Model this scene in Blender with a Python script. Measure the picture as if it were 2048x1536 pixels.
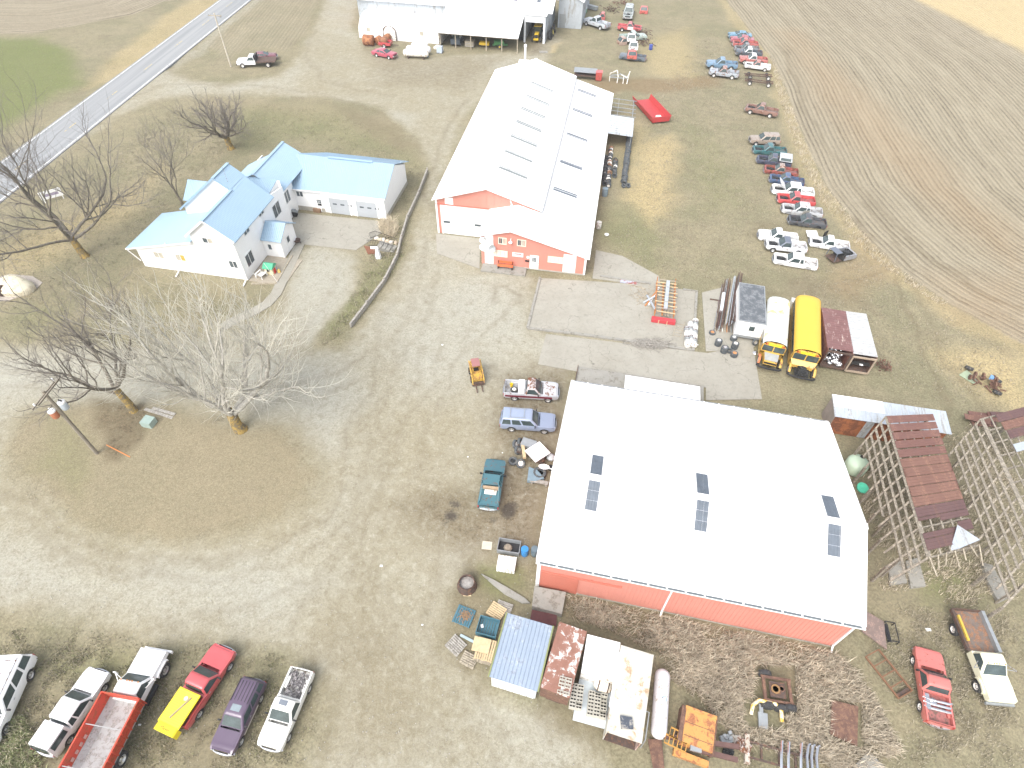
import bpy, math, random
import numpy as np
from mathutils import Vector, Matrix, noise as mnoise
R = math.radians
random.seed(7)
for o in list(bpy.data.objects): bpy.data.objects.remove(o)
SC = bpy.context.scene
COL = SC.collection

# ---------------------------------------------------------------- camera
F_PX, PITCH, ROLL, CAM_H = 1200.0, R(48.2), R(0.9), 44.8
FW = Vector((0, math.cos(PITCH), -math.sin(PITCH)))
RT0 = Vector((1, 0, 0)); UP0 = RT0.cross(FW)
RT = RT0*math.cos(ROLL) + UP0*math.sin(ROLL); UP = RT.cross(FW)
cam = bpy.data.cameras.new('camera'); cam_o = bpy.data.objects.new('camera', cam); COL.objects.link(cam_o)
cam.sensor_width = 36; cam.lens = F_PX/2048*36; cam.clip_start = 1; cam.clip_end = 3000
cam_o.matrix_world = Matrix(((RT.x, UP.x, -FW.x, 0), (RT.y, UP.y, -FW.y, 0), (RT.z, UP.z, -FW.z, CAM_H), (0, 0, 0, 1)))
SC.camera = cam_o

# ---------------------------------------------------------------- light: bright thin overcast, sun behind the drone's left shoulder
SUN_EL, SUN_AZ = 52, 212           # azimuth clockwise from +y
world = bpy.data.worlds.new('World'); SC.world = world; world.use_nodes = True
wn = world.node_tree.nodes; wl = world.node_tree.links
bg = wn['Background']; sky = wn.new('ShaderNodeTexSky'); sky.sky_type = 'NISHITA'; sky.sun_disc = False
sky.sun_elevation = R(SUN_EL); sky.sun_rotation = R(SUN_AZ); sky.air_density = 1.0; sky.dust_density = 4.0; sky.ozone_density = 1.0
hs = wn.new('ShaderNodeHueSaturation'); hs.inputs['Saturation'].default_value = 0.35
wl.new(sky.outputs[0], hs.inputs['Color']); wl.new(hs.outputs[0], bg.inputs[0]); bg.inputs[1].default_value = 0.15
sd = bpy.data.lights.new('sun', 'SUN'); sd.energy = 0.55; sd.angle = R(50); sd.color = (1, .985, .95)
so = bpy.data.objects.new('sun', sd); COL.objects.link(so)
sv = Vector((math.sin(R(SUN_AZ))*math.cos(R(SUN_EL)), math.cos(R(SUN_AZ))*math.cos(R(SUN_EL)), math.sin(R(SUN_EL))))
so.rotation_euler = sv.to_track_quat('Z', 'Y').to_euler()
vs = SC.view_settings; vs.view_transform = 'Standard'; vs.look = 'None'; vs.gamma = 1; vs.exposure = 1.40
SC.render.engine = 'CYCLES'; SC.render.resolution_x = 1024; SC.render.resolution_y = 768

# ---------------------------------------------------------------- helpers
def P(u, v, z=0.0):
    """point of the place seen at photo pixel (u, v), at height z"""
    d = FW*F_PX + RT*(u-1024) + UP*(768-v)
    t = (z-CAM_H)/d.z
    return Vector((d.x*t, d.y*t, z))
def ray(u, v): return FW*F_PX + RT*(u-1024) + UP*(768-v)
class Frame:
    """a building's own axes: x along its front, y to its back"""
    def __init__(s, ox, oy, rot): s.o = Vector((ox, oy, 0)); s.r = R(rot); s.M = Matrix.Translation(s.o) @ Matrix.Rotation(s.r, 4, 'Z'); s.I = s.M.inverted()
    def z(s, u, v, z): return s.I @ P(u, v, z)
    def plane(s, u, v, ax, val):
        c = s.I @ Vector((0, 0, CAM_H)); d = s.I.to_3x3() @ ray(u, v)
        t = (val-c[ax])/d[ax]; return c + d*t
def heading(u0, v0, u1, v1, z=0.0):
    a, b = P(u0, v0, z), P(u1, v1, z); d = b-a; return math.atan2(d.y, d.x), d.to_2d().length, (a+b)/2

class MB:
    def __init__(s): s.v = []; s.f = []; s.mi = []
    def add(s, vs, fs, m=0, M=None):
        b = len(s.v)
        s.v += [tuple(M @ Vector(p)) for p in vs] if M else [tuple(p) for p in vs]
        s.f += [tuple(i+b for i in f) for f in fs]; s.mi += [m]*len(fs); return s
    def box(s, x0, x1, y0, y1, z0, z1, m=0, M=None):
        return s.add([(x0,y0,z0),(x1,y0,z0),(x1,y1,z0),(x0,y1,z0),(x0,y0,z1),(x1,y0,z1),(x1,y1,z1),(x0,y1,z1)],
                     [(0,3,2,1),(4,5,6,7),(0,1,5,4),(1,2,6,5),(2,3,7,6),(3,0,4,7)], m, M)
    def bar(s, a, b, w, h, m=0):
        a, b = Vector(a), Vector(b); d = b-a; L = d.length
        if L < 1e-5: return s
        x = d/L; up = Vector((0,0,1)) if abs(x.z) < .95 else Vector((0,1,0)); y = up.cross(x).normalized(); z = x.cross(y)
        M = Matrix(((x.x,y.x,z.x,a.x),(x.y,y.y,z.y,a.y),(x.z,y.z,z.z,a.z),(0,0,0,1)))
        return s.box(0, L, -w/2, w/2, -h/2, h/2, m, M)
    def prism(s, poly, z0, z1, m=0, M=None):
        n = len(poly)
        ar = sum(poly[i][0]*poly[(i+1)%n][1]-poly[(i+1)%n][0]*poly[i][1] for i in range(n))
        if ar < 0: poly = poly[::-1]
        return s.add([(p[0],p[1],z0) for p in poly]+[(p[0],p[1],z1) for p in poly],
                     [tuple(range(n-1,-1,-1)), tuple(range(n,2*n))]+[(i,(i+1)%n,n+(i+1)%n,n+i) for i in range(n)], m, M)
    def ext(s, poly, ax, a, b, m=0, M=None):
        """polygon in the two axes other than ax (cyclic order) pushed from a to b along ax"""
        n = len(poly)
        def q(p, c): return (c,p[0],p[1]) if ax == 0 else ((p[1],c,p[0]) if ax == 1 else (p[0],p[1],c))
        ar = sum(poly[i][0]*poly[(i+1)%n][1]-poly[(i+1)%n][0]*poly[i][1] for i in range(n))
        if ar < 0: poly = poly[::-1]
        return s.add([q(p,a) for p in poly]+[q(p,b) for p in poly],
                     [tuple(range(n-1,-1,-1)), tuple(range(n,2*n))]+[(i,(i+1)%n,n+(i+1)%n,n+i) for i in range(n)], m, M)
    def quad(s, a, b, c, d, t=.04, m=0):
        """slab under the quad a b c d (counter-clockwise from above)"""
        a,b,c,d = map(Vector,(a,b,c,d)); n = (b-a).cross(d-a).normalized()*t
        return s.add([a-n,b-n,c-n,d-n,a,b,c,d],[(0,3,2,1),(4,5,6,7),(0,1,5,4),(1,2,6,5),(2,3,7,6),(3,0,4,7)], m)
    def sheet(s, a, b, c, d, t=.04, rib=0, rh=.03, m=0):
        """roof sheet: slab with raised ribs running from edge a-b to edge d-c"""
        a,b,c,d = map(Vector,(a,b,c,d)); s.quad(a,b,c,d,t,m); n = (b-a).cross(d-a).normalized()
        if rib:
            L = (b-a).length; k = max(2,int(L/rib)); w = .035/L
            for i in range(k+1):
                f0 = min(max(i/k-w,0),1); f1 = min(max(i/k+w,0),1); fm = (f0+f1)/2
                p = [a.lerp(b,f0),a.lerp(b,f1),d.lerp(c,f1),d.lerp(c,f0)]
                p = [q-n*.004 for q in p]; u0 = a.lerp(b,fm)+n*rh; u1 = d.lerp(c,fm)+n*rh
                s.add([p[0],p[1],p[2],p[3],u0,u1],[(0,1,4),(2,3,5),(1,2,5,4),(3,0,4,5)],m)
        return s
    def cyl(s, a, b, r0, r1=None, n=14, m=0, cap=True):
        r1 = r0 if r1 is None else r1; a, b = Vector(a), Vector(b); d = (b-a).normalized()
        x = d.orthogonal().normalized(); y = d.cross(x)
        vs = [a+(x*math.cos(2*math.pi*i/n)+y*math.sin(2*math.pi*i/n))*r0 for i in range(n)]+[b+(x*math.cos(2*math.pi*i/n)+y*math.sin(2*math.pi*i/n))*r1 for i in range(n)]
        fs = [(i,(i+1)%n,n+(i+1)%n,n+i) for i in range(n)]
        if cap: fs += [tuple(range(n-1,-1,-1)),tuple(range(n,2*n))]
        return s.add(vs, fs, m)
    def lathe(s, prof, n=20, M=None, m=0, ax='z'):
        """prof: (radius, height) list"""
        vs = []; k = len(prof)
        for (r,h) in prof:
            for i in range(n):
                t = 2*math.pi*i/n; c,q = r*math.cos(t), r*math.sin(t)
                vs.append((c,q,h) if ax=='z' else ((h,c,q) if ax=='x' else (q,h,c)))
        fs = [(j*n+i,j*n+(i+1)%n,(j+1)*n+(i+1)%n,(j+1)*n+i) for j in range(k-1) for i in range(n)]
        if prof[0][0] > 1e-4: fs.append(tuple(range(n-1,-1,-1)))
        if prof[-1][0] > 1e-4: fs.append(tuple(range((k-1)*n,k*n)))
        return s.add(vs, fs, m, M)
    def tube(s, pts, r, n=8, m=0):
        pts = [Vector(p) for p in pts]; k = len(pts); rs = r if isinstance(r,(list,tuple)) else [r]*k; vs = []; pr = None
        for i,p in enumerate(pts):
            d = (pts[min(i+1,k-1)]-pts[max(i-1,0)]).normalized()
            x = d.orthogonal().normalized() if pr is None else (pr-d*pr.dot(d)).normalized()
            pr = x; y = d.cross(x)
            vs += [p+(x*math.cos(2*math.pi*j/n)+y*math.sin(2*math.pi*j/n))*rs[i] for j in range(n)]
        fs = [(j*n+i,j*n+(i+1)%n,(j+1)*n+(i+1)%n,(j+1)*n+i) for j in range(k-1) for i in range(n)]+[tuple(range(n-1,-1,-1)),tuple(range((k-1)*n,k*n))]
        return s.add(vs, fs, m)
    def mesh(s, name, smooth=None):
        me = bpy.data.meshes.new(name); me.from_pydata(s.v, [], s.f)
        if len(set(s.mi)) > 1: me.polygons.foreach_set('material_index', s.mi)
        if smooth is not None:
            me.polygons.foreach_set('use_smooth', [True]*len(s.f)); me.set_sharp_from_angle(angle=R(smooth))
        me.update(); return me
    def build(s, name, mats, parent=None, smooth=None, label=None, kind=None):
        return mkobj(name, s.mesh(name, smooth), mats, parent, label, kind)
def mkobj(name, me, mats, parent=None, label=None, kind=None, loc=None, rot=None):
    mats = mats if isinstance(mats,(list,tuple)) else [mats]
    o = bpy.data.objects.new(name, me); COL.objects.link(o)
    while len(me.materials) < len(mats): me.materials.append(None)
    for i,m in enumerate(mats): o.material_slots[i].link = 'OBJECT'; o.material_slots[i].material = m
    if parent: o.parent = parent
    if label: o['label'] = label
    if kind: o['kind'] = kind
    if loc is not None: o.location = loc
    if rot is not None: o.rotation_euler = rot if isinstance(rot,(tuple,list)) else (0,0,rot)
    return o
def thing(name, label, cat, loc=(0,0,0), rot=0, group=None, scale=None):
    o = bpy.data.objects.new(name, None); COL.objects.link(o); o.empty_display_size = .2
    o.location = loc; o.rotation_euler = rot if isinstance(rot,(tuple,list)) else (0,0,rot)
    if scale: o.scale = (scale,)*3 if not isinstance(scale,(tuple,list)) else scale
    return tag(o, label, cat, group)
def tag(o, label, cat, group=None):
    o['label'] = label; o['category'] = cat
    if group: o['group'] = group
    return o
def solo(name, mb, mats, label, cat, loc=(0,0,0), rot=0, group=None, smooth=None):
    me = mb if isinstance(mb, bpy.types.Mesh) else mb.mesh(name, smooth)
    return tag(mkobj(name, me, mats, None, loc=loc, rot=rot), label, cat, group)
def struct(name, mb, mats, smooth=None):
    return mb.build(name, mats, None, smooth, kind='structure')
MC = {}
def cached(key, fn):
    if key not in MC: MC[key] = fn()
    return MC[key]

# ---------------------------------------------------------------- materials
MATS = {}
def nodes(name):
    m = bpy.data.materials.new(name); m.use_nodes = True; nt = m.node_tree; b = nt.nodes['Principled BSDF']; return m, nt, b
def nz(nt, scale, detail=4, rough=.55, vec=None, dist=0):
    n = nt.nodes.new('ShaderNodeTexNoise'); n.inputs['Scale'].default_value = scale; n.inputs['Detail'].default_value = detail
    n.inputs['Roughness'].default_value = rough; n.inputs['Distortion'].default_value = dist
    if vec is not None: nt.links.new(vec, n.inputs['Vector'])
    return n.outputs['Fac']
def rng(nt, x, a, b, c=0., d=1.):
    n = nt.nodes.new('ShaderNodeMapRange'); n.inputs[1].default_value = a; n.inputs[2].default_value = b; n.inputs[3].default_value = c; n.inputs[4].default_value = d
    nt.links.new(x, n.inputs[0]); return n.outputs[0]
def mth(nt, op, a, b=None, clamp=False):
    n = nt.nodes.new('ShaderNodeMath'); n.operation = op; n.use_clamp = clamp
    for i,x in enumerate((a,b)):
        if x is None: continue
        if isinstance(x,(int,float)): n.inputs[i].default_value = x
        else: nt.links.new(x, n.inputs[i])
    return n.outputs[0]
def mix(nt, f, a, b, mode='MIX'):
    n = nt.nodes.new('ShaderNodeMix'); n.data_type = 'RGBA'; n.blend_type = mode; n.clamp_factor = True
    for i,x in ((0,f),(6,a),(7,b)):
        if isinstance(x,(int,float)): n.inputs[i].default_value = x
        elif isinstance(x,(tuple,list)): n.inputs[i].default_value = (*x[:3],1)
        else: nt.links.new(x, n.inputs[i])
    return n.outputs[2]
def ocoord(nt, kind='Object'): return nt.nodes.new('ShaderNodeTexCoord').outputs[kind]
def mat(name, col, rough=.6, metal=0., var=.14, scale=2.5, wear=None, wamt=.0, wscale=3., bump=0., bscale=20., coat=0., trans=0., streak=False):
    """painted or plain surface: blotchy tone, optional wear colour that shows in patches"""
    if name in MATS: return MATS[name]
    m, nt, b = nodes(name); L = nt.links
    co = ocoord(nt)
    if streak:
        mp = nt.nodes.new('ShaderNodeMapping'); mp.inputs['Scale'].default_value = (1,.12,.25) if streak is True else streak; L.new(co, mp.inputs[0]); co2 = mp.outputs[0]
    else: co2 = co
    n1 = nz(nt, scale, 5, .6, co); n2 = nz(nt, scale*9, 3, .6, co)
    f = mth(nt,'ADD', mth(nt,'MULTIPLY',n1,.7), mth(nt,'MULTIPLY',n2,.3))
    c = mix(nt, rng(nt,f,.3,.7), [x*(1-var) for x in col], [min(1,x*(1+var)) for x in col])
    rsock = None
    if wear is not None and wamt > 0:
        wn_ = nz(nt, wscale, 8, .68, co2, .4); wf = rng(nt, wn_, .62-wamt*.34-.03, .62-wamt*.34+.05)
        wf.node.clamp = True
        wc = mix(nt, rng(nt, nz(nt, wscale*5, 3, .6, co), .35,.65), [x*.7 for x in wear], [min(1,x*1.25) for x in wear])
        c = mix(nt, wf, c, wc); rsock = rng(nt, wf, 0,1, rough, .9)
    L.new(c, b.inputs['Base Color']); b.inputs['Roughness'].default_value = rough; b.inputs['Metallic'].default_value = metal
    if rsock is not None: L.new(rsock, b.inputs['Roughness'])
    if coat: b.inputs['Coat Weight'].default_value = coat; b.inputs['Coat Roughness'].default_value = .08
    if bump:
        bn = nt.nodes.new('ShaderNodeBump'); bn.inputs['Strength'].default_value = bump; bn.inputs['Distance'].default_value = .05
        L.new(nz(nt, bscale, 4, .6, co), bn.inputs['Height']); L.new(bn.outputs[0], b.inputs['Normal'])
    MATS[name] = m; return m
RUST = (.16,.065,.03)
def paint(c, worn=0., name=None):
    """vehicle paint; worn 0..1 lets rust, primer and dirt show"""
    g = sum(c)/3; c = tuple(x*.88+g*.12+.012 for x in c)
    key = name or 'paint_%d_%d_%d_%d' % (*[int(x*255) for x in c], int(worn*100))
    return mat(key, c, .32+.35*worn, 0, .05+.1*worn, 1.3, RUST if worn else None, worn*.75, 2.2, coat=.6*(1-worn))
GLASS = mat('car_glass', (.055,.075,.075), .06, 0, .5, .9)
HGLASS = mat('window_glass', (.09,.11,.12), .06, 0, .4, 1.2)
TYRE = mat('tyre_rubber', (.035,.036,.038), .85, 0, .25, 5, (.16,.14,.11), .12, 6)
TYRE2 = mat('weathered_rubber', (.075,.085,.092), .9, 0, .25, 4, (.17,.16,.14), .15, 5)
RIMS = mat('rim_steel', (.55,.55,.54), .35, .6, .15, 8)
RIMW = mat('rim_white', (.75,.73,.68), .5, 0, .1, 8, RUST, .12, 8)
CHROME = mat('chrome_trim', (.62,.63,.65), .18, .9, .1, 6)
CHROMED = mat('dull_chrome', (.45,.46,.47), .4, .7, .15, 6, RUST, .25, 5)
BLACK = mat('black_plastic', (.02,.02,.022), .6, 0, .2, 6)
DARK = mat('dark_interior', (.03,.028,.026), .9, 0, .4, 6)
ENGINE = mat('engine_metal', (.02,.021,.022), .6, .1, .6, 9, (.16,.16,.16), .12, 9)
RUSTM = mat('rusty_steel', (.135,.075,.055), .85, .1, .3, 2.2, (.21,.12,.08), .3, 4, bump=.2)
RUSTD = mat('dark_rusty_steel', (.085,.06,.05), .85, .1, .35, 3, (.16,.085,.055), .25, 5)
WOOD = mat('weathered_wood', (.30,.26,.20), .9, 0, .3, 2.5, (.42,.37,.28), .3, 6, bump=.3)
WOODN = mat('fresh_pallet_wood', (.52,.40,.24), .85, 0, .22, 3)
WOODG = mat('grey_old_wood', (.27,.25,.22), .9, 0, .3, 3, (.38,.36,.32), .35, 6, bump=.3)
CONC = mat('concrete', (.27,.26,.23), .9, 0, .12, 1.2, (.2,.185,.155), .2, 1.6, bump=.12, bscale=40)
WHITE = mat('white_paint', (.80,.80,.79), .5, 0, .04, 1)
WHITED = mat('dirty_white_paint', (.72,.71,.67), .6, 0, .08, 1.2, (.36,.30,.22), .2, 2.2)
GALV = mat('galvanised_sheet', (.48,.52,.56), .42, .35, .1, 1.5, (.38,.38,.37), .2, 1.5, streak=True)
STEELG = mat('grey_steel', (.33,.35,.36), .5, .4, .15, 3)
TAIL = mat('tail_light_red', (.35,.02,.02), .3)
AMBER = mat('amber_light', (.6,.2,.02), .3)
HEADL = mat('headlight_glass', (.6,.62,.62), .12, .3)
LICHEN = mat('lichen_bark', (.14,.115,.075), .95, 0, .35, 3, (.30,.205,.06), .38, 2.2, bump=.6, bscale=12)
BARK = mat('grey_brown_bark', (.15,.13,.105), .95, 0, .35, 3, (.19,.17,.13), .35, 3, bump=.6, bscale=14)
BARKP = mat('pale_twig_bark', (.52,.495,.42), .9, 0, .25, 3)
BARKG = mat('grey_twig_bark', (.185,.165,.145), .95, 0, .25, 3)
# ================================================================ GROUND
def px(pts): return np.array([tuple(P(u,v))[:2] for u,v in pts])
xs = np.concatenate([np.linspace(-1500,-150,10), np.arange(-140,-50,.5), np.arange(-50,46,.29), np.arange(46,140.1,.5), np.linspace(150,1500,10)])
ys = np.concatenate([np.linspace(-300,-6,5), np.arange(-4,76,.29), np.arange(76,185,.62), np.linspace(190,1800,14)])
GX, GY = np.meshgrid(xs, ys); nx, ny = len(xs), len(ys)
gx, gy = GX.ravel(), GY.ravel()
def vnoise(x, y, s, seed=0):
    x, y = x/s, y/s; xi, yi = np.floor(x), np.floor(y); fx, fy = x-xi, y-yi; fx = fx*fx*(3-2*fx); fy = fy*fy*(3-2*fy)
    def h(a, b): v = np.sin(a*127.1+b*311.7+seed*74.7)*43758.5453; return v-np.floor(v)
    return (h(xi,yi)*(1-fx)+h(xi+1,yi)*fx)*(1-fy)+(h(xi,yi+1)*(1-fx)+h(xi+1,yi+1)*fx)*fy
def fbm(s, seed=0, o=4): return sum(vnoise(gx,gy,s/2**k,seed+k)*.5**k for k in range(o))/sum(.5**k for k in range(o))
WX, WY = gx+(fbm(5,3)-.5)*3.2, gy+(fbm(5,9)-.5)*3.2        # wandering edges
def dline(pts, closed=False, X=None, Y=None):
    X = WX if X is None else X; Y = WY if Y is None else Y
    d = np.full(X.shape, 1e9); n = len(pts)
    for i in range(n if closed else n-1):
        a, b = pts[i], pts[(i+1)%n]; e = b-a; L = e@e+1e-9
        t = np.clip(((X-a[0])*e[0]+(Y-a[1])*e[1])/L, 0, 1)
        d = np.minimum(d, np.hypot(X-a[0]-t*e[0], Y-a[1]-t*e[1]))
    return d
def sdist(pts, X=None, Y=None):
    X = WX if X is None else X; Y = WY if Y is None else Y
    d = dline(pts, True, X, Y); ins = np.zeros(X.shape, bool); n = len(pts)
    for i in range(n):
        a, b = pts[i], pts[(i+1)%n]
        c = ((a[1] > Y) != (b[1] > Y)) & (X < (b[0]-a[0])*(Y-a[1])/(b[1]-a[1]+1e-12)+a[0]); ins ^= c
    return np.where(ins, d, -d)
def sst(d, w): t = np.clip(d/w*.5+.5, 0, 1); return t*t*(3-2*t)
def poly(pts, w=1.2, raw=False): return sst(sdist(px(pts)), w)
def line(pts, hw, w=.5): return sst(hw-dline(px(pts)), w)

YARD = [(-260,690),(0,692),(130,690),(260,702),(380,672),(470,652),(540,622),(600,500),(625,490),(718,500),(728,560),(690,620),(645,690),(700,690),(760,600),(812,500),(838,420),(857,345),(830,275),(760,215),(650,195),(520,188),(400,192),(300,205),(170,250),(235,205),(330,130),(372,158),(450,168),(560,150),(600,110),(632,40),(660,-60),(735,-60),(712,60),(730,105),(860,118),(1060,100),(1100,60),(1120,80),(1090,125),(985,150),(930,260),(870,400),(878,465),(965,530),(1078,553),(1060,655),(1400,700),(1420,740),(1150,740),(1130,770),(1110,900),(1075,1125),(985,1120),(925,1140),(885,1200),(893,1290),(960,1372),(1080,1425),(1180,1465),(1260,1620),(600,1620),(640,1480),(650,1380),(560,1300),(330,1268),(150,1245),(-100,1220),(-300,1200)]
ISLE = [(18,900),(40,850),(90,815),(180,805),(330,812),(480,838),(560,852),(612,890),(628,940),(612,990),(560,1030),(470,1068),(330,1090),(180,1070),(80,1020),(20,960)]
STRIP = [(640,695),(690,615),(728,540),(745,498),(815,480),(812,500),(790,545),(705,655)]
mg = poly(YARD, 1.6); isl = poly(ISLE, 1.8)
mg = mg*(1-isl)*(1-.8*poly(STRIP,.8))
road_in = line([(330,140),(240,205),(60,330)], 2.0, 2.5)          # gravel shoulder of the road
mg = np.maximum(mg, .75*sst(1.0-dline(px([(560,-40),(380,110),(240,215),(60,350),(-60,440)])),1.6))
BND = [(1395,-110),(1432,-30),(1490,50),(1538,110),(1568,170),(1600,260),(1650,370),(1722,462),(1800,540),(1900,610),(2048,688),(2400,840),(3600,1300)]
FIELD = BND+[(6000,700),(4000,-200),(2500,-330),(1500,-330)]
bnd = px(BND)
fr = sdist(px(FIELD), gx, gy); mf = sst(fr+(fbm(3,40)-.5)*1.5, .8)
furrow = fr+(fbm(9,44)-.5)*.5
LFIELD = [(-2500,0),(-400,66),(0,68),(90,62),(260,30),(420,-30),(560,-110),(300,-300),(-2500,-260)]
lf = sst(sdist(px(LFIELD)), 1.5); furrow = np.where(lf > .3, dline(px([(-900,66),(0,64),(90,60),(260,28),(420,-40)]), False, gx, gy), furrow)
WEED = [(395,85),(480,0),(560,-60),(650,-60),(622,60),(585,105),(500,95),(440,135)]
wd = poly(WEED, 2); furrow = np.where(wd > .4, dline(px([(520,-60),(400,60),(350,110)]), False, gx, gy), furrow)
mf = np.maximum(mf, lf); mf = np.maximum(mf, wd*.45)
DITCH = [(85,75),(140,95),(175,150),(300,90),(480,-40),(560,-110),(420,-30),(260,32)]
green = .95*poly([(-700,70),(0,76),(84,75),(140,102),(160,165),(70,215),(-100,320),(-700,640)],2.5)
green = np.maximum(green, .35*poly([(470,215),(640,215),(760,265),(830,340),(800,300),(600,275),(480,300)],4))
for q,a,w in (([(0,640),(60,610),(110,640),(60,690)],.3,2),([(1210,420),(1290,400),(1320,470),(1290,540),(1200,480)],.35,3),([(1370,250),(1440,300),(1460,400),(1400,420)],.35,4),
            ([(960,1130),(1060,1150),(1060,1180),(1000,1210),(960,1190)],.7,.8),([(0,1470),(60,1440),(90,1536),(0,1600)],.6,1),([(60,1330),(250,1300),(330,1300),(320,1340),(220,1350)],.45,1.2),([(1830,1130),(1960,1130),(1950,1200),(1850,1190)],.55,1.5),
            ([(120,830),(190,940),(160,1000),(60,940)],.3,1.5),([(650,620),(700,590),(760,520),(800,515),(740,600),(680,670)],.4,1)):
    green = np.maximum(green, a*poly(q,w))
straw = .9*poly([(1690,-120),(1790,-20),(2048,102),(2300,220),(4000,300),(4000,-300),(1700,-330)],2)
straw = np.maximum(straw, .35*sst(1.5-np.abs(dline(bnd)-1.0),1.2)*(fr < 0))
for q,a,w in (([(1265,290),(1350,270),(1345,440),(1300,450),(1265,400)],.7,2),([(1230,240),(1280,250),(1330,350),(1280,420)],.5,3),([(1880,700),(2048,720),(2048,830),(1960,790)],.75,3),([(1085,85),(1115,85),(1110,105),(1090,108)],1,.8),
            ([(170,170),(280,130),(400,40),(480,-30),(400,-20),(230,110)],.5,2),([(0,560),(90,520),(250,440),(330,330),(250,390),(0,500)],.45,3),([(1290,80),(1380,60),(1400,160),(1300,150)],.45,3)):
    straw = np.maximum(straw, a*poly(q,w))
dirt = np.zeros_like(gx)
for q,a,w in (([(790,1000),(900,960),(1000,1000),(1010,1080),(920,1120),(860,1090)],.9,2),([(1180,150),(1320,158),(1440,150),(1440,175),(1300,185),(1200,180)],.75,1.2),([(180,795),(300,805),(298,850),(262,900),(225,905),(185,860)],1.1,.8),
            ([(730,100),(860,120),(1000,118),(930,180),(760,170)],.45,3),([(640,205),(740,225),(830,290),(800,300),(700,240)],.5,1.5),([(1140,1180),(1720,1300),(1700,1340),(1130,1210)],.3,1),([(1560,545),(1720,560),(1740,600),(1600,600)],.5,1.5),([(1510,440),(1570,450),(1560,470),(1500,470)],.5,1),
            ([(1050,60),(1110,60),(1090,110),(1060,110)],.8,1.5),([(930,1140),(985,1170),(960,1230),(905,1220)],.5,.8),([(370,1450),(450,1400),(520,1470),(430,1560)],.45,1.2),([(60,1400),(250,1330),(300,1400),(120,1560)],.4,1.5),([(985,740),(1130,740),(1090,1000),(1080,1110),(960,1110),(990,980)],.95,2),([(900,1120),(1060,1160),(1060,1230),(980,1260),(900,1220)],.4,1.5),([(880,1200),(990,1220),(960,1380),(900,1320)],.45,1.2),([(1080,1380),(1230,1450),(1200,1500),(1080,1440)],.5,1),([(1130,1200),(1670,1310),(1720,1400),(1500,1400),(1300,1330)],.45,1.5),([(620,1260),(700,1200),(820,1300),(860,1450),(760,1536),(660,1420)],.35,3)):
    dirt = np.maximum(dirt, a*poly(q,w))
for q,hw,a in (([(1690,420),(1755,495),(1800,590),(1840,690),(1900,830)],.25,.7),([(1730,410),(1790,480),(1835,580),(1885,700),(1960,830)],.25,.55),([(1740,470),(1770,520),(1710,560),(1620,590),(1500,575)],.3,.55),
             ([(1420,165),(1330,168),(1200,172),(1130,160)],.5,.5),([(820,480),(790,600),(745,760),(725,950),(740,1150),(810,1330),(900,1520)],.22,.35),([(850,480),(822,610),(778,770),(757,950),(772,1140),(842,1320),(935,1520)],.22,.35),
             ([(0,985),(100,1060),(250,1115),(420,1120),(560,1085),(650,1010),(690,900),(740,780)],.28,.4),([(0,1030),(110,1100),(260,1150),(430,1155),(590,1110),(690,1030),(730,900),(780,760)],.28,.3),
             ([(990,575),(1020,575),(1042,590),(1035,610)],.18,.7),([(990,577),(985,600),(992,606)],.18,.7),([(870,440),(850,380),(880,290),(940,200)],.3,.5),([(0,745),(200,750),(420,770),(600,760),(780,700),(840,600),(850,480)],.2,.4),([(0,775),(200,782),(420,800),(620,790),(810,720),(875,610),(880,490)],.2,.35),
             ([(640,1536),(660,1350),(700,1150),(760,960),(850,800),(900,650)],.2,.4),([(690,1536),(705,1350),(742,1160),(800,975),(888,815),(940,660)],.2,.4),([(1000,1536),(900,1400),(850,1250),(860,1120),(900,1040),(960,940),(1000,860)],.2,.45),([(1050,1536),(945,1395),(892,1250),(900,1130),(940,1060)],.2,.4),
             ([(300,1230),(480,1215),(620,1150),(720,1020),(790,900)],.2,.4),([(560,1290),(600,1200),(690,1090),(760,960),(800,820),(850,700)],.18,.35),([(930,700),(1000,640),(1030,600)],.15,.4),([(590,520),(560,600),(520,680),(480,730)],.15,.3),([(690,515),(650,600),(600,690),(560,760)],.15,.3),([(880,520),(860,590),(890,640)],.15,.35),
             ([(210,215),(330,170),(470,170),(620,180),(760,225),(845,310)],.35,.4),([(630,60),(610,110),(650,160),(780,190)],.3,.4),([(1190,450),(1240,470),(1290,450)],.2,.3),([(1560,90),(1600,180),(1650,280),(1740,400),(1860,520),(2048,620)],.45,.55)):
    dirt = np.maximum(dirt, a*line(q,hw,.45))
red = np.zeros_like(gx)
for q,a,w in (([(1180,150),(1320,158),(1440,150),(1440,175),(1300,185),(1200,180)],.6,1.5),([(1560,60),(1640,200),(1760,330),(2048,560),(2048,480),(1800,250),(1600,60)],.6,4),([(1640,540),(1730,470),(1780,560),(1700,600)],.6,2),([(1880,560),(2048,560),(2048,700),(1900,620)],.6,4)):
    red = np.maximum(red, a*poly(q,w))
pale = np.maximum(.9*poly([(-300,700),(0,700),(250,712),(560,705),(700,720),(720,800),(660,900),(560,830),(480,800),(0,800),(-300,860)],3), .7*poly([(830,560),(1050,560),(1060,700),(1000,760),(850,760),(780,680)],4))
for q in ([(640,690),(735,505),(610,500),(560,610)],[(280,1120),(520,1110),(680,1160),(560,1230),(250,1180)],[(-100,1090),(120,1120),(150,1200),(-100,1200)],[(720,220),(840,230),(800,260)],[(900,1150),(940,1130),(960,1220),(900,1230)],[(1000,1400),(1150,1450),(1100,1500),(960,1430)]): pale = np.maximum(pale,.75*poly(q,2.5))
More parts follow.
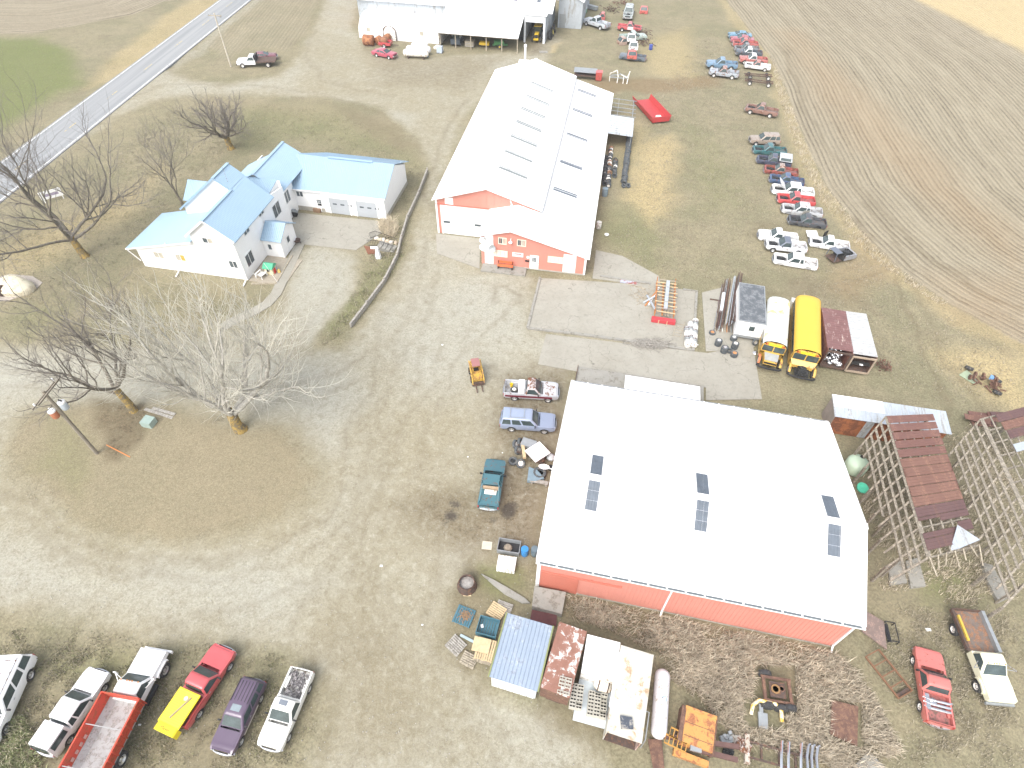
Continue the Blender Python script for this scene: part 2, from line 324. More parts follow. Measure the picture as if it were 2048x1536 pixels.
tan = .8*poly([(700,860),(1000,780),(1060,1000),(900,1120),(860,1300),(940,1420),(760,1560),(640,1500),(600,1260),(680,1060)],5)
tan = np.maximum(tan,.7*poly([(600,60),(1000,110),(880,330),(780,240),(600,180)],3)); tan = np.maximum(tan,.8*sst(1.3-np.abs(sdist(px(YARD))),1.6)*(fr < 0)); tan = np.maximum(tan,.8*sst(1.6-np.abs(sdist(px(ISLE))+.6),1.8))
litter = np.maximum(isl*.9, .7*poly([(420,195),(620,205),(760,240),(840,320),(760,270),(600,235),(430,225)],2))
litter = np.maximum(litter, .6*poly([(1160,1180),(1700,1300),(1720,1400),(1500,1350),(1300,1290),(1140,1220)],1))
oil = np.zeros_like(gx)
for u,v,r,a in ((1025,1015,.75,.8),(905,1005,.6,.6),(888,1035,.7,.6),(925,1060,.5,.4),(870,1055,.6,.4),(935,1165,1.3,.4),(985,1035,.6,.5),(915,1195,.9,.35)):
    c = P(u,v); oil = np.maximum(oil, a*sst(r-np.hypot(WX-c.x,(WY-c.y)*.8),.6))
gz = (fbm(3.5,60)-.5)*.06*(1-mg) + isl*.12 - .04
gz -= .35*sst(2.2-np.abs(dline(px([(560,-110),(330,75),(170,180),(-60,330)]))-0),2.0)
gz -= .25*sst(2.0-dline(px([(470,60),(400,110),(350,140)])),1.6)
me_v = np.stack([gx,gy,gz],1)
idx = np.arange(nx*ny).reshape(ny,nx)
quads = np.stack([idx[:-1,:-1],idx[:-1,1:],idx[1:,1:],idx[1:,:-1]],-1).reshape(-1,4)
cls_v = np.stack([np.full_like(gx,.45), mg, np.where(fr > 0, mf, 0), lf, green*(gx < -60)])
cls = cls_v[:,quads].mean(2).argmax(0)

gm, nt, b = nodes('ground_cover'); L = nt.links
pos = nt.nodes.new('ShaderNodeNewGeometry').outputs['Position']
def attr(n, out='Color'):
    a = nt.nodes.new('ShaderNodeAttribute'); a.attribute_name = n; return a.outputs[out]
def sep(c): s = nt.nodes.new('ShaderNodeSeparateColor'); L.new(c, s.inputs[0]); return s.outputs
A = sep(attr('mask_a')); B = sep(attr('mask_b')); C = sep(attr('mask_c')); fur = attr('furrow','Fac')
n_f = nz(nt, 5.5, 5, .7, pos); n_m = nz(nt, .9, 5, .6, pos); n_l = nz(nt, .13, 4, .55, pos); n_s = nz(nt, 16, 3, .7, pos)
def soft(msk, k=.9, w=.22):   # noise-broken mask edge
    n = mth(nt,'ADD', mth(nt,'MULTIPLY',n_m,.6), mth(nt,'MULTIPLY',n_f,.4))
    s = mth(nt,'ADD', msk, mth(nt,'MULTIPLY', mth(nt,'SUBTRACT',n,.5), k)); r = rng(nt, s, .5-w, .5+w); r.node.clamp = True; return r
def lin(msk, amt=.8):
    n = mth(nt,'MULTIPLY', msk, rng(nt, n_f, .3,.65,.35,1.25)); return mth(nt,'MULTIPLY', n, amt, True)
grass = mix(nt, rng(nt,n_m,.35,.65), (.235,.208,.135), (.355,.315,.210))
grass = mix(nt, rng(nt,n_l,.42,.6), grass, (.205,.20,.115)); grass = mix(nt, rng(nt,nz(nt,.32,5,.65,pos),.5,.66,0,.7), grass, (.38,.33,.215)); grass = mix(nt, rng(nt,nz(nt,.22,5,.65,pos,1.0),.56,.68,0,.6), grass, (.165,.13,.085))
grass = mix(nt, rng(nt,n_f,.35,.7), mix(nt,.55,grass,(.085,.065,.04)), mix(nt,.35,grass,(.50,.435,.29)))
grass = mix(nt, .22, grass, (.235,.22,.19)); grass = mix(nt, lin(B[1],.8), grass, mix(nt, rng(nt,n_s,.4,.62), (.215,.175,.12), (.375,.32,.235)))
grass = mix(nt, lin(A[1],.95), grass, mix(nt, rng(nt,n_f,.3,.7), (.075,.105,.032), (.21,.235,.09)))
grass = mix(nt, lin(B[0],1.0), grass, mix(nt, rng(nt,n_f,.3,.7), (.36,.27,.14), (.60,.48,.28)))
# plowed field: rows follow the field edge
w1 = nt.nodes.new('ShaderNodeMath'); w1.operation = 'SINE'; L.new(mth(nt,'MULTIPLY',fur,2*math.pi/.76), w1.inputs[0])
rowf = mth(nt,'MULTIPLY', rng(nt, w1.outputs[0], -.1,.9), rng(nt, n_m,.3,.7,.25,1))
w2 = nt.nodes.new('ShaderNodeMath'); w2.operation = 'SINE'; L.new(mth(nt,'MULTIPLY',fur,2*math.pi/4.6), w2.inputs[0])
soil = mix(nt, rng(nt,n_l,.35,.65), (.265,.225,.178), (.215,.183,.147))
cx = nt.nodes.new('ShaderNodeCombineXYZ'); L.new(mth(nt,'MULTIPLY',fur,.55),cx.inputs[0]); vs_ = nt.nodes.new('ShaderNodeVectorMath'); vs_.operation = 'MULTIPLY_ADD'; vs_.inputs[1].default_value = (.035,.035,.035); L.new(pos,vs_.inputs[0]); L.new(cx.outputs[0],vs_.inputs[2])
stk = nz(nt,1.0,5,.62,vs_.outputs[0]); stk2 = nz(nt,3.2,4,.6,vs_.outputs[0])
soil = mix(nt, rng(nt,stk,.38,.66,0,.75), soil, (.335,.295,.24)); soil = mix(nt, rng(nt,stk2,.56,.40,0,.55), soil, (.155,.125,.095))
soil = mix(nt, rng(nt,n_f,.35,.72), soil, (.41,.36,.27)); soil = mix(nt, mth(nt,'MULTIPLY',rowf,rng(nt,stk,.35,.62,1.0,.35)), soil, (.10,.08,.06))
soil = mix(nt, lin(B[0],.95), soil, (.55,.43,.25))
base = mix(nt, soft(attr('field','Fac'),.5), grass, soil)
# gravel and packed earth of the yard
grav = mix(nt, rng(nt,n_l,.38,.62), (.325,.292,.215), (.355,.342,.295))
grav = mix(nt, rng(nt,n_m,.3,.7), mix(nt,.5,grav,(.25,.215,.145)), mix(nt,.25,grav,(.44,.42,.37)))
grav = mix(nt, rng(nt,n_s,.42,.72), grav, mix(nt,.5,grav,(.58,.57,.54))); grav = mix(nt, rng(nt,n_f,.55,.35), grav, mix(nt,.6,grav,(.20,.17,.13)))
grav = mix(nt, lin(C[2],.75), grav, mix(nt,n_m,(.245,.210,.140),(.31,.272,.195))); grav = mix(nt, lin(C[1],.7), grav, mix(nt,n_s,(.355,.35,.325),(.43,.425,.40)))
n_p = mth(nt,'ADD',mth(nt,'MULTIPLY',nz(nt,1.7,9,.72,pos,.7),.7),mth(nt,'MULTIPLY',nz(nt,.45,6,.65,pos,1.2),.3)); n_q = nz(nt,4.2,6,.72,pos,.4)
grav = mix(nt, rng(nt,n_p,.52,.64,0,.45), grav, (.185,.150,.098)); grav = mix(nt, rng(nt,n_p,.48,.38,0,.5), grav, (.44,.42,.36)); grav = mix(nt, rng(nt,n_q,.55,.70,0,.4), grav, (.17,.145,.105)); grav = mix(nt, rng(nt,n_q,.45,.33,0,.45), grav, (.47,.455,.41))
base = mix(nt, rng(nt,n_p,.52,.68,0,.4), base, (.15,.12,.08)); base = mix(nt, rng(nt,n_q,.45,.33,0,.35), base, (.43,.38,.27))
base = mix(nt, soft(A[0],.95,.38), base, grav)
base = mix(nt, mth(nt,'MULTIPLY', lin(A[2],1.0), rng(nt,n_p,.35,.62,.35,1.1), True), base, mix(nt, rng(nt,n_q,.35,.65), (.095,.072,.047), (.20,.16,.108)))
base = mix(nt, lin(C[0],.38), base, (.36,.215,.11))
base = mix(nt, mth(nt,'MULTIPLY',soft(mth(nt,'MULTIPLY',B[2],1.1),1.1,.18),.8), base, (.06,.052,.05))
base = mix(nt, 1.0, base, (.868,.870,.808), 'MULTIPLY')
L.new(base, b.inputs['Base Color']); b.inputs['Roughness'].default_value = .95; b.inputs['Specular IOR Level'].default_value = .15
bn = nt.nodes.new('ShaderNodeBump'); bn.inputs['Strength'].default_value = .6; bn.inputs['Distance'].default_value = .12
hh = mth(nt,'ADD', mth(nt,'MULTIPLY',n_f,.7), mth(nt,'MULTIPLY', mth(nt,'MULTIPLY',w1.outputs[0],attr('field','Fac')), -.35))
L.new(hh, bn.inputs['Height']); L.new(bn.outputs[0], b.inputs['Normal'])

one = np.ones_like(gx); zero = np.zeros_like(gx)
mA = np.stack([mg,green,dirt,mf],1); mB = np.stack([straw,litter,oil,one],1); mC = np.stack([red,pale,tan,one],1)
# fourth channel of mask_a is carried by a plain float
for ci,nm in enumerate(('ground','gravel_yard','plowed_field','far_plowed_field','green_field')):
    q = quads[cls == ci]
    if not len(q): continue
    u, inv = np.unique(q, return_inverse=True); q2 = inv.reshape(-1,4)
    me = bpy.data.meshes.new(nm); me.vertices.add(len(u)); me.vertices.foreach_set('co', me_v[u].ravel())
    me.loops.add(len(q2)*4); me.loops.foreach_set('vertex_index', q2.ravel()); me.polygons.add(len(q2))
    me.polygons.foreach_set('loop_start', np.arange(0,len(q2)*4,4)); me.polygons.foreach_set('use_smooth', np.ones(len(q2),bool)); me.update(calc_edges=True)
    for an,arr in (('mask_a',mA),('mask_b',mB),('mask_c',mC)):
        a = me.attributes.new(an,'FLOAT_COLOR','POINT'); c4 = np.ones((len(u),4)); c4[:,:3] = arr[u][:,:3]; a.data.foreach_set('color', c4.ravel())
    for an,arr in (('furrow',furrow),('field',mf)):
        a = me.attributes.new(an,'FLOAT','POINT'); a.data.foreach_set('value', arr[u])
    o = mkobj(nm, me, gm); o['kind'] = 'structure'

# ---------------------------------------------------------------- the county road with its painted lines
def strip(pts, w, z, off=0., th=.02):
    """flat ribbon along world points"""
    m = MB(); pts = [Vector((p[0],p[1],0)) for p in pts]; Lp = []; Rp = []
    for i,p in enumerate(pts):
        d = (pts[min(i+1,len(pts)-1)]-pts[max(i-1,0)]).normalized(); n = Vector((-d.y,d.x,0))
        Lp.append(p+n*(off+w/2)); Rp.append(p+n*(off-w/2))
    for i in range(len(pts)-1):
        a,b_,c,d = Rp[i],Rp[i+1],Lp[i+1],Lp[i]
        m.add([(*a.xy,z-th),(*b_.xy,z-th),(*c.xy,z-th),(*d.xy,z-th),(*a.xy,z),(*b_.xy,z),(*c.xy,z),(*d.xy,z)],[(4,5,6,7),(0,1,5,4),(2,3,7,6)]+([(3,0,4,7)] if i==0 else [])+([(1,2,6,5)] if i==len(pts)-2 else []))
    return m
ra, rb = P(471,0), P(18,350)          # centre line, the road is straight here
rd = (ra-rb).normalized()
RP = [rb-rd*120+rd*k*8 for k in range(0,75)]
rm, nt, b = nodes('road_asphalt'); pos = nt.nodes.new('ShaderNodeNewGeometry').outputs['Position']; L = nt.links
mp = nt.nodes.new('ShaderNodeMapping'); mp.inputs['Rotation'].default_value = (0,0,-math.atan2(rd.y,rd.x)); L.new(pos, mp.inputs[0])
mp2 = nt.nodes.new('ShaderNodeMapping'); mp2.inputs['Scale'].default_value = (.02,1,1); L.new(mp.outputs[0], mp2.inputs[0])
c = mix(nt, rng(nt, nz(nt,1.1,3,.5,mp2.outputs[0]), .38,.62), (.21,.22,.225), (.28,.286,.286))
c = mix(nt, rng(nt, nz(nt,9,4,.7,pos), .4,.75,0,.5), c, (.28,.28,.275)); c = mix(nt, rng(nt, nz(nt,.5,6,.7,pos,1.5), .66,.70,0,.5), c, (.12,.12,.12))
L.new(c, b.inputs['Base Color']); b.inputs['Roughness'].default_value = .9
struct('road', strip(RP, 7.3, .06, 0, .3), rm)
YEL = mat('yellow_road_paint', (.55,.42,.14), .8, 0, .1, 2, (.24,.24,.23), .35, 1.5)
WLN = mat('white_road_paint', (.75,.75,.73), .8, 0, .05, 2, (.3,.3,.29), .12, 1.5)
struct('road_edge_line', strip(RP, .13, .066, 3.25, .004), WLN); struct('road_edge_line', strip(RP, .13, .066, -3.25, .004), WLN)
for k in range(40):
    p = rb-rd*60+rd*k*12.2; struct('road_centre_dash', strip([p,p+rd*3.3], .12, .066, 0, .004), YEL)
# ================================================================ BUILDINGS
REDW = mat('red_siding', (.56,.235,.185), .5, 0, .05, .6)
REDD = mat('dark_red_siding', (.47,.15,.105), .55, 0, .08, .8)
BLUER = mat('light_blue_roof', (.30,.42,.525), .38, .1, .03, .5)
CREAM = mat('cream_trim', (.74,.71,.58), .6, 0, .05, 1)
SKYL = mat('skylight_fibreglass', (.105,.125,.15), .5, 0, .25, 2)
SKYL2 = mat('pale_skylight_fibreglass', (.20,.22,.22), .5, 0, .12, 2)
CURT = mat('drawn_curtain', (.42,.39,.32), .8, 0, .25, 3); CURTY = mat('yellow_curtain', (.45,.33,.07), .8, 0, .2, 3)
FOUND = mat('foundation_block', (.38,.36,.31), .95, 0, .15, 2)
def wall(parent, poly, ax, val, sgn, m, rib=0, th=.12, name='wall'):
    """wall polygon (along, z) in the plane ax=val whose outside looks to sgn"""
    b = MB(); q = [(p[1],p[0]) if ax == 1 else p for p in poly]
    b.ext(q, ax, val, val-sgn*th)
    if rib:
        xs_ = [p[0] for p in poly]; x0, x1 = min(xs_), max(xs_); k = int((x1-x0)/rib)
        for i in range(1,k):
            x = x0+(x1-x0)*i/k; zs = []
            for j in range(len(poly)):
                p, q2 = poly[j], poly[(j+1)%len(poly)]
                if (p[0]-x)*(q2[0]-x) < 0: zs.append(p[1]+(q2[1]-p[1])*(x-p[0])/(q2[0]-p[0]))
            if len(zs) >= 2:
                if ax == 1: b.box(x-.02,x+.02,min(val,val+sgn*.025),max(val,val+sgn*.025),min(zs)+.01,max(zs)-.02)
                else: b.box(min(val,val+sgn*.025),max(val,val+sgn*.025),x-.02,x+.02,min(zs)+.01,max(zs)-.02)
    return b.build(name, m, parent)
def obox(b, ax, val, sgn, a0, a1, z0, z1, d0, d1, m=0):
    """box on a wall: along a0..a1, up z0..z1, standing out from d0 to d1"""
    c0, c1 = sorted((val+sgn*d0, val+sgn*d1))
    return b.box(a0,a1,c0,c1,z0,z1,m) if ax == 1 else b.box(c0,c1,a0,a1,z0,z1,m)
def window(parent, ax, val, sgn, a0, a1, z0, z1, fm=None, panes=2, glass=None, fw=.07):
    a0, a1 = sorted((a0,a1)); z0, z1 = sorted((z0,z1)); fm = fm or WHITE
    b = MB(); obox(b,ax,val,sgn,a0-fw,a1+fw,z0-fw,z0,.0,.07); obox(b,ax,val,sgn,a0-fw,a1+fw,z1,z1+fw,.0,.07)
    obox(b,ax,val,sgn,a0-fw,a0,z0,z1,0,.068); obox(b,ax,val,sgn,a1,a1+fw,z0,z1,0,.068)
    w = (a1-a0)/panes
    for i in range(1,panes): obox(b,ax,val,sgn,a0+w*i-.03,a0+w*i+.03,z0,z1,0,.055)
    o = b.build('window', fm, parent)
    for i in range(panes):
        g = glass[i] if isinstance(glass,list) else (glass or HGLASS)
        obox(MB(),ax,val,sgn,a0+w*i+.03*(i>0),a0+w*(i+1)-.03*(i<panes-1),z0,z1,.004,.02).build('pane', g, o)
    return o
def pwin(parent, F, ax, val, sgn, c0, c1, **k):
    p, q = F.plane(*c0,ax,val), F.plane(*c1,ax,val); al = 1-ax
    return window(parent, ax, val, sgn, p[al], q[al], p.z, q.z, **k)
def slab(parent, name, pts, m, rib=.3, t=.05, rh=.04):
    return MB().sheet(*pts, t=t, rib=rib, rh=rh).build(name, m, parent)
def gutter(parent, a, b, m, r=.06): return MB().bar(a,b,r*2,r*2).build('gutter', m, parent)

# ---------------------------------------------------------------- the long shop with its office in front
FS = Frame(-9.8, 66.1, -9.2)
shop = thing('workshop', 'long white-roofed workshop with red office front and overhead door', 'workshop', FS.o, FS.r)
wall(shop, [(0,0),(12.9,0),(12.9,4.95),(6.5,7.0),(0,4.95)], 1, 0, -1, REDW, .9)
wall(shop, [(0,0),(12.9,0),(12.9,4.95),(6.5,7.0),(0,4.95)], 1, 40, 1, WHITE)
wall(shop, [(.12,0),(39.88,0),(39.88,4.9),(.12,4.9)], 0, 0, -1, WHITE, .9)
wall(shop, [(.12,0),(39.88,0),(39.88,4.8),(.12,4.8)], 0, 12.9, 1, WHITE)
slab(shop,'roof',[(-.35,-.5,4.92),(6.5,-.5,7.12),(6.5,40.6,7.12),(-.35,40.6,4.92)][::1] and [(-.35,40.6,4.92),(-.35,-.5,4.92),(6.5,-.5,7.12),(6.5,40.6,7.12)], WHITE, .6)
slab(shop,'roof',[(13.35,-.5,4.92),(13.35,40.6,4.92),(6.5,40.6,7.12),(6.5,-.5,7.12)], WHITE, .6)
MB().bar((6.5,-.55,7.15),(6.5,40.65,7.15),.4,.05).build('ridge_cap', WHITE, shop)
MB().bar((13.37,-.5,4.86),(13.37,40.6,4.86),.07,.1).build('gutter', STEELG, shop)
def lz(x): return 5.2-.28*(x-10.4)
# office and lean-to
wall(shop, [(6.85,0),(19.4,0),(19.4,lz(19.4)-.1),(10.4,5.1),(6.85,4.15)], 1, -5.37, -1, REDW, .45)
wall(shop, [(-5.25,0),(-.02,0),(-.02,4.1),(-5.25,4.1)], 0, 6.85, -1, WHITE, .45)
wall(shop, [(-5.25,0),(40.4,0),(40.4,lz(19.4)-.12),(-5.25,lz(19.4)-.12)], 0, 19.4, 1, REDW, .9)
wall(shop, [(13.0,0),(19.28,0),(19.28,lz(19.28)-.1),(13.0,lz(13.0)-.1)], 1, 40.4, 1, WHITE)
slab(shop,'lean_to_roof',[(19.75,-5.75,lz(19.75)),(19.75,40.8,lz(19.75)),(13.0,40.8,lz(13.0)),(13.0,-5.75,lz(13.0))], WHITE, .6)
slab(shop,'office_roof',[(13.0,-5.75,lz(13.0)),(13.0,-.02,lz(13.0)),(10.4,-.02,5.2),(10.4,-5.75,5.2)], WHITE, .6)
slab(shop,'office_roof',[(10.4,-5.75,5.2),(10.4,-.02,5.2),(6.5,-.02,4.12),(6.5,-5.75,4.12)], WHITE, .6)
# skylights
for c in (((1055,167),(1086,180)),((1045,190),(1092,211)),((1036,215),(1084,236)),((1026,241),(1076,263)),((1015,269),(1067,293)),((1004,299),(1056,324)),((992,331),(1047,357))):
    p, q = FS.z(*c[0],6.9), FS.z(*c[1],5.6); y = (p.y+q.y)/2-.2; x0, x1 = 7.0, min(12.4,max(10.6,q.x))
    s = lambda x: 7.12-(x-6.5)*.3212+.012
    MB().sheet((x1,y-.4,s(x1)),(x1,y+.4,s(x1)),(x0,y+.4,s(x0)),(x0,y-.4,s(x0)),.03,.27,.02).build('skylight', SKYL2, shop)
for c in (((1148,177),(1178,192)),((1137,215),(1168,232)),((1124,264),(1155,281)),((1110,319),(1143,337)),((1096,373),(1131,392))):
    p, q = FS.z(*c[0],lz(14)), FS.z(*c[1],lz(17)); y = (p.y+q.y)/2-.1
    MB().sheet((17.0,y-.42,lz(17.0)+.012),(17.0,y+.42,lz(17.0)+.012),(13.9,y+.42,lz(13.9)+.012),(13.9,y-.42,lz(13.9)+.012),.03,.28,.02).build('skylight', SKYL, shop)
# overhead door
b = MB()
for k in range(5): b.box(.75,6.75,-.05,0,.02+k*.8,.80+k*.8)
od = b.build('overhead_door', WHITE, shop)
for c in (((887,441),(897,445)),((949,448),(956,452))):
    p = FS.plane(*c[0],1,-.05); obox(MB(),1,-.05,-1,p.x,p.x+.85,p.z-.3,p.z,0,.02).build('pane', HGLASS, od)
b = MB(); b.box(.55,.75,-.09,0,0,4.2); b.box(-.02,.2,-.14,0,0,4.9); b.box(.75,6.8,-.09,0,4.05,4.2); b.build('door_trim', WHITE, shop)
obox(MB(),1,0,-1,-.05,6.8,4.21,4.27,.0,.16).build('drip_rail', REDD, shop)
for x0,x1 in ((1.2,2.25),): obox(MB(),1,0,-1,x0,x1,4.3,5.25,.03,.045).build('translucent_panel', WHITE, shop)
b = MB(); b.bar((9.6,-.12,5.2),(9.4,-.12,5.75),.12,.12); b.cyl((9.6,-.2,5.15),(9.6,-.2,5.3),.14,.1); b.build('yard_light', WHITE, shop)
# office front
for x0,x1,zt in ((7.25,8.3,4.25),(16.7,18.2,2.75)): obox(MB(),1,-5.37,-1,x0,x1,.15,zt,.03,.045).build('white_panel', WHITE, shop)
b = MB(); obox(b,1,-5.37,-1,19.18,19.42,.1,2.45,.03,.06); b.build('corner_trim', WHITE, shop)
obox(MB(),1,-5.37,-1,9.8,19.4,.0,.18,.02,.05).build('foundation', FOUND, shop)
for c0,c1 in (((998,475.5),(1012,488)),((1035.5,479.5),(1051,492))): pwin(shop,FS,1,-5.37,-1,c0,c1,fm=CREAM,panes=2,glass=[HGLASS,CURT])
pwin(shop,FS,1,-5.37,-1,(984,500),(1014,513.5),fm=CREAM,panes=1,glass=CREAM); pwin(shop,FS,1,-5.37,-1,(1097,513),(1129,526.5),fm=CREAM,panes=1,glass=CREAM)
p, q = FS.plane(1060,510,1,-5.37), FS.plane(1075,538,1,-5.37)
d = obox(MB(),1,-5.37,-1,p.x,q.x+.1,.15,p.z,.0,.07).build('office_door', WHITE, shop)
dx0 = p.x+.3; dz0 = p.z-.85
for i in range(3):
    for j in range(3): obox(MB(),1,-5.44,-1,dx0+i*.17,dx0+i*.17+.14,dz0+j*.2,dz0+j*.2+.17,0,.012).build('pane', HGLASS, d)
obox(MB(),1,-5.44,-1,q.x-.02,q.x+.04,1.0,1.12,0,.05).build('handle', CHROME, d)
p, q = FS.plane(1025,504,1,-5.37), FS.plane(1046.5,514.5,1,-5.37)
sg = obox(MB(),1,-5.37,-1,p.x,q.x,q.z,p.z,.03,.06).build('sign_board', WHITE, shop)
SIGNR = mat('sign_red_print', (.55,.12,.12), .6)
for k,(f0,f1,z0,z1) in enumerate(((.08,.86,.55,.75),(.2,.82,.83,.9),(.05,.95,.02,.05))):
    obox(MB(),1,-5.43,-1,p.x+(q.x-p.x)*f0,p.x+(q.x-p.x)*f1,q.z+(p.z-q.z)*z0,q.z+(p.z-q.z)*z1,0,.006).build('sign_print', SIGNR, sg)
p = FS.plane(1056,514,1,-5.37); MB().cyl((p.x,-5.40,p.z),(p.x,-5.46,p.z),.18).build('round_notice', WHITE, shop)
p = FS.plane(1054.5,521.5,1,-5.37); obox(MB(),1,-5.37,-1,p.x-.25,p.x+.25,p.z-.06,p.z+.1,.02,.14).build('mailbox', BLACK, shop)
b = MB()
p = FS.plane(1022,482,1,-5.37); b.bar((p.x,-5.4,p.z+.35),(p.x,-5.75,p.z+.2),.05,.05); b.lathe([(.24,-.12),(.2,0),(.05,.1)],14,Matrix.Translation((p.x,-5.75,p.z+.15))); b.build('wall_lamp', WHITE, shop)
# white clover-shaped cut-out board and satellite dish by the office corner
b = MB()
for (u,v,r) in ((967,480,.5),(974,480,.5),(968,494,.55),(975,497,.5),(980,488,.45)):
    p = FS.plane(u,v,1,-5.37); b.cyl((p.x,-5.43,p.z),(p.x,-5.47-.004*r,p.z),r,n=20)
b.build('cut_out_board', WHITE, shop, 40)
p = FS.plane(986,493,1,-5.37)
MB().lathe([(.02,0),(.25,.04),(.4,.13),(.42,.15),(.40,.145),(.25,.06),(.02,.02)],18,Matrix.Translation((p.x,-5.75,p.z)) @ Matrix.Rotation(R(65),4,'X')).bar((p.x,-5.38,p.z-.5),(p.x,-5.75,p.z),.05,.05).build('satellite_dish', STEELG, shop, 40)
# flue at the far gable
b = MB(); b.cyl((4.6,41.2,3.5),(4.6,41.2,8.6),.16); b.cyl((4.6,41.2,8.6),(4.6,41.2,8.9),.24,.24); b.cyl((4.6,41.2,8.9),(4.6,41.2,9.0),.1); b.box(3.6,5.2,40.5,41.6,0,6.5); b.build('flue', WHITE, shop, 40)
# step
MB().box(7.0,12.4,-6.9,-5.45,-.05,.14).build('door_step', CONC, shop)
# bench in front of the office
bn = thing('bench', 'orange-red wooden bench against the red office wall', 'bench', FS.M @ Vector((9.85,-6.0,.14)), FS.r)
ORG = mat('orange_red_paint', (.62,.15,.06), .6, 0, .1, 4)
for k in range(3): MB().box(-.95,.95,-.28+k*.17,-.13+k*.17,.42,.46).build('seat_slat', ORG, bn)
for k in range(2): MB().box(-.95,.95,.27,.31,.56+k*.17,.71+k*.17).build('back_slat', ORG, bn)
for x in (-.85,.85): MB().box(x-.04,x+.04,-.26,.3,0,.42).box(x-.04,x+.04,.22,.27,.42,.9).build('leg', BLACK, bn)
# open awning frame on the shop's side
aw = thing('awning', 'ribbed pale metal awning on a bare pipe frame beside the shop', 'awning', FS.o, FS.r)
slab(aw,'roof_sheet',[(23.5,26.7,2.2),(23.5,32.9,2.2),(19.5,32.9,2.45),(19.5,26.7,2.45)], GALV, .75, .04, .06)
for y in (26.8,32.8,36.3,39.8): MB().cyl((23.3,y,-.1),(23.3,y,2.15),.05).build('post', STEELG, aw)
for y in (33.6,35.0,36.4,37.9,39.6): MB().bar((19.45,y,2.3),(23.7,y,2.1),.07,.09).build('rafter', STEELG, aw)
for x in (20.8,23.2): MB().bar((x,33,2.24),(x,40,2.2),.06,.06).build('purlin', STEELG, aw)

# ---------------------------------------------------------------- the big red barn
FB = Frame(2.1, 19.3, -11.2)
barn = thing('barn', 'big red barn under a plain white metal roof', 'barn', FB.o, FB.r)
W_, D_, RY, RZ = 21.75, 16.7, 5.65, 7.6
side = [(0,0),(D_,0),(D_,5.0),(RY,RZ-.1),(0,4.95)]
wall(barn,[(0,0),(W_,0),(W_,4.85),(0,4.85)],1,0,-1,REDW,.3); wall(barn,[(0,0),(W_,0),(W_,4.95),(0,4.95)],1,D_,1,REDW,.3)
wall(barn,[(.13,0),(D_-.13,0),(D_-.13,4.9),(RY,RZ-.15),(.13,4.9)],0,0,-1,REDW,.3); wall(barn,[(.13,0),(D_-.13,0),(D_-.13,4.9),(RY,RZ-.15),(.13,4.9)],0,W_,1,REDW,.3)
slab(barn,'roof',[(-.15,-.4,5),(W_+.2,-.4,5),(W_+.2,RY,RZ),(-.15,RY,RZ)],WHITE,.9,.06,.012)
slab(barn,'roof',[(W_+.2,D_+.4,5),(-.15,D_+.4,5),(-.15,RY,RZ),(W_+.2,RY,RZ)],WHITE,.9,.06,.012)
MB().bar((-.15,RY,RZ+.02),(W_+.2,RY,RZ+.02),.45,.05).build('ridge_cap',WHITE,barn)
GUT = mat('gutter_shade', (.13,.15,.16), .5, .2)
for y in (-.47,D_+.47):
    MB().box(-.12,W_+.17,y-.1,y+.1,4.82,4.93).build('gutter',WHITE,barn)
    k = 17
    for i in range(k):
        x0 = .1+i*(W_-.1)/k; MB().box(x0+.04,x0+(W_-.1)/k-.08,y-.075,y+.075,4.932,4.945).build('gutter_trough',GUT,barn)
for x in (9.55,W_-.05):
    b = MB(); b.bar((x,-.47,4.85),(x,-.1,4.5),.11,.11); b.bar((x,-.08,4.52),(x,-.08,.3),.11,.11); b.bar((x,-.08,.32),(x-.1,-.5,.1),.11,.11); b.build('downspout',WHITE,barn)
obox(MB(),1,0,-1,-.03,.22,0,4.8,.03,.06).build('corner_trim',WHITE,barn); MB().box(-.06,-.032,-.03,.22,0,4.8).build('corner_trim',WHITE,barn)
obox(MB(),1,0,-1,.3,3.1,.05,2.7,.03,.09).build('sliding_door',REDD,barn); obox(MB(),1,0,-1,.3,6.2,2.72,2.82,.03,.14).build('door_track',REDD,barn)
obox(MB(),1,0,-1,.3,W_,-.05,.12,.03,.05).build('foundation',FOUND,barn)
for (u0,u1) in ((2.65,3.5),(10.4,11.25),(19.35,20.2)):
    for (ya,yb) in ((3.4,5.4),(5.85,8.0)):
        z = lambda y: (5+(y+.4)*(RZ-5)/(RY+.4) if y < RY else RZ-(y-RY)*(RZ-5)/(D_+.4-RY))+.012
        k = 3
        for j in range(k):
            y0 = ya+(yb-ya)*j/k+.006; y1 = ya+(yb-ya)*(j+1)/k-.006
            MB().sheet((u0,y0,z(y0)),(u1,y0,z(y0)),(u1,y1,z(y1)),(u0,y1,z(y1)),.02,.2,.02).build('skylight',SKYL,barn)
# loading dock roof and ramp behind the barn
rp = thing('loading_ramp', 'pale concrete ramp under a low white lid behind the barn', 'ramp', FB.o, FB.r)
MB().box(.1,12.6,D_+.35,23.3,-.1,.55).build('ramp_slab',CONC,rp)
MB().box(4.95,12.0,D_+.4,22.4,.56,1.15).build('lid_base',WHITED,rp); slab(rp,'lid',[(12.1,22.5,1.2),(4.85,22.5,1.2),(4.85,D_+.3,1.7),(12.1,D_+.3,1.7)],WHITE,1.2)
MB().box(.04,.1,D_+.35,23.3,.4,.75).build('edge_angle',RUSTD,rp)

# ---------------------------------------------------------------- the house
FH = Frame(-31.2, 55.8, -10)
hs_ = thing('farmhouse', 'white farmhouse with light blue metal roofs and attached double garage', 'house', FH.o, FH.r)
HW = mat('white_house_siding', (.86,.86,.85), .55, 0, .03, .8)
def gw(poly, ax, val, sgn): return wall(hs_, poly, ax, val, sgn, HW)
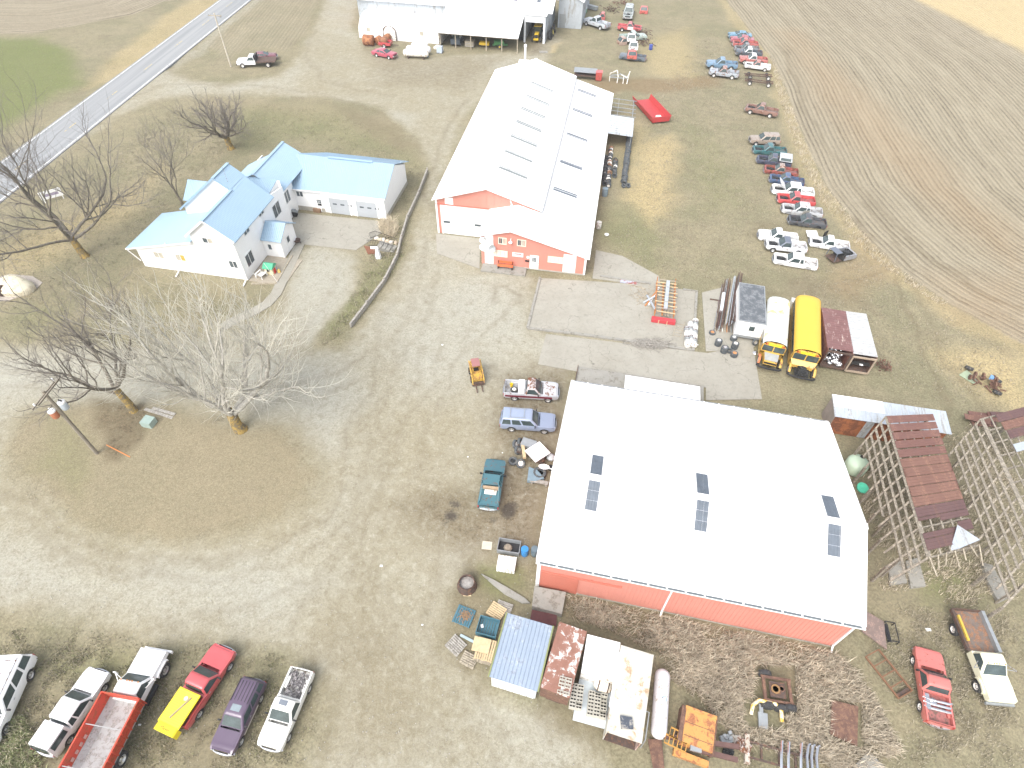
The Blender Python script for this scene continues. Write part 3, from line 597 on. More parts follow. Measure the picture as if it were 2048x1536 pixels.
# main two-storey wing
gw([(-5.2,0),(0,0),(0,5.7),(-2.6,7.75),(-5.2,5.7)],1,0,-1)
gw([(.13,0),(12.3,0),(12.3,5.1),(9.3,5.7),(.13,5.7)],0,0,1); gw([(.13,2),(6.2,2),(6.2,5.7),(.13,5.7)],0,-5.2,-1)
slab(hs_,'roof',[(.35,-.35,5.55),(.35,9.3,5.55),(-2.6,9.3,7.88),(-2.6,-.35,7.88)],BLUER,.23)
slab(hs_,'roof',[(-5.55,6.2,5.55),(-5.55,-.35,5.55),(-2.6,-.35,7.88),(-2.6,6.2,7.88)],BLUER,.23)
MB().bar((-2.6,-.4,7.9),(-2.6,6.2,7.9),.35,.05).build('ridge_cap',BLUER,hs_)
for s,x in ((1,.35),(-1,-5.55)): MB().bar((x,-.37,5.5),(-2.6,-.37,7.83),.05,.2).build('rake_trim',WHITE,hs_)
gutter(hs_,(.4,-.3,5.48),(.4,9.3,5.48),BLUER)
# taller rear gable
gw([(-9.9,0),(0,0),(0,5.7),(-4.3,9.1),(-9.9,4.7)],1,6.3,-1); gw([(-9.9,0),(-.14,0),(-.14,5.7),(-4.3,9.1),(-9.9,4.7)],1,9.2,1); gw([(6.4,0),(9.1,0),(9.1,4.6),(6.4,4.6)],0,-9.9,-1)
slab(hs_,'roof',[(-2.62,6.0,7.9),(-2.62,9.5,7.9),(-4.3,9.5,9.22),(-4.3,6.0,9.22)],BLUER,.23)
slab(hs_,'roof',[(-10.4,9.5,4.45),(-10.4,6.0,4.45),(-4.3,6.0,9.22),(-4.3,9.5,9.22)],BLUER,.23)
MB().bar((-4.3,5.97,9.25),(-4.3,9.52,9.25),.35,.05).build('ridge_cap',BLUER,hs_)
MB().bar((-10.4,5.98,4.45),(-4.3,5.98,9.22),.05,.2).build('rake_trim',BLUER,hs_); MB().bar((-4.3,5.98,9.2),(-2.6,5.98,7.88),.05,.18).build('rake_trim',BLUER,hs_)
MB().cyl((-3.2,6.9,8.2),(-3.2,6.9,10.2),.02,n=6).build('aerial',CHROMED,hs_)
# single-storey left wing
gw([(-13.3,0),(-5.15,0),(-5.15,4.7),(-13.3,2.85)],1,.02,-1); gw([(.14,0),(6.9,0),(6.9,2.8),(.14,2.8)],0,-13.3,-1)
slab(hs_,'roof',[(-14.3,7.1,2.7),(-14.3,-.38,2.7),(-5.22,-.38,4.82),(-5.22,7.1,4.82)],BLUER,.23)
MB().bar((-14.3,-.42,2.62),(-5.2,-.42,4.74),.05,.16).build('rake_trim',WHITE,hs_)
MB().bar((-14.25,-.35,2.6),(-13.35,-.1,.9),.08,.08).build('downspout',WHITE,hs_)
# rear-left porch
gw([(-13,0),(-9,0),(-9,2.75),(-13,2.75)],1,10.6,-1); gw([(10.7,0),(14.6,0),(14.6,2.75),(12.6,4.2),(10.7,2.75)],0,-13,-1)
slab(hs_,'roof',[(-13.3,10.3,2.75),(-8,10.3,2.75),(-8,12.6,4.4),(-13.3,12.6,4.4)],BLUER,.23); slab(hs_,'roof',[(-8,14.9,2.75),(-13.3,14.9,2.75),(-13.3,12.6,4.4),(-8,12.6,4.4)],BLUER,.23)
# link wing
slab(hs_,'roof',[(-6,9.35,5.35),(-.45,9.35,5.35),(-.45,12.4,6.0),(-6,12.4,6.0)],BLUER,.23)
gw([(-6,0),(-.1,0),(-.1,5.9),(-6,5.9)],1,12.3,1); gw([(9.25,4.6),(12.4,4.6),(12.4,5.97),(9.25,5.3)],0,-.47,1)
# cross wing behind
slab(hs_,'roof',[(0,12.1,4.45),(0,20.7,4.45),(-3.4,20.7,6.5),(-3.4,12.1,6.5)],BLUER,.23); slab(hs_,'roof',[(-7.4,17.4,4.45),(-7.4,12.1,4.45),(-3.4,12.1,6.5),(-3.4,17.4,6.5)],BLUER,.23)
MB().bar((-3.4,12.0,6.52),(-3.4,20.75,6.52),.35,.05).build('ridge_cap',BLUER,hs_)
gw([(12.4,0),(15.4,0),(15.4,4.5),(12.4,4.5)],0,-.5,1); gw([(-3.6,0),(-.5,0),(-.5,4.6),(-3.6,6.3)],1,20.5,1); gw([(12.4,0),(20.4,0),(20.4,4.4),(12.4,4.4)],0,-6.9,-1)
# garage
gw([(-1.2,0),(11.8,0),(11.8,3.1),(-1.2,3.1)],1,15.4,-1); gw([(-.5,0),(11.8,0),(11.8,3.1),(-.5,3.1)],1,24.5,1); gw([(15.53,0),(24.37,0),(24.37,3.1),(19.95,5.2),(15.53,3.1)],0,11.8,1)
slab(hs_,'garage_roof',[(-1.0,15.1,3.15),(12.15,15.1,3.15),(12.15,19.95,5.4),(-2.0,19.95,5.4)],BLUER,.23)
slab(hs_,'garage_roof',[(12.15,25.4,3.0),(.2,25.4,3.0),(-2.0,19.95,5.4),(12.15,19.95,5.4)],BLUER,.23)
MB().bar((3.0,19.9,5.45),(9.2,19.9,5.45),.4,.1).build('ridge_vent',BLUER,hs_); gutter(hs_,(-1.0,15.05,3.1),(12.1,15.05,3.1),WHITE)
obox(MB(),1,15.4,-1,-1.1,3.3,-.05,.55,.01,.05).build('foundation',FOUND,hs_); obox(MB(),0,11.8,1,15.4,24.5,-.05,.5,.01,.05).build('foundation',FOUND,hs_)
GD = mat('garage_door_white',(.40,.425,.45),.5,0,.06,.7)
for c0,c1 in (((655,396),(703,430)),((709,402),(758,437))):
    p, q = FH.plane(*c0,1,15.4), FH.plane(*c1,1,15.4); x0, x1 = p.x+.15, q.x-.05
    g = MB()
    for k in range(4): g.box(x0,x1,15.33,15.4,.02+k*.56,.56+k*.56)
    g = g.build('garage_door',GD,hs_)
    for k in range(3): obox(MB(),1,15.33,-1,x0+.45+k*1.05,x0+.45+k*1.05+.55,1.35,1.55,0,.012).build('pane',HGLASS,g)
    b = MB(); obox(b,1,15.4,-1,x0-.22,x0,0,2.55,.0,.12); obox(b,1,15.4,-1,x1,x1+.22,0,2.55,.0,.12); obox(b,1,15.4,-1,x0,x1,2.28,2.5,.0,.1); b.build('door_trim',WHITE,hs_)
p, q = FH.plane(630,397,1,15.4), FH.plane(646,427,1,15.4)
d = obox(MB(),1,15.4,-1,p.x,q.x,.05,2.1,.01,.06).build('side_door',WHITE,hs_)
for i in range(3):
    for j in range(2): obox(MB(),1,15.34,-1,p.x+.2+i*.2,p.x+.36+i*.2,1.35+j*.25,1.56+j*.25,0,.012).build('pane',HGLASS,d)
obox(MB(),1,15.34,-1,p.x+.22,p.x+.75,.95,1.25,0,.012).build('pane',BLACK,d)
pwin(hs_,FH,1,15.4,-1,(592,382),(607,393),panes=2)
# windows of the front and right walls
for c0,c1,gl in (((306,503),(330,517),[CURT,CURT]),((350,508),(373,522),[CURT,CURTY]),((404,475),(427,487),[HGLASS,CURT]),((457,521),(477,536),[HGLASS,HGLASS])):
    pwin(hs_,FH,1,0.02 if c0[0] < 380 else 0,-1,c0,c1,panes=2,glass=gl)
for (u,v,w,h,pn) in ((499,517,1.5,1.5,2),(492,461,1.1,.75,2),(521,424,1.1,.75,2),(553,419,1.7,1.6,2),(574,393,1.2,1.5,2)):
    p = FH.plane(u,v,0,0); window(hs_,0,0,1,p.y-w/2,p.y+w/2,p.z-h/2,p.z+h/2,panes=pn)
for x in (-8.6,-.05):
    MB().bar((x,-.35,4.2 if x < -1 else 5.4),(x,-.08,3.8 if x < -1 else 5.0),.09,.09).bar((x,-.07,.5 if x < -1 else 5.0),(x,-.07,.3),.09,.09).bar((x,-.1,.32),(x+.05,-1.2,.06),.12,.12).build('downspout',WHITE,hs_)
# entry vestibule
wall(hs_,[(.02,0),(2.35,0),(2.35,2.5),(.02,2.5)],1,4.9,-1,HW); wall(hs_,[(5.03,0),(8.5,0),(8.5,2.5),(6.7,3.65),(5.03,2.5)],0,2.35,1,HW); wall(hs_,[(.02,0),(2.22,0),(2.22,2.5),(.02,2.5)],1,8.5,1,HW)
slab(hs_,'porch_roof',[(.02,4.55,2.45),(2.65,4.55,2.45),(2.65,6.7,3.78),(.02,6.7,3.78)],BLUER,.23); slab(hs_,'porch_roof',[(2.65,8.85,2.45),(.02,8.85,2.45),(.02,6.7,3.78),(2.65,6.7,3.78)],BLUER,.23)
MB().box(2.36,2.42,6.1,7.05,.12,2.15).build('front_door',WHITE,hs_)
MB().box(2.422,2.43,6.3,6.85,1.2,1.95).build('door_glass',HGLASS,hs_)
pwin(hs_,FH,1,4.9,-1,(535,488),(545,499),panes=1)
struct('patio', MB().prism([tuple((FH.M @ Vector(p)).xy) for p in ((.1,-.1,0),(4.6,-.1,0),(4.6,4.9,0),(.1,4.9,0))], -.1,.03), mat('patio_gravel',(.33,.29,.23),.95,0,.2,3,bump=.4))

# ---------------------------------------------------------------- machine sheds at the far side of the yard
FM = Frame(-30.8, 130.3, -10)
ms = thing('machine_shed', 'wide white machine shed with open-fronted bays and a tall tractor bay', 'shed', FM.o, FM.r)
# low rounded shop
pr = [(-2.5+0,0)]
arc = [(4.2+4.2*(1-math.cos(R(a)))-.0, 3.6*math.sin(R(a))**.75) for a in range(0,181,12)]
b = MB(); n = len(arc)
va = [(-2.4,y-.0,z) for y,z in arc]+[(14.6,y,z) for y,z in arc]
b.add(va,[(i,i+1,n+i+1,n+i) for i in range(n-1)]+[tuple(range(n-1,-1,-1)),tuple(range(n,2*n))]); b.build('arched_shell',WHITE,ms,30)
ar2 = [(-.1,1.5)]
b = MB(); pts = [(4.3+1.35*math.cos(R(a)),3.95,1.55+1.15*math.sin(R(a))) for a in range(0,181,20)]; pts = [(5.65,3.9,0)]+pts+[(2.95,3.9,0)]; b.tube(pts,.1,6); b.build('door_arch',RUSTD,ms)
MB().box(3.1,5.5,3.95,4.3,0,2.3).build('arched_door',WHITED,ms)
for x in (-.6,4.1,10.6): window(ms,1,4.35,-1,x,x+.7,1.1,2.0,fm=CREAM,panes=1,glass=CURT)
# silver hall behind
wall(ms,[(-4.4,0),(15,0),(15,5.2),(-4.4,5.2)],1,10.5,-1,GALV,.6); wall(ms,[(10.6,0),(26,0),(26,5.2),(18,8),(10.6,5.2)],0,-4.4,-1,REDW)
slab(ms,'roof',[(-4.8,9.9,5.2),(36.5,9.9,5.2),(36.5,18.3,8),(-4.8,18.3,8)],WHITE,1.2); slab(ms,'roof',[(36.5,27,5),(-4.8,27,5),(-4.8,18.3,8),(36.5,18.3,8)],WHITE,1.2)
# open lean-to
slab(ms,'lean_to_roof',[(14.7,2.3,2.75),(31.0,2.3,2.75),(31.0,10.1,5.15),(14.7,10.1,5.15)],WHITE,.9)
for i in range(6): MB().box(15.1+i*3.12,15.28+i*3.12,2.75,2.93,-.1,2.7).build('post',WOOD,ms)
MB().box(14.8,31,2.7,2.76,2.45,2.68).build('header',WOOD,ms)
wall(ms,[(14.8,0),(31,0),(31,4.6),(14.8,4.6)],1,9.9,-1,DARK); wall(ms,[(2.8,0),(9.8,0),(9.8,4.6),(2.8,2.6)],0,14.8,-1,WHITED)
# tall tractor bay
TB = mat('bay_white_metal',(.66,.69,.72),.5,0,.05,1)
b = MB(); b.box(31.0,31.35,8.9,9.2,0,5.0); b.box(34.9,35.3,8.9,9.2,0,5.0); b.box(31.0,35.3,8.88,9.18,3.75,5.1); b.build('bay_frame',TB,ms)
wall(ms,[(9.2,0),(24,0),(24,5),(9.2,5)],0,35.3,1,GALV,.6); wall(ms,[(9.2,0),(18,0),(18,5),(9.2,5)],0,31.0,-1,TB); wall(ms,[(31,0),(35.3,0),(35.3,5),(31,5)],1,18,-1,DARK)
slab(ms,'bay_roof',[(30.8,8.6,5.1),(35.6,8.6,5.1),(35.6,12.5,5.5+.75),(30.8,12.5,6.25)],WHITE,1.2)
for x,y in ((24.3,15),(28.5,14),(33.2,13.5),(10.5,14.5)):
    z = 5.2+(y-9.9)/3+.02; MB().sheet((x-.4,y-1.2,z-.4),(x+.4,y-1.2,z-.4),(x+.4,y+1.2,z+.4),(x-.4,y+1.2,z+.4),.03,.3,.02).build('skylight',SKYL,ms)
b = thing('silver_barn', 'silver metal barn end with grey door beyond the tractor bay', 'barn', FM.M @ Vector((36.6,17,0)), FM.r)
wall(b,[(0,0),(5,0),(5,5.2),(2.5,6.2),(0,5.2)],1,2,-1,GALV,.6); wall(b,[(2.1,0),(20,0),(20,5),(2.1,5)],0,5,1,GALV,.6)
slab(b,'roof',[(-.3,1.6,5.1),(2.5,1.6,6.3),(2.5,20,6.3),(-.3,20,5.1)][::-1],WHITE,.8); slab(b,'roof',[(5.3,1.6,5.1),(5.3,20,5.1),(2.5,20,6.3),(2.5,1.6,6.3)],WHITE,.8)
obox(MB(),1,2,-1,.3,1.6,0,2.6,.03,.08).build('door',STEELG,b)
# ================================================================ VEHICLES
def wheel_mesh(r, w, rim):
    def tyre(): 
        h = w/2; return MB().lathe([(r*rim,-h*.8),(r*.82,-h),(r*.95,-h*.92),(r,-h*.6),(r,h*.6),(r*.95,h*.92),(r*.82,h),(r*rim,h*.8),(r*rim*.96,h*.4)],20,ax='y').mesh('wheel',50)
    def rm():
        h = w/2; return MB().lathe([(.0,h*.30),(r*.16,h*.62),(r*.24,h*.5),(r*rim*.55,h*.3),(r*rim*.78,h*.55),(r*rim*.99,h*.86),(r*rim*.99,-h*.86),(r*rim*.7,-h*.3),(0,-h*.3)],16,ax='y').mesh('rim',40)
    return cached(('ty',r,w,rim),tyre), cached(('rim',r,w,rim),rm)
def add_wheel(par, x, y, r=.37, w=.25, rim=.62, rm=None, z=None, flip=None):
    t, m = wheel_mesh(r,w,rim); s = (1 if y > 0 else -1) if flip is None else flip
    o = mkobj('wheel',t,TYRE,par,loc=(x,y,r if z is None else z)); o.scale = (1,s,1)
    mkobj('rim',m,rm or RIMS,o); return o
KINDS = dict(
 pickup=dict(L=5.35,W=1.98,belt=1.08,hood=1.02,roof=1.80,ax=(1.72,-1.62),cab=(-.55,1.0,-.38,.42),bed=(-2.62,-.62),wr=.37,door=(-.4,.85)),
 extcab=dict(L=5.75,W=2.0,belt=1.10,hood=1.06,roof=1.84,ax=(1.92,-1.72),cab=(-1.05,1.15,-.9,.55),bed=(-2.80,-1.12),wr=.38,door=(-.1,1.0)),
 suv=dict(L=4.95,W=1.93,belt=1.10,hood=1.04,roof=1.82,ax=(1.55,-1.40),cab=(-2.40,.95,-2.25,.32),bed=None,wr=.37,door=(-.2,.8)),
 bigsuv=dict(L=5.5,W=2.0,belt=1.14,hood=1.10,roof=1.90,ax=(1.72,-1.60),cab=(-2.68,1.05,-2.55,.42),bed=None,wr=.39,door=(-.1,.9)),
 sedan=dict(L=4.85,W=1.80,belt=.92,hood=.86,roof=1.40,ax=(1.45,-1.35),cab=(-1.75,1.05,-1.1,.15),bed=None,wr=.32,door=(-.2,.8)),
)
def body_parts(kind):
    k = KINDS[kind]; L2 = k['L']/2; W2 = k['W']/2; wr = k['wr']; sill = .42 if kind != 'sedan' else .30; R_ = wr+.09
    cabr, cabf = k['cab'][0], k['cab'][1]; ax = k['ax']; bed = k['bed']
    def top(x):
        if x > cabf: t = (x-cabf)/(L2-cabf); return k['belt']-(k['belt']-k['hood'])*min(1,t*1.6)-.10*max(0,(t-.78)/.22)**2
        if kind == 'sedan' and x < cabr: return k['belt']-.02-.06*((cabr-x)/(cabr+L2))**2
        return k['belt']
    def bot(x):
        z = sill
        for a in ax:
            if abs(x-a) < R_: z = max(z, wr+math.sqrt(R_**2-(x-a)**2))
        return min(z, top(x)-.1)
    def plan(x):
        f = 1.0
        if x > L2-.75: f -= .11*((x-(L2-.75))/.75)**2.2
        if x < -L2+.4: f -= .04*((-L2+.4-x)/.4)**2
        return f
    def hw(x, z):
        c = .78 if kind != 'sedan' else .6
        return W2*plan(x)*(1-.05*max(0,(z-c)/.4)**2-.06*max(0,(c-z)/.4)**2)
    xs_ = sorted(set([round(v,3) for v in list(np.linspace(-L2,L2,30))+[a+R_*math.cos(R(t)) for a in ax for t in range(0,181,15)]+[cabr,cabf]+list(k['door'])+(list(bed) if bed else [])]))
    def side(x0, x1, s, off=0., rows=6, z0=None, z1=None):
        X = [x for x in xs_ if x0-1e-6 <= x <= x1+1e-6]; b = MB(); v = []
        for x in X:
            za, zb = bot(x), top(x)
            if z0 is not None: za = max(za,z0)
            if z1 is not None: zb = min(zb,z1)
            for j in range(rows): z = za+(zb-za)*j/(rows-1); v.append((x,s*(hw(x,z)+off),z))
        f = []
        for i in range(len(X)-1):
            for j in range(rows-1):
                q = (i*rows+j,(i+1)*rows+j,(i+1)*rows+j+1,i*rows+j+1); f.append(q if s < 0 else q[::-1])
        return b.add(v,f)
    def deck(x0, x1, crown=.03, dz=0., inset=0., n=9):
        X = [x for x in xs_ if x0-1e-6 <= x <= x1+1e-6]; b = MB(); v = []
        for x in X:
            h = hw(x,top(x))-inset
            for j in range(n): t = -1+2*j/(n-1); v.append((x,h*t,top(x)+dz+crown*(1-t*t)))
        f = [(i*n+j,(i+1)*n+j,(i+1)*n+j+1,i*n+j+1) for i in range(len(X)-1) for j in range(n-1)]
        return b.add(v,f)
    def cap(x, s, rows=6, n=9):
        b = MB(); v = []
        za, zb = .46 if kind != 'sedan' else .34, top(x)
        for j in range(rows):
            z = za+(zb-za)*j/(rows-1); h = hw(x,z)
            for i in range(n): t = -1+2*i/(n-1); v.append((x+s*.05*(1-t*t),h*t,z))
        f = []
        for j in range(rows-1):
            for i in range(n-1):
                q = (j*n+i,j*n+i+1,(j+1)*n+i+1,(j+1)*n+i); f.append(q if s > 0 else q[::-1])
        return b.add(v,f)
    def shell(front=True):
        b = MB()
        for s in (-1,1): q = side(-L2,L2,s); b.add(q.v,q.f)
        for x,s in ((L2,1),(-L2,-1)): q = cap(x,s); b.add(q.v,q.f)
        # under tray, wheel wells, bulkhead
        b.box(-L2+.06,L2-.06,-W2*.86,W2*.86,sill,sill+.04)
        if bed:
            x0,x1 = bed; h = hw(x0,k['belt']); zt = k['belt']; fl = .70
            for s in (-1,1): b.box(x0,x1,*(sorted((s*(h-.09),s*(h-.005)))),zt-.03,zt+.012); b.box(x0,x1,*(sorted((s*(h-.12),s*(h-.09)))),fl,zt+.012)
            b.box(-L2+.01,x0,-h+.02,h-.02,zt-.04,zt+.006); b.box(x1-.04,x1,-h+.1,h-.1,fl,zt+.02)
            q = deck(x1,cabf,.0,.0); b.add(q.v,q.f)
            for s in (-1,1): b.box(ax[1]-.42,ax[1]+.42,*(sorted((s*(h-.3),s*(h-.12)))),fl,fl+.2)
        else: q = deck(cabr if kind == 'sedan' else -L2,cabf,.0,.0); b.add(q.v,q.f)
        if kind == 'sedan': q = deck(-L2,cabr,.02); b.add(q.v,q.f)
        # engine bay walls
        b.box(cabf-.03,cabf,-W2*.9,W2*.9,.55,k['belt']-.01); 
        for s in (-1,1): b.box(cabf,L2-.12,*(sorted((s*(W2*.83-.14),s*(W2*.83-.10)))),.5,k['hood']-.06)
        fen = MB()
        X = [x for x in xs_ if cabf-1e-6 <= x <= L2+1e-6]
        for s in (-1,1):
            v = []
            for x in X: h = hw(x,top(x)); v += [(x,s*h,top(x)),(x,s*(h-.16),top(x)+.015),(x,s*(h-.17),top(x)-.14)]
            f = []
            for i in range(len(X)-1):
                for j in range(2):
                    q = (3*i+j,3*i+j+1,3*i+3+j+1,3*i+3+j); f.append(q[::-1] if s < 0 else q)
            fen.add(v,f)
        b.add(fen.v,fen.f)
        b.box(L2-.28,L2-.03,-W2*.76,W2*.76,top(L2-.1)-.14,top(L2-.15)-.01)
        return b.mesh('body',35)
    def bedfloor():
        x0,x1 = bed; h = hw(x0,k['belt'])-.12; b = MB(); b.box(x0,x1,-h,h,.66,.70)
        for i in range(9): y = -h+.1+(2*h-.2)*i/8; b.box(x0+.02,x1-.05,y-.03,y+.03,.70,.715)
        return b.mesh('bed_floor')
    def hoodm(): return deck(cabf+.02,L2-.06,.035,.028,.15).mesh('hood',35)
    def ring(z, x0, x1, h, n=4, r=.14):
        pts = []
        for cx,cy,a0 in ((x1-r,h-r,0),(x0+r,h-r,90),(x0+r,-h+r,180),(x1-r,-h+r,270)):
            for i in range(n+1): a = R(a0+90*i/n); pts.append((cx+r*math.cos(a),cy+r*math.sin(a),z))
        return pts
    xr0, xr1 = k['cab'][2], k['cab'][3]; zb, zr = k['belt'], k['roof']; wb = hw(0,zb)-.012; wt = wb-(.16 if kind != 'sedan' else .2)
    def lerp(t): return (cabr+(xr0-cabr)*t, cabf+(xr1-cabf)*t, wb+(wt-wb)*t)
    def cabm():
        b = MB(); rings = []
        for t in (-.02,.5,1.0): x0,x1,h = lerp(t); rings.append(ring(zb+(zr-.09-zb)*t,x0,x1,h))
        x0,x1,h = lerp(1.0); l_ = x1-x0; rings += [ring(zr-.035,x0+.03,x1-.05,h-.05),ring(zr-.005,x0+min(.16,.15*l_),x1-min(.2,.18*l_),h-.18,r=.12),ring(zr+.015,x0+.3*l_,x1-.3*l_,h-.42,r=.1)]
        n = len(rings[0]); v = sum(rings,[]); f = [(j*n+i,j*n+(i+1)%n,(j+1)*n+(i+1)%n,(j+1)*n+i) for j in range(len(rings)-1) for i in range(n)]+[tuple(range((len(rings)-1)*n,len(rings)*n))]
        return b.add(v,f).mesh('cab',40)
    zt = zr-.09
    def pane(c4, off):
        a,b_,c,d = map(Vector,c4); n = (b_-a).cross(d-a).normalized()*off
        return MB().add([p+n for p in (a,b_,c,d)]+[p-n*.5 for p in (a,b_,c,d)],[(0,1,2,3),(0,4,5,1),(1,5,6,2),(2,6,7,3),(3,7,4,0)])
    def pt(t, e, y): x0,x1,h = lerp(t); return (x1 if e > 0 else x0, y*h, zb+(zt-zb)*t)
    def wsh(): return pane((pt(.06,1,-.86),pt(.06,1,.86),pt(.97,1,.84),pt(.97,1,-.84)),.012).mesh('windshield')
    def rear(): return pane((pt(.12,-1,.82),pt(.12,-1,-.82),pt(.92,-1,-.78),pt(.92,-1,.78)),.012).mesh('rear_window')
    def sidew(s, f0, f1):
        def q(t,f):
            x0,x1,h = lerp(t); xx = x0+.10+(x1-x0-.26)*f; return (xx,s*h,zb+(zt-zb)*t)
        # front edge follows the windshield pillar
        c = (q(.08,f0),q(.08,f1),q(.90,f1),q(.90,f0))
        return pane(c if s < 0 else c[::-1],.012).mesh('side_window')
    def door(s):
        m = side(k['door'][0],k['door'][1],s,.008,6,sill+.06,k['belt']-.02); return m.mesh('door',35)
    return dict(L2=L2,W2=W2,top=top,hw=hw,shell=lambda: cached((kind,'shell'),shell),bedf=lambda: cached((kind,'bedf'),bedfloor),hood=lambda: cached((kind,'hood'),hoodm),cab=lambda: cached((kind,'cab'),cabm),
        wsh=lambda: cached((kind,'wsh'),wsh),rear=lambda: cached((kind,'rear'),rear),sidew=lambda s,a,b_: cached((kind,'sw',s,a,b_),lambda: sidew(s,a,b_)),door=lambda s: cached((kind,'door',s),lambda: door(s)),k=k,lerp=lerp,zt=zt)
BPC = {}
def engine(par, xf, xr, w):
    """bare engine bay: block, air cleaner, battery, radiator"""
    def m():
        b = MB(); b.box(xr+.15,xf-.45,-.28,.28,.55,.85); b.box(xr+.2,xf-.55,-.42,-.28,.6,.8); b.box(xr+.2,xf-.55,.28,.42,.6,.8)
        b.cyl((xr+.5,0,.85),(xr+.5,0,.97),.24,n=16); b.box(xf-.42,xf-.34,-w*.55,w*.55,.5,.9); b.box(xf-.75,xf-.5,w*.45,w*.62,.6,.88); b.tube([(xf-.4,-.2,.85),(xf-.6,-.3,.95),(xr+.4,-.4,.86)],.04); b.cyl((xf-.5,0,.7),(xf-.46,0,.7),.2,n=12)
        b.box(xr+.02,xf-.29,-w*.72,w*.72,.47,.56)
        return b.mesh('engine',40)
    return mkobj('engine',cached(('eng',round(xf,2),round(xr,2),w),m),ENGINE,par)
def vehicle(kind, front, rear, col, label, name=None, worn=0., hood=True, wheels='1111', rim=None, roofc=None, group=None, cat=None, z=0., dz=0., bumper=None, glassm=None, tyre_r=None, hoodc=None, bedc=None, fit=True, tilt=0., windows=True, doors=True, lowerc=None):
    """front / rear: photo pixels of the middle of the nose and tail at 0.7 m"""
    if kind not in BPC: BPC[kind] = body_parts(kind)
    B_ = BPC[kind]; k = B_['k']
    h, ln, mid = heading(*rear,*front,.7); s = min(1.13,max(.88,ln/k['L'])) if fit else 1
    name = name or {'pickup':'pickup_truck','extcab':'pickup_truck','suv':'suv','bigsuv':'suv','sedan':'sedan'}[kind]
    cat = cat or {'pickup':'pickup','extcab':'pickup','suv':'suv','bigsuv':'suv','sedan':'car'}[kind]
    nowh = wheels.count('0'); drop = -.26 if nowh >= 3 else 0
    t = thing(name,label,cat,(mid.x,mid.y,z),(0,tilt,h),group,s)
    pm = paint(col,worn); rim = rim or RIMS; gl = glassm or GLASS
    def part(n, me, m, **kw): o = mkobj(n,me,m,t,**kw); o.location.z += dz+drop; return o
    L2,W2 = B_['L2'],B_['W2']
    part('body',B_['shell'](),pm)
    if k['bed']: part('bed_floor',B_['bedf'](),bedc or mat('bed_%d_%d_%d' % tuple(int(x*99) for x in col),tuple(.07+x*.5 for x in col),.8,0,.2,4,(.13,.10,.08),.25,3))
    if hood: part('hood',B_['hood'](),hoodc or pm)
    else: e = engine(t,L2,k['cab'][1],W2); e.location.z += dz+drop
    part('cab_roof',B_['cab'](),roofc or pm)
    if windows:
        part('windshield',B_['wsh'](),gl); part('rear_window',B_['rear'](),gl)
        div = {'pickup':[(0,1)],'extcab':[(0,.26),(.33,1)],'suv':[(0,.22),(.27,.56),(.61,.97)],'bigsuv':[(0,.26),(.31,.58),(.63,.97)],'sedan':[(.08,.44),(.49,.97)]}[kind]
        for sd_ in (-1,1):
            for a,b_ in div: part('side_window',B_['sidew'](sd_,a,b_),gl)
    for sd_ in (-1,1):
        if doors:
            d = part('door',B_['door'](sd_),lowerc or pm)
            mkobj('handle',cached('hndl',lambda: MB().box(-.08,.08,-.015,.015,-.02,.02).mesh('handle')),CHROMED,d,loc=(k['door'][0]+.14,sd_*(W2+.0),k['belt']-.14))
        part('mirror',cached(('mir',sd_),lambda: MB().box(-.05,.05,*sorted((sd_*.0,sd_*.2)),-.07,.09).bar((0,0,0),(0,-sd_*.1,-.05),.03,.03).mesh('mirror')),BLACK,loc=(k['cab'][1]-.28,sd_*(W2+.02),k['belt']+.09))
        zf = k['hood']-.26
        part('headlight',cached('hdl',lambda: MB().box(-.03,.035,-.13,.13,-.075,.075).mesh('headlight')),HEADL,loc=(L2+.005,sd_*(W2*.72),zf))
        part('tail_light',cached(('tll',k['bed'] is not None),lambda: MB().box(-.03,.03,-.05,.05,-.16,.16).mesh('tail_light')),TAIL,loc=(-L2-.01,sd_*(W2*.9),k['belt']-.22))
    part('grille',cached(('gri',kind),lambda: MB().box(-.02,.03,-W2*.52,W2*.52,-.1,.1).box(.03,.04,-W2*.52,W2*.52,-.015,.015).mesh('grille')),BLACK if worn < .3 else CHROMED,loc=(L2+.03,0,k['hood']-.26))
    bm = bumper or (CHROME if worn < .15 else CHROMED)
    def bump_(f):
        b = MB(); n = 9; pts = [(.13*(1-(t_*t_))-.10*abs(t_)**4,W2*.985*t_,0) for t_ in np.linspace(-1,1,n)]
        v = []
        for p in pts: v += [(p[0],p[1],-.09),(p[0]+.05,p[1],-.02),(p[0]+.03,p[1],.08),(p[0]-.07,p[1],.09)]
        f = [(4*i+j,4*i+4+j,4*i+4+(j+1)%4,4*i+(j+1)%4) for i in range(n-1) for j in range(4)]+[(0,1,2,3),(4*n-1,4*n-2,4*n-3,4*n-4)]
        return b.add(v,f).mesh('bumper',30)
    part('bumper',cached(('bmp',kind),lambda: bump_(1)),bm,loc=(L2+.0,0,.52)); o = part('bumper',cached(('bmp',kind),lambda: bump_(1)),bm,loc=(-L2,0,.52),rot=math.pi)
    for i,(x,y) in enumerate(((k['ax'][0],W2-.14),(k['ax'][0],-W2+.14),(k['ax'][1],W2-.14),(k['ax'][1],-W2+.14))):
        if wheels[i] == '1': add_wheel(t,x,y,tyre_r or k['wr'],.25,.62,rim)
    return t
def on(t, name, mb, m, smooth=None, **k): return mkobj(name, mb.mesh(name,smooth), m, t, **k)
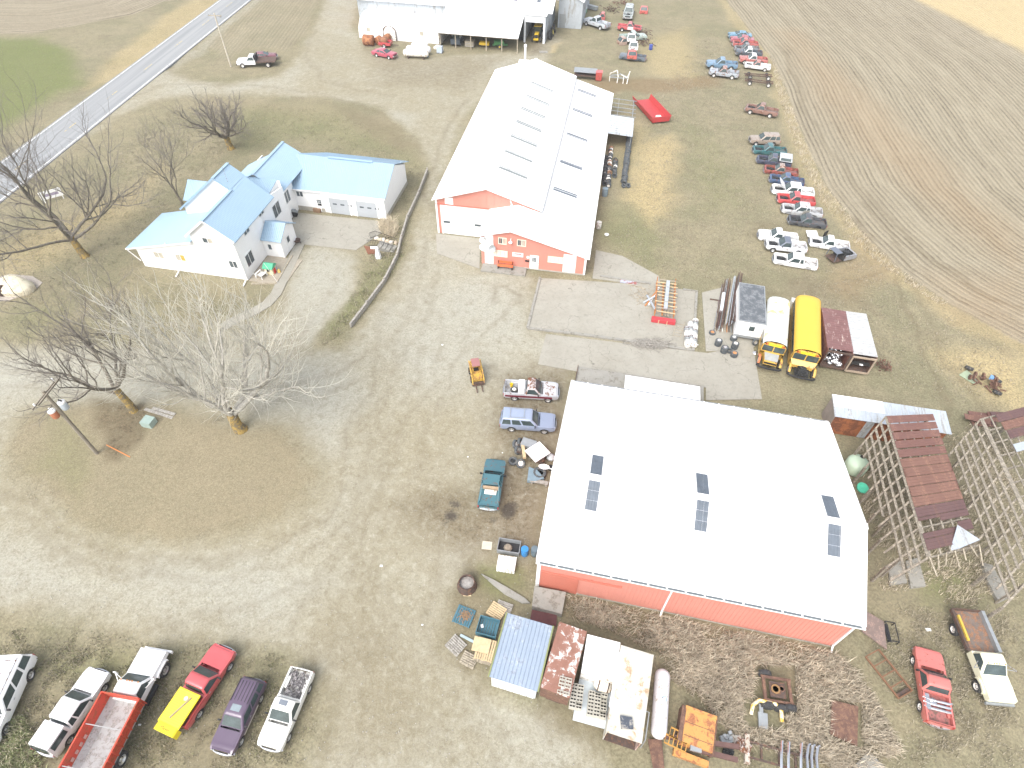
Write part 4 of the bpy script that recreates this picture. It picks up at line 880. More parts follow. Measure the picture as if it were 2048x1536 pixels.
def topper(t, kind, m, h=.62):
    k = KINDS[kind]; x0,x1 = k['bed']; w = k['W']/2-.03; zb = k['belt']+.01
    b = MB(); P_ = [(x0-.04,w,zb),(x1-.02,w,zb),(x1+.0,w-.16,zb+h),(x0+.1,w-.16,zb+h)]
    v = [(p[0],p[1],p[2]) for p in P_]+[(p[0],-p[1],p[2]) for p in P_]
    b.add(v,[(3,2,1,0),(4,5,6,7),(0,4,7,3),(5,1,2,6),(2,3,7,6)]); o = on(t,'topper',b,m)
    for s in (-1,1):
        q = [(x0+.2,s*(w-.01),zb+.14),(x1-.2,s*(w-.01),zb+.14),(x1-.2,s*(w-.13),zb+h-.1),(x0+.25,s*(w-.13),zb+h-.1)]
        q = [(a,c+s*.015,d) for a,c,d in q]; MB().add(q,[(0,1,2,3) if s < 0 else (3,2,1,0)]).build('topper_window',GLASS,o)
    q = [(x0-.05,-w+.15,zb+.12),(x0-.05,w-.15,zb+.12),(x0+.06,w-.28,zb+h-.08),(x0+.06,-w+.28,zb+h-.08)]; q = [(a-.02,c,d) for a,c,d in q]
    MB().add(q,[(3,2,1,0)]).build('topper_window',GLASS,o); return o
def lights5(t, x, z, w):
    for y in (-w,-.18,0,.18,w): on(t,'clearance_light',MB().box(-.04,.04,-.03,.03,0,.04),AMBER,loc=(x,y,z))

WHT, SIL, BLK = (.78,.78,.77),(.42,.44,.46),(.035,.037,.042)
# ---- the row parked at the near left
v = vehicle('bigsuv',(-38,1490),(42,1318),WHT,'white sport utility with black rear window band and roof rack','suv',fit=False)
for y in (-.62,.62): on(v,'roof_rail',MB().box(-2.3,.1,y-.02,y+.02,1.93,1.97),CHROMED)
for x in (-2.1,-1.3,-.5): on(v,'roof_bar',MB().box(x-.02,x+.02,-.62,.62,1.96,1.99),CHROMED)
v = vehicle('extcab',(190,1356),(100,1488),WHT,'white pickup with matching white topper next to the red dump box','pickup_truck'); topper(v,'extcab',paint(WHT),.72)
v = vehicle('pickup',(452,1296),(352,1448),(.50,.055,.06),'bright red pickup carrying a yellow salt spreader','pickup_truck')
YELP = mat('spreader_yellow',(.78,.62,.02),.45,0,.04,3); 
sp = thing('salt_spreader','yellow salt spreader hopper with mesh top in the red pickup bed','spreader',v.location+Vector((0,0,0)),v.rotation_euler.z,scale=v.scale[0])
on(sp,'hopper',MB().add([(-2.75,-.5,.80),(-.72,-.5,.80),(-.72,.5,.80),(-2.75,.5,.80),(-2.95,-.86,1.62),(-.70,-.86,1.62),(-.70,.86,1.62),(-2.95,.86,1.62)],[(0,3,2,1),(4,5,6,7),(0,1,5,4),(1,2,6,5),(2,3,7,6),(3,0,4,7)]),YELP)
cw = on(sp,'engine_cover',MB().ext([(-.80,.9),(.80,.9),(.80,1.55),(.72,1.64),(-.72,1.64),(-.80,1.55)],0,-3.45,-2.95),YELP)
scr = on(sp,'top_screen',MB().box(-2.9,-.75,-.8,.8,1.622,1.64),mat('screen_yellow',(.62,.52,.06),.6,0,.2,40))
for i in range(16): MB().box(-2.88+i*.14,-2.865+i*.14,-.8,.8,1.64,1.655).build('screen_wire',YELP,scr)
on(sp,'steel_post',MB().bar((-2.55,.16,1.69),(-1.05,-.38,1.69),.08,.08),mat('bare_post',(.33,.27,.2),.6,.3)); on(sp,'round_cap',MB().cyl((-1.2,-.05,1.65),(-1.2,-.05,1.67),.15,n=20),RIMS)
tc = bpy.data.curves.new('lettering','FONT'); tc.body = 'Meyer'; tc.size = .3; tc.align_x = 'CENTER'; tc.align_y = 'CENTER'; tc.extrude = .002
to = bpy.data.objects.new('tmp',tc); COL.objects.link(to); dg = bpy.context.evaluated_depsgraph_get(); tme = bpy.data.meshes.new_from_object(to.evaluated_get(dg)); bpy.data.objects.remove(to)
mkobj('lettering',tme,BLACK,cw,loc=(-3.2,0,1.645),rot=(0,0,-math.pi/2))
v = vehicle('suv',(446,1497),(508,1366),(.085,.05,.095),'dark purple sport utility with sunroof and gold lower trim','suv')
on(v,'sunroof',MB().box(-.45,.0,-.36,.36,1.835,1.845),mat('sunroof_glass',(.22,.26,.28),.1)); 
for y in (-.4,-.13,.13,.4): on(v,'roof_rib',MB().box(-2.1,-.7,y-.02,y+.02,1.83,1.85),BLACK)
for y in (-.66,.66): on(v,'roof_rail',MB().box(-2.2,-.6,y-.02,y+.02,1.83,1.87),BLACK)
TRIM = mat('gold_trim',(.52,.46,.38),.5)
for s in (-1,1): on(v,'lower_trim',MB().box(-.95,1.1,*sorted((s*.955,s*.985)),.48,.56),TRIM)
GSUV = v
v = vehicle('pickup',(538,1496),(606,1340),(.76,.75,.70),'white pickup with its bed full of dark scrap','pickup_truck')
on(v,'sunroof',MB().box(-.25,.1,-.32,.32,1.815,1.828),mat('roof_pane',(.16,.18,.21),.2)); lights5(v,.36,1.8,.6)
b = MB(); rs = random.Random(3)
for i in range(150): 
    x,y = rs.uniform(-2.5,-.75),rs.uniform(-.78,.78); a = rs.uniform(0,3.1); l = rs.uniform(.08,.4); b.bar((x,y,.74+rs.uniform(0,.14)),(min(-.7,max(-2.55,x+l*math.cos(a))),min(.8,max(-.8,y+l*math.sin(a))),.74+rs.uniform(0,.2)),rs.uniform(.03,.12),rs.uniform(.02,.1))
scrapm = mat('mixed_scrap',(.13,.12,.12),.8,.2,.5,7,(.32,.30,.30),.35,5)
o = solo('scrap_load',b,scrapm,'heap of small dark metal scrap in the white pickup bed','scrap'); o['kind'] = 'stuff'; o.location = v.location; o.rotation_euler = v.rotation_euler; o.scale = v.scale
# ---- white-cab dump truck with the red box
h = R(82); mid = P(240,1389,2.4)+Vector((math.cos(h)*.15,math.sin(h)*.15,0))
t = thing('dump_truck','white cab truck with a long red grain box and grey bed','truck',(mid.x,mid.y,0),h)
B_ = BPC['pickup']
for n,me,m in (('hood',B_['hood'](),paint(WHT)),('cab_roof',B_['cab'](),paint(WHT)),('windshield',B_['wsh'](),GLASS),('side_window',B_['sidew'](-1,0,1),GLASS),('side_window',B_['sidew'](1,0,1),GLASS)):
    o = mkobj(n,me,m,t,loc=(.35,0,.38)); 
sh = MB()
q = [(-.3,.95),(3.0,.95),(3.05,1.15),(3.0,1.38),(1.3,1.45),(-.3,1.47)]
on(t,'body',MB().ext([(p[1],p[0]) for p in q],1,-.93,.93),paint(WHT))
for s in (-1,1):
    on(t,'fender',MB().ext([(.78,1.45),(1.0,1.42),(1.12,1.6),(1.15,2.0),(1.12,2.45),(1.0,2.65),(.78,2.62),(1.0,2.5),(1.04,2.05),(1.0,1.62)],1,*sorted((s*.9,s*1.08))),paint(WHT))
    on(t,'mirror_arm',MB().bar((.9,s*.95,1.6),(1.1,s*1.35,1.95),.04,.04).bar((.6,s*.95,1.6),(1.1,s*1.35,1.95),.04,.04).box(1.08,1.14,*sorted((s*1.25,s*1.45)),1.75,2.1),paint(WHT))
    on(t,'step',MB().box(-.2,1.1,*sorted((s*.9,s*1.12)),.5,.75),BLACK)
lights5(t,.75,2.17,.6); on(t,'bumper',MB().box(3.1,3.25,-1.0,1.0,.6,.85),paint(WHT)); on(t,'chassis',MB().box(-5.6,3.0,-.4,.4,.75,.98),BLACK)
for x,y in ((2.05,.92),(2.05,-.92)): add_wheel(t,x,y,.5,.3,.6,RIMS)
for x in (-3.3,-4.6):
    for y in (-1.0,1.0): add_wheel(t,x,y,.52,.42,.6,RIMS)
BOXR = mat('grain_box_red',(.50,.06,.03),.5,0,.08,2,(.33,.1,.05),.2,3); BOXG = mat('grain_box_floor',(.345,.345,.34),.7,.1,.12,2,(.29,.275,.26),.3,2.5)
bx0,bx1 = -6.2,-.15; zf,zt_ = 1.15,2.35
on(t,'box_floor',MB().box(bx0,bx1,-1.15,1.15,zf-.08,zf),BOXG)
for s in (-1,1):
    w = on(t,'box_side',MB().quad(*([(bx0,s*1.13,zf),(bx1,s*1.13,zf),(bx1,s*1.3,zt_),(bx0,s*1.3,zt_)] if s < 0 else [(bx1,1.13,zf),(bx0,1.13,zf),(bx0,1.3,zt_),(bx1,1.3,zt_)]),.05),BOXR)
    for i in range(13): x = bx0+.15+i*(bx1-bx0-.3)/12; MB().bar((x,s*1.17,zf+.03),(x,s*1.34,zt_-.03),.09,.09).build('stake',BOXR,w)
    MB().bar((bx0,s*1.3,zt_),(bx1,s*1.3,zt_),.1,.06).build('top_rail',BOXR,w)
    # worn sloping foot inside
    on(t,'box_foot',MB().add([(bx0+.02,s*1.12,zf+.35),(bx1-.02,s*1.12,zf+.35),(bx1-.02,s*.78,zf+.01),(bx0+.02,s*.78,zf+.01)],[(0,1,2,3) if s > 0 else (3,2,1,0)]),BOXG if s < 0 else BOXG)
for i in range(7): on(t,'worn_lettering',MB().quad((-2.5-i*.42,1.10,zf+.5),(-2.72-i*.42,1.10,zf+.5),(-2.72-i*.42,1.135,zf+.75),(-2.5-i*.42,1.135,zf+.75),.004),mat('worn_letters',(.48,.30,.26),.8,0,.3,14))
on(t,'box_head',MB().box(bx1-.06,bx1,-1.3,1.3,zf,zt_+.1),BOXR)
for x in (-2.0,-4.3): on(t,'cross_tie',MB().bar((x,-1.28,zt_-.1),(x,1.28,zt_-.1),.05,.05),BOXG)
# ---- beside the barn
v = vehicle('pickup',(1116,783),(1009,777),(.40,.41,.43),'silver and maroon pickup with rusty cab roof and toolbox','pickup_truck',worn=.06,roofc=paint((.45,.42,.42),.55,'rust_roof'),hoodc=paint((.45,.45,.46),.3,'faded_hood'))
MAR = mat('maroon_stripe',(.14,.015,.03),.45)
for s in (-1,1): on(v,'side_stripe',MB().box(-2.55,2.1,*sorted((s*.975,s*1.0)),.66,.90),MAR)
on(v,'toolbox',MB().box(-1.25,-.7,-.85,.85,.9,1.22),WHITE); on(v,'toolbox_lid',MB().box(-1.27,-.68,-.87,.87,1.22,1.26),WHITE)
on(v,'spare_wheel',MB().lathe([(.2,-.1),(.34,-.12),(.38,0),(.34,.12),(.2,.1)],18),TYRE,loc=(-1.7,-.2,.83)); on(v,'spare_rim',MB().cyl((-1.7,-.2,.83),(-1.7,-.2,.94),.2),RIMW)
bk = solo('bucket',MB().lathe([(.13,0),(.16,.34),(.17,.36),(.15,.34),(.12,.03),(0,.03)],16),mat('yellow_plastic',(.75,.55,.03),.5),'yellow plastic bucket in the silver pickup bed','bucket',v.matrix_basis @ Vector((-2.0,.35,.72)))
vehicle('bigsuv',(1110,846),(1002,838),(.21,.26,.37),'pale blue sport utility parked between two pickups and scrap','suv',roofc=paint((.24,.295,.41)))
SB = [o for o in COL.objects if o.get('label','').startswith('pale blue sport')][0]
for y in (-.6,.6): on(SB,'roof_rail',MB().box(-1.9,-.2,y-.02,y+.02,1.93,1.97),STEELG)
for x in (-1.8,-.4): on(SB,'roof_bar',MB().box(x-.025,x+.025,-.62,.62,1.96,1.99),STEELG)
v = vehicle('suv',(992,922),(976,1016),(.03,.12,.15),'dark teal wrecked sport utility with its rear roof cut off','suv',worn=.06,windows=False,roofc=None)
for o in list(v.children):
    if o.name.startswith('cab_roof'): bpy.data.objects.remove(o)
TEAL = paint((.035,.14,.17),.05,'teal_roof')
on(v,'roof_panel',MB().add([(.32,.72,1.80),(.32,-.72,1.80),(-.75,-.70,1.82),(-.75,.70,1.82),(.32,.72,1.74),(.32,-.72,1.74),(-.75,-.7,1.76),(-.75,.7,1.76)],[(0,3,2,1),(4,5,6,7),(0,1,5,4),(2,3,7,6),(1,2,6,5),(3,0,4,7)]),TEAL)
for s in (-1,1):
    for a,c in (((.95,.9,1.1),(.32,.72,1.78)),((-.2,.92,1.1),(-.25,.72,1.78)),((-.75,.92,1.1),(-.75,.7,1.78)),((-2.3,.9,1.08),(-2.2,.82,1.3)),((-.75,.74,1.78),(-2.2,.82,1.28))): on(v,'pillar',MB().bar((a[0],s*a[1],a[2]),(c[0],s*c[1],c[2]),.08,.05),TEAL)
on(v,'windshield',MB().quad((.92,-.8,1.12),(.92,.8,1.12),(.34,.68,1.76),(.34,-.68,1.76),.02),GLASS)
on(v,'cargo_floor',MB().box(-2.3,-.7,-.8,.8,1.09,1.115),TEAL); on(v,'white_panel',MB().box(-1.35,-.95,-.55,.5,1.12,1.25),WHITED); on(v,'seat',MB().box(-.85,-.72,-.7,.7,1.1,1.5),mat('tan_seat',(.4,.3,.2),.9))
# ---- bottom right
REDO = (.55,.13,.105)
v = vehicle('pickup',(1853,1300),(1878,1450),REDO,'faded red old pickup with a bed of chrome bumpers','pickup_truck',worn=.03,rim=RIMW,bumper=CHROMED)
rs = random.Random(5)
for i in range(5):
    y = -.1+i*.0; x = -1.05-i*.3; solo('chrome_bumper',MB().tube([(x,-1.0+.1*i,1.0),(x-.08,-.8,1.05),(x-.1,.7,1.05),(x,.95,1.0)],.09,6),CHROME,'chrome truck bumper laid across the faded red pickup bed','bumper',group='chrome bumpers in the red pickup bed',smooth=40).matrix_world = v.matrix_basis if i else v.matrix_basis
    if i == 2: break
solo('chrome_grille',MB().box(-1.9,-.8,.55,.8,.95,1.12).box(-1.85,-.85,.8,.82,.97,1.1),CHROME,'long chrome grille lying in the faded red pickup bed','grille').matrix_world = v.matrix_basis
solo('wheel_cover',MB().lathe([(.0,.08),(.1,.1),(.24,.06),(.27,0)],18,Matrix.Translation((-1.15,.2,.86))),CHROME,'round chrome wheel cover in the faded red pickup bed','wheel cover',smooth=40).matrix_world = v.matrix_basis
CRM = (.72,.70,.50)
h,ln,mid = heading(1935,1240,1998,1392,.8)
t = thing('flatbed_truck','cream cab truck with a rusty grey steel dump bed','truck',(mid.x,mid.y,0),h,scale=.95)
for n,me,m in (('hood',B_['hood'](),paint(CRM)),('body',B_['shell'](),None),('cab_roof',B_['cab'](),paint(CRM)),('windshield',B_['wsh'](),GLASS),('side_window',B_['sidew'](-1,0,1),GLASS),('side_window',B_['sidew'](1,0,1),GLASS)):
    if m: mkobj(n,me,m,t,loc=(.45,0,.15))
on(t,'body',MB().ext([(p[1],p[0]) for p in [(-.2,.6),(3.0,.6),(3.12,.8),(3.05,1.14),(1.4,1.22),(-.2,1.24)]],1,-.95,.95),paint(CRM))
for s in (-1,1):
    on(t,'fender',MB().ext([(.6,1.5),(.85,1.5),(1.0,1.7),(1.05,2.05),(1.0,2.45),(.85,2.6),(.6,2.6),(.8,2.5),(.9,2.05),(.8,1.62)],1,*sorted((s*.93,s*1.08))),paint(CRM)); add_wheel(t,2.05,s*.98,.42,.27,.6,RIMW); add_wheel(t,-2.0,s*1.02,.46,.36,.55,RIMW)
    on(t,'mirror_arm',MB().bar((1.0,s*.95,1.4),(1.15,s*1.5,1.6),.04,.04).bar((.6,s*.95,1.5),(1.15,s*1.5,1.6),.04,.04),CHROMED)
lights5(t,.85,1.94,.6); on(t,'bumper',MB().box(3.1,3.25,-.98,.98,.45,.66),STEELG); on(t,'chassis',MB().box(-3.2,3,-.4,.4,.5,.75),RUSTD)
on(t,'bed_floor',MB().box(-3.3,-.25,-1.0,1.0,.95,1.02),mat('rusty_bed',(.17,.14,.12),.85,.2,.3,2,(.28,.15,.09),.35,3)); on(t,'bed_side',MB().box(-3.3,-.25,.95,1.2,.95,1.4),STEELG); on(t,'bed_side',MB().box(-3.3,-.3,-1.18,-.97,.95,1.25),RUSTD); on(t,'yellow_board',MB().box(-2.8,-.9,-1.0,-.85,1.25,1.42),mat('faded_yellow',(.55,.38,.06),.7)); on(t,'bed_end',MB().box(-3.34,-3.3,-1.18,1.2,.95,1.4),RUSTD)
# ---- the salvage row along the field edge: (front px, rear px, kind, colour, options, label)
GRP = None
LOT = [
 ('suv',(1500,278),(1558,280),(.30,.24,.19),dict(worn=.06),'tan sport utility at the head of the salvage row'),
 ('pickup',(1507,295),(1573,300),(.03,.13,.14),dict(worn=.1,hood=False,wheels='0000'),'dark teal pickup without hood in the salvage row'),
 ('pickup',(1515,314),(1583,324),(.05,.06,.10),dict(worn=.1,hood=False,wheels='0000'),'navy pickup with a grey bed topper in the salvage row'),
 ('pickup',(1534,334),(1592,342),(.30,.06,.05),dict(worn=.45,hood=False,wheels='0000',roofc=paint((.36,.28,.24),.4,'tan_roof')),'rusted red pickup with tan roof, nose stripped bare'),
 ('pickup',(1541,352),(1608,362),(.05,.10,.20),dict(worn=.2,hood=False,wheels='0000'),'dark blue pickup with white scraps in its bed'),
 ('extcab',(1545,374),(1628,384),WHT,dict(worn=.02,hood=False,wheels='0000'),'white extended cab pickup with its hood propped up'),
 ('pickup',(1556,392),(1630,400),(.55,.05,.05),dict(worn=.08,hood=False,wheels='0000'),'bright red stripped pickup in the salvage row'),
 ('extcab',(1565,412),(1645,423),(.46,.47,.48),dict(worn=.12,hood=False,wheels='0000'),'silver extended cab pickup missing its door and hood'),
 ('pickup',(1581,435),(1650,444),(.06,.065,.075),dict(worn=.1,hood=False,wheels='0000'),'black pickup with crumpled door at the row end'),
 ('pickup',(1518,465),(1596,474),WHT,dict(worn=0.,wheels='0000'),'white pickup with intact hood near the buses'),
 ('pickup',(1532,486),(1612,495),(.72,.73,.74),dict(worn=.1,hood=False,wheels='1111',roofc=paint((.10,.12,.16),0,'navy_roof')),'white pickup with a dark navy cab roof and no hood'),
 ('extcab',(1550,512),(1634,526),WHT,dict(worn=.03,hood=False,wheels='0000'),'white extended cab pickup with open engine and dusty bed'),
 ('pickup',(1622,478),(1698,490),WHT,dict(worn=.04,hood=False,wheels='0000'),'white pickup with open door and its hood lying ahead'),
 ('pickup',(1492,214),(1555,226),(.24,.13,.10),dict(worn=.25,hood=False,rim=RIMW),'rusty brown pickup standing alone by the field edge'),
 ('pickup',(1413,127),(1474,131),(.14,.25,.36),dict(worn=.12,rim=RIMW),'faded blue pickup with empty bed behind a grey one'),
 ('pickup',(1419,142),(1477,149),(.34,.38,.42),dict(worn=.3,rim=RIMW,roofc=paint((.35,.22,.2),.4,'rose_roof')),'grey blue rusty pickup with white wheels'),
 ('pickup',(1490,128),(1541,134),(.74,.72,.70),dict(worn=.1,hood=False,rim=RIMW,roofc=paint((.42,.18,.15),.3,'red_roof'),wheels='0011'),'white and rust orange pickup by the bare chassis'),
 ('pickup',(1479,117),(1534,121),(.45,.13,.11),dict(worn=.25,rim=RIMW,roofc=paint(WHT)),'faded red pickup with a white cab roof'),
 ('pickup',(1472,103),(1524,107),(.07,.09,.11),dict(worn=.2,roofc=paint(WHT)),'black pickup with a white cab roof'),
 ('pickup',(1470,93),(1518,95),(.20,.22,.23),dict(worn=.3,hood=False,wheels='0000'),'dull grey stripped pickup between black and red ones'),
 ('pickup',(1466,83),(1516,86),(.45,.10,.09),dict(worn=.3,hood=False,wheels='0000'),'faded red hoodless pickup close to the field corner'),
 ('sedan',(1461,76),(1508,79),(.36,.08,.11),dict(worn=.2),'maroon car wedged between wrecks at the field corner'),
 ('sedan',(1457,68),(1503,70),(.10,.25,.36),dict(worn=.15),'bright blue car at the very end of the wreck line'),
 # cluster north of the shop
 ('pickup',(1169,39),(1218,54),(.42,.46,.50),dict(worn=.15),'silver pickup with a red cab set behind it'),
 ('pickup',(1283,56),(1236,52),(.50,.08,.09),dict(worn=.2,hood=False,wheels='0011',lowerc=paint(WHT)),'red and white pickup half buried in wrecks'),
 ('pickup',(1292,70),(1240,73),(.36,.45,.41),dict(worn=.25,hood=True,wheels='0000'),'pale green pickup among the piled wrecks'),
 ('pickup',(1240,108),(1292,114),(.10,.13,.16),dict(worn=.15,wheels='0000'),'dark blue pickup with a red cab piece resting on it'),
 ('suv',(1255,36),(1259,18),(.35,.40,.40),dict(worn=.2,hood=False,wheels='1100'),'grey green truck cab facing the wreck pile'),
 ('sedan',(792,110),(746,101),(.42,.06,.10),dict(worn=0.,fit=False),'clean crimson sedan parked by the white tanks'),
]
for kind,f,r_,c,opt,lab in LOT: vehicle(kind,f,r_,c,lab,**opt)
def veh(s): return [o for o in COL.objects if o.get('label','') == s][0]
topper(veh('navy pickup with a grey bed topper in the salvage row'),'pickup',paint((.45,.48,.50),.03))
b = veh('white extended cab pickup with its hood propped up'); on(b,'raised_hood',MB().quad((1.3,-.8,1.2),(2.15,-.8,1.95),(2.15,.8,1.95),(1.3,.8,1.2),.04),paint(WHT))
solo('pickup_hood',MB().quad((0,-.75,.3),(1.3,-.7,.42),(1.3,.7,.42),(0,.75,.3),.04),paint(WHT),'white pickup hood lying loose in front of its truck','hood',P(1612,471),R(-8)).location.z = 0
b = veh('white pickup with open door and its hood lying ahead'); on(b,'open_door',MB().quad((.9,-1.0,.5),(.3,-1.75,.5),(.3,-1.75,1.6),(.9,-1.0,1.6),.06),BLACK)
b = veh('black pickup with crumpled door at the row end'); on(b,'crumpled_door',MB().quad((.9,-1.02,.5),(-.1,-1.5,.6),(-.2,-1.35,1.5),(.7,-1.0,1.6),.06),mat('bent_silver',(.4,.38,.34),.5,.3))
b = veh('white pickup with intact hood near the buses'); on(b,'raised_bed_side',MB().quad((-2.6,.95,1.05),(-.7,.95,1.05),(-.7,1.1,1.5),(-2.4,1.1,1.55),.04),paint(WHT))
# half a car: front clip only
h,ln,mid = heading(1704,503,1652,515,.7)
t = thing('wrecked_car','dark grey front half of a wrecked car beside white pickups','car',(mid.x,mid.y,0),h+math.pi)
on(t,'front_fender',MB().ext([(p[1],p[0]) for p in [(.2,.3),(1.9,.3),(2.0,.55),(1.9,.85),(.3,.95)]],1,.75,.9),paint((.25,.26,.28),.15)); on(t,'front_fender',MB().ext([(p[1],p[0]) for p in [(.2,.3),(1.9,.3),(2.0,.55),(1.9,.85),(.3,.95)]],1,-.9,-.75),paint((.25,.26,.28),.15))
on(t,'nose',MB().ext([(p[1],p[0]) for p in [(1.75,.3),(2.1,.35),(2.12,.6),(1.95,.85),(1.75,.86)]],1,-.74,.74),paint((.30,.31,.33),.15)); engine(t,2.0,.3,.85)
on(t,'dash',MB().box(-.1,.25,-.8,.8,.3,1.0),DARK); on(t,'windshield',MB().quad((.3,-.75,1.0),(.3,.75,1.0),(-.35,.65,1.45),(-.35,-.65,1.45),.02),GLASS); on(t,'cab_roof',MB().box(-1.2,-.35,-.68,.68,1.42,1.48),paint((.10,.12,.16),0,'navy_roof'))
for s in (-1,1): on(t,'pillar',MB().bar((-1.15,s*.66,1.42),(-1.2,s*.78,.5),.07,.07),paint((.10,.12,.16),0,'navy_roof'))
on(t,'floor_pan',MB().box(-1.3,.3,-.8,.8,.3,.36),RUSTD)
# bare chassis frames
def chassis(p0,p1,lab):
    h,ln,mid = heading(*p0,*p1,.5); t = thing('truck_chassis',lab,'chassis',(mid.x,mid.y,0),h)
    for y in (-.42,.42): on(t,'frame_rail',MB().box(-2.5,2.5,y-.05,y+.05,.5,.66),RUSTD)
    for x in (-2.3,-1.2,.2,1.2,2.3): on(t,'cross_member',MB().box(x-.06,x+.06,-.37,.37,.53,.62),RUSTD)
    for x in (-1.6,1.7):
        on(t,'axle',MB().cyl((x,-.75,.38),(x,.75,.38),.07),RUSTD)
        for y in (-.82,.82): add_wheel(t,x,y,.37,.24,.62,RIMW)
chassis((1495,150),(1538,152),'bare rusty chassis on white wheels behind another chassis'); chassis((1496,161),(1540,166),'bare dark chassis frame with white wheels in open grass')
# cab pieces
def cabpiece(uv,rot,c,lab,z=0.,roof=None):
    t = thing('truck_cab',lab,'truck cab',P(*uv,z),rot,scale=.95); t.location.z = z; Bp = BPC['pickup']; m = paint(c,.2)
    for n,me,mm in (('cab_roof',Bp['cab'](),roof or m),('windshield',Bp['wsh'](),GLASS),('rear_window',Bp['rear'](),GLASS),('side_window',Bp['sidew'](-1,0,1),GLASS),('side_window',Bp['sidew'](1,0,1),GLASS)): mkobj(n,me,mm,t,loc=(-.25,0,-.4))
    on(t,'door',MB().box(-.7,.6,-.95,-.85,.05,.72),m); on(t,'door',MB().box(-.7,.6,.85,.95,.05,.72),m); on(t,'back_panel',MB().box(-.82,-.7,-.9,.9,.05,.72),m); on(t,'cowl',MB().box(.6,.75,-.9,.9,.05,.7),m); return t
cabpiece((1287,26),R(-100),(.55,.09,.08),'red and white truck cab alone on pale grass')
cabpiece((1203,38),R(170),(.50,.10,.09),'red truck cab leaning behind the silver pickup')
cabpiece((1266,98),R(-95),(.75,.74,.73),'white truck cab on top of the wreck pile',.9)
cabpiece((1262,82),R(-95),(.76,.75,.74),'white truck cab near the pale green pickup',.5)
cabpiece((1263,116),R(-93),(.55,.10,.08),'small red cab piece set over the dark blue pickup',.55)
cabpiece((1243,88),R(200),(.36,.25,.20),'brown rusted cab shell at the pile edge')
# flatbed truck with the maroon car on it
h,ln,mid = heading(550,121,477,123,.8)
t = thing('flatbed_truck','white cab flatbed truck with rusty bed by the road pole','truck',(mid.x,mid.y,0),h,scale=1.05); Bp = BPC['pickup']
for n,me,m in (('hood',Bp['hood'](),paint(WHT)),('cab_roof',Bp['cab'](),paint(WHT)),('windshield',Bp['wsh'](),GLASS),('side_window',Bp['sidew'](-1,0,1),GLASS),('side_window',Bp['sidew'](1,0,1),GLASS),('rear_window',Bp['rear'](),GLASS)): mkobj(n,me,m,t,loc=(.7,0,.05))
on(t,'body',MB().ext([(p[1],p[0]) for p in [(.1,.5),(3.25,.5),(3.35,.75),(3.3,1.02),(1.7,1.1),(.1,1.12)]],1,-.95,.95),paint(WHT)); on(t,'bumper',MB().box(3.3,3.45,-.95,.95,.45,.65),BLACK)
on(t,'flatbed',MB().box(-3.4,-.1,-1.15,1.15,.85,1.0),RUSTD); on(t,'headache_rack',MB().box(-.1,0,-1.1,1.1,1.0,1.9),BLACK); on(t,'bed_side',MB().box(-3.4,-.1,-1.2,-1.15,.7,1.0),WOODG)
for x in (2.4,-2.0):
    for y in (-.95,.95): add_wheel(t,x,y,.4,.28,.6,RIMW)
h2,_,m2 = heading(550,108,505,112,1.2); vehicle('sedan',(553,110),(500,113),(.17,.03,.05),'dark maroon car standing behind the flatbed truck',worn=.1,fit=False)
# ================================================================ YARD OBJECTS
def pxpoly(pts, z0, z1): return MB().prism([tuple(P(u,v,z1).xy) for u,v in pts], z0, z1)
# ---- concrete
cm, nt, b = nodes('yard_concrete'); L = nt.links; pos = nt.nodes.new('ShaderNodeNewGeometry').outputs['Position']
c = mix(nt, rng(nt, nz(nt,.35,5,.6,pos), .35,.65), (.28,.262,.215), (.325,.308,.26)); c = mix(nt, rng(nt, nz(nt,2.5,6,.7,pos,.6), .5,.75,0,.6), c, (.17,.158,.13)); c = mix(nt, rng(nt, nz(nt,14,4,.7,pos), .4,.7,0,.35), c, (.31,.30,.27))
vo = nt.nodes.new('ShaderNodeTexVoronoi'); vo.feature = 'DISTANCE_TO_EDGE'; vo.inputs['Scale'].default_value = .33; dv = nt.nodes.new('ShaderNodeVectorMath'); dv.operation = 'ADD'; nn = nt.nodes.new('ShaderNodeTexNoise'); nn.inputs['Scale'].default_value = 1.3; L.new(pos,nn.inputs['Vector']); L.new(pos,dv.inputs[0]); L.new(nn.outputs['Color'],dv.inputs[1]); L.new(dv.outputs[0],vo.inputs['Vector'])
ck = rng(nt, vo.outputs['Distance'], .001,.008,.65,0); ck.node.clamp = True; c = mix(nt, mth(nt,'MULTIPLY',ck,rng(nt,nz(nt,.4,3,.5,pos),.42,.55)), c, (.08,.072,.055))
L.new(c,b.inputs['Base Color']); b.inputs['Roughness'].default_value = .9; YC = cm
struct('concrete_pad', pxpoly([(1082,556),(1057,656),(1382,700),(1392,582),(1300,570)],-.2,.05), YC)
struct('concrete_pad', pxpoly([(1092,668),(1076,728),(1152,742),(1412,775),(1412,800),(1524,798),(1506,690),(1415,706)],-.2,.03), YC)
struct('concrete_pad', pxpoly([(1404,585),(1448,574),(1490,590),(1478,645),(1512,690),(1500,700),(1412,702)],-.2,.04), YC)
struct('concrete_pad', pxpoly([(1192,500),(1245,512),(1318,552),(1322,575),(1185,556)],-.2,.035), YC)
struct('concrete_apron', pxpoly([(588,424),(640,430),(762,442),(768,462),(712,500),(622,490),(590,486),(577,480)],-.2,.035), YC)
struct('concrete_apron', pxpoly([(872,467),(961,477),(959,537),(874,506)],-.2,.03), YC)
struct('sidewalk', strip([P(u,v) for u,v in ((600,487),(587,515),(570,550),(552,588),(535,607),(510,622),(470,640),(445,655))],1.25,.05,0,.2), YC)
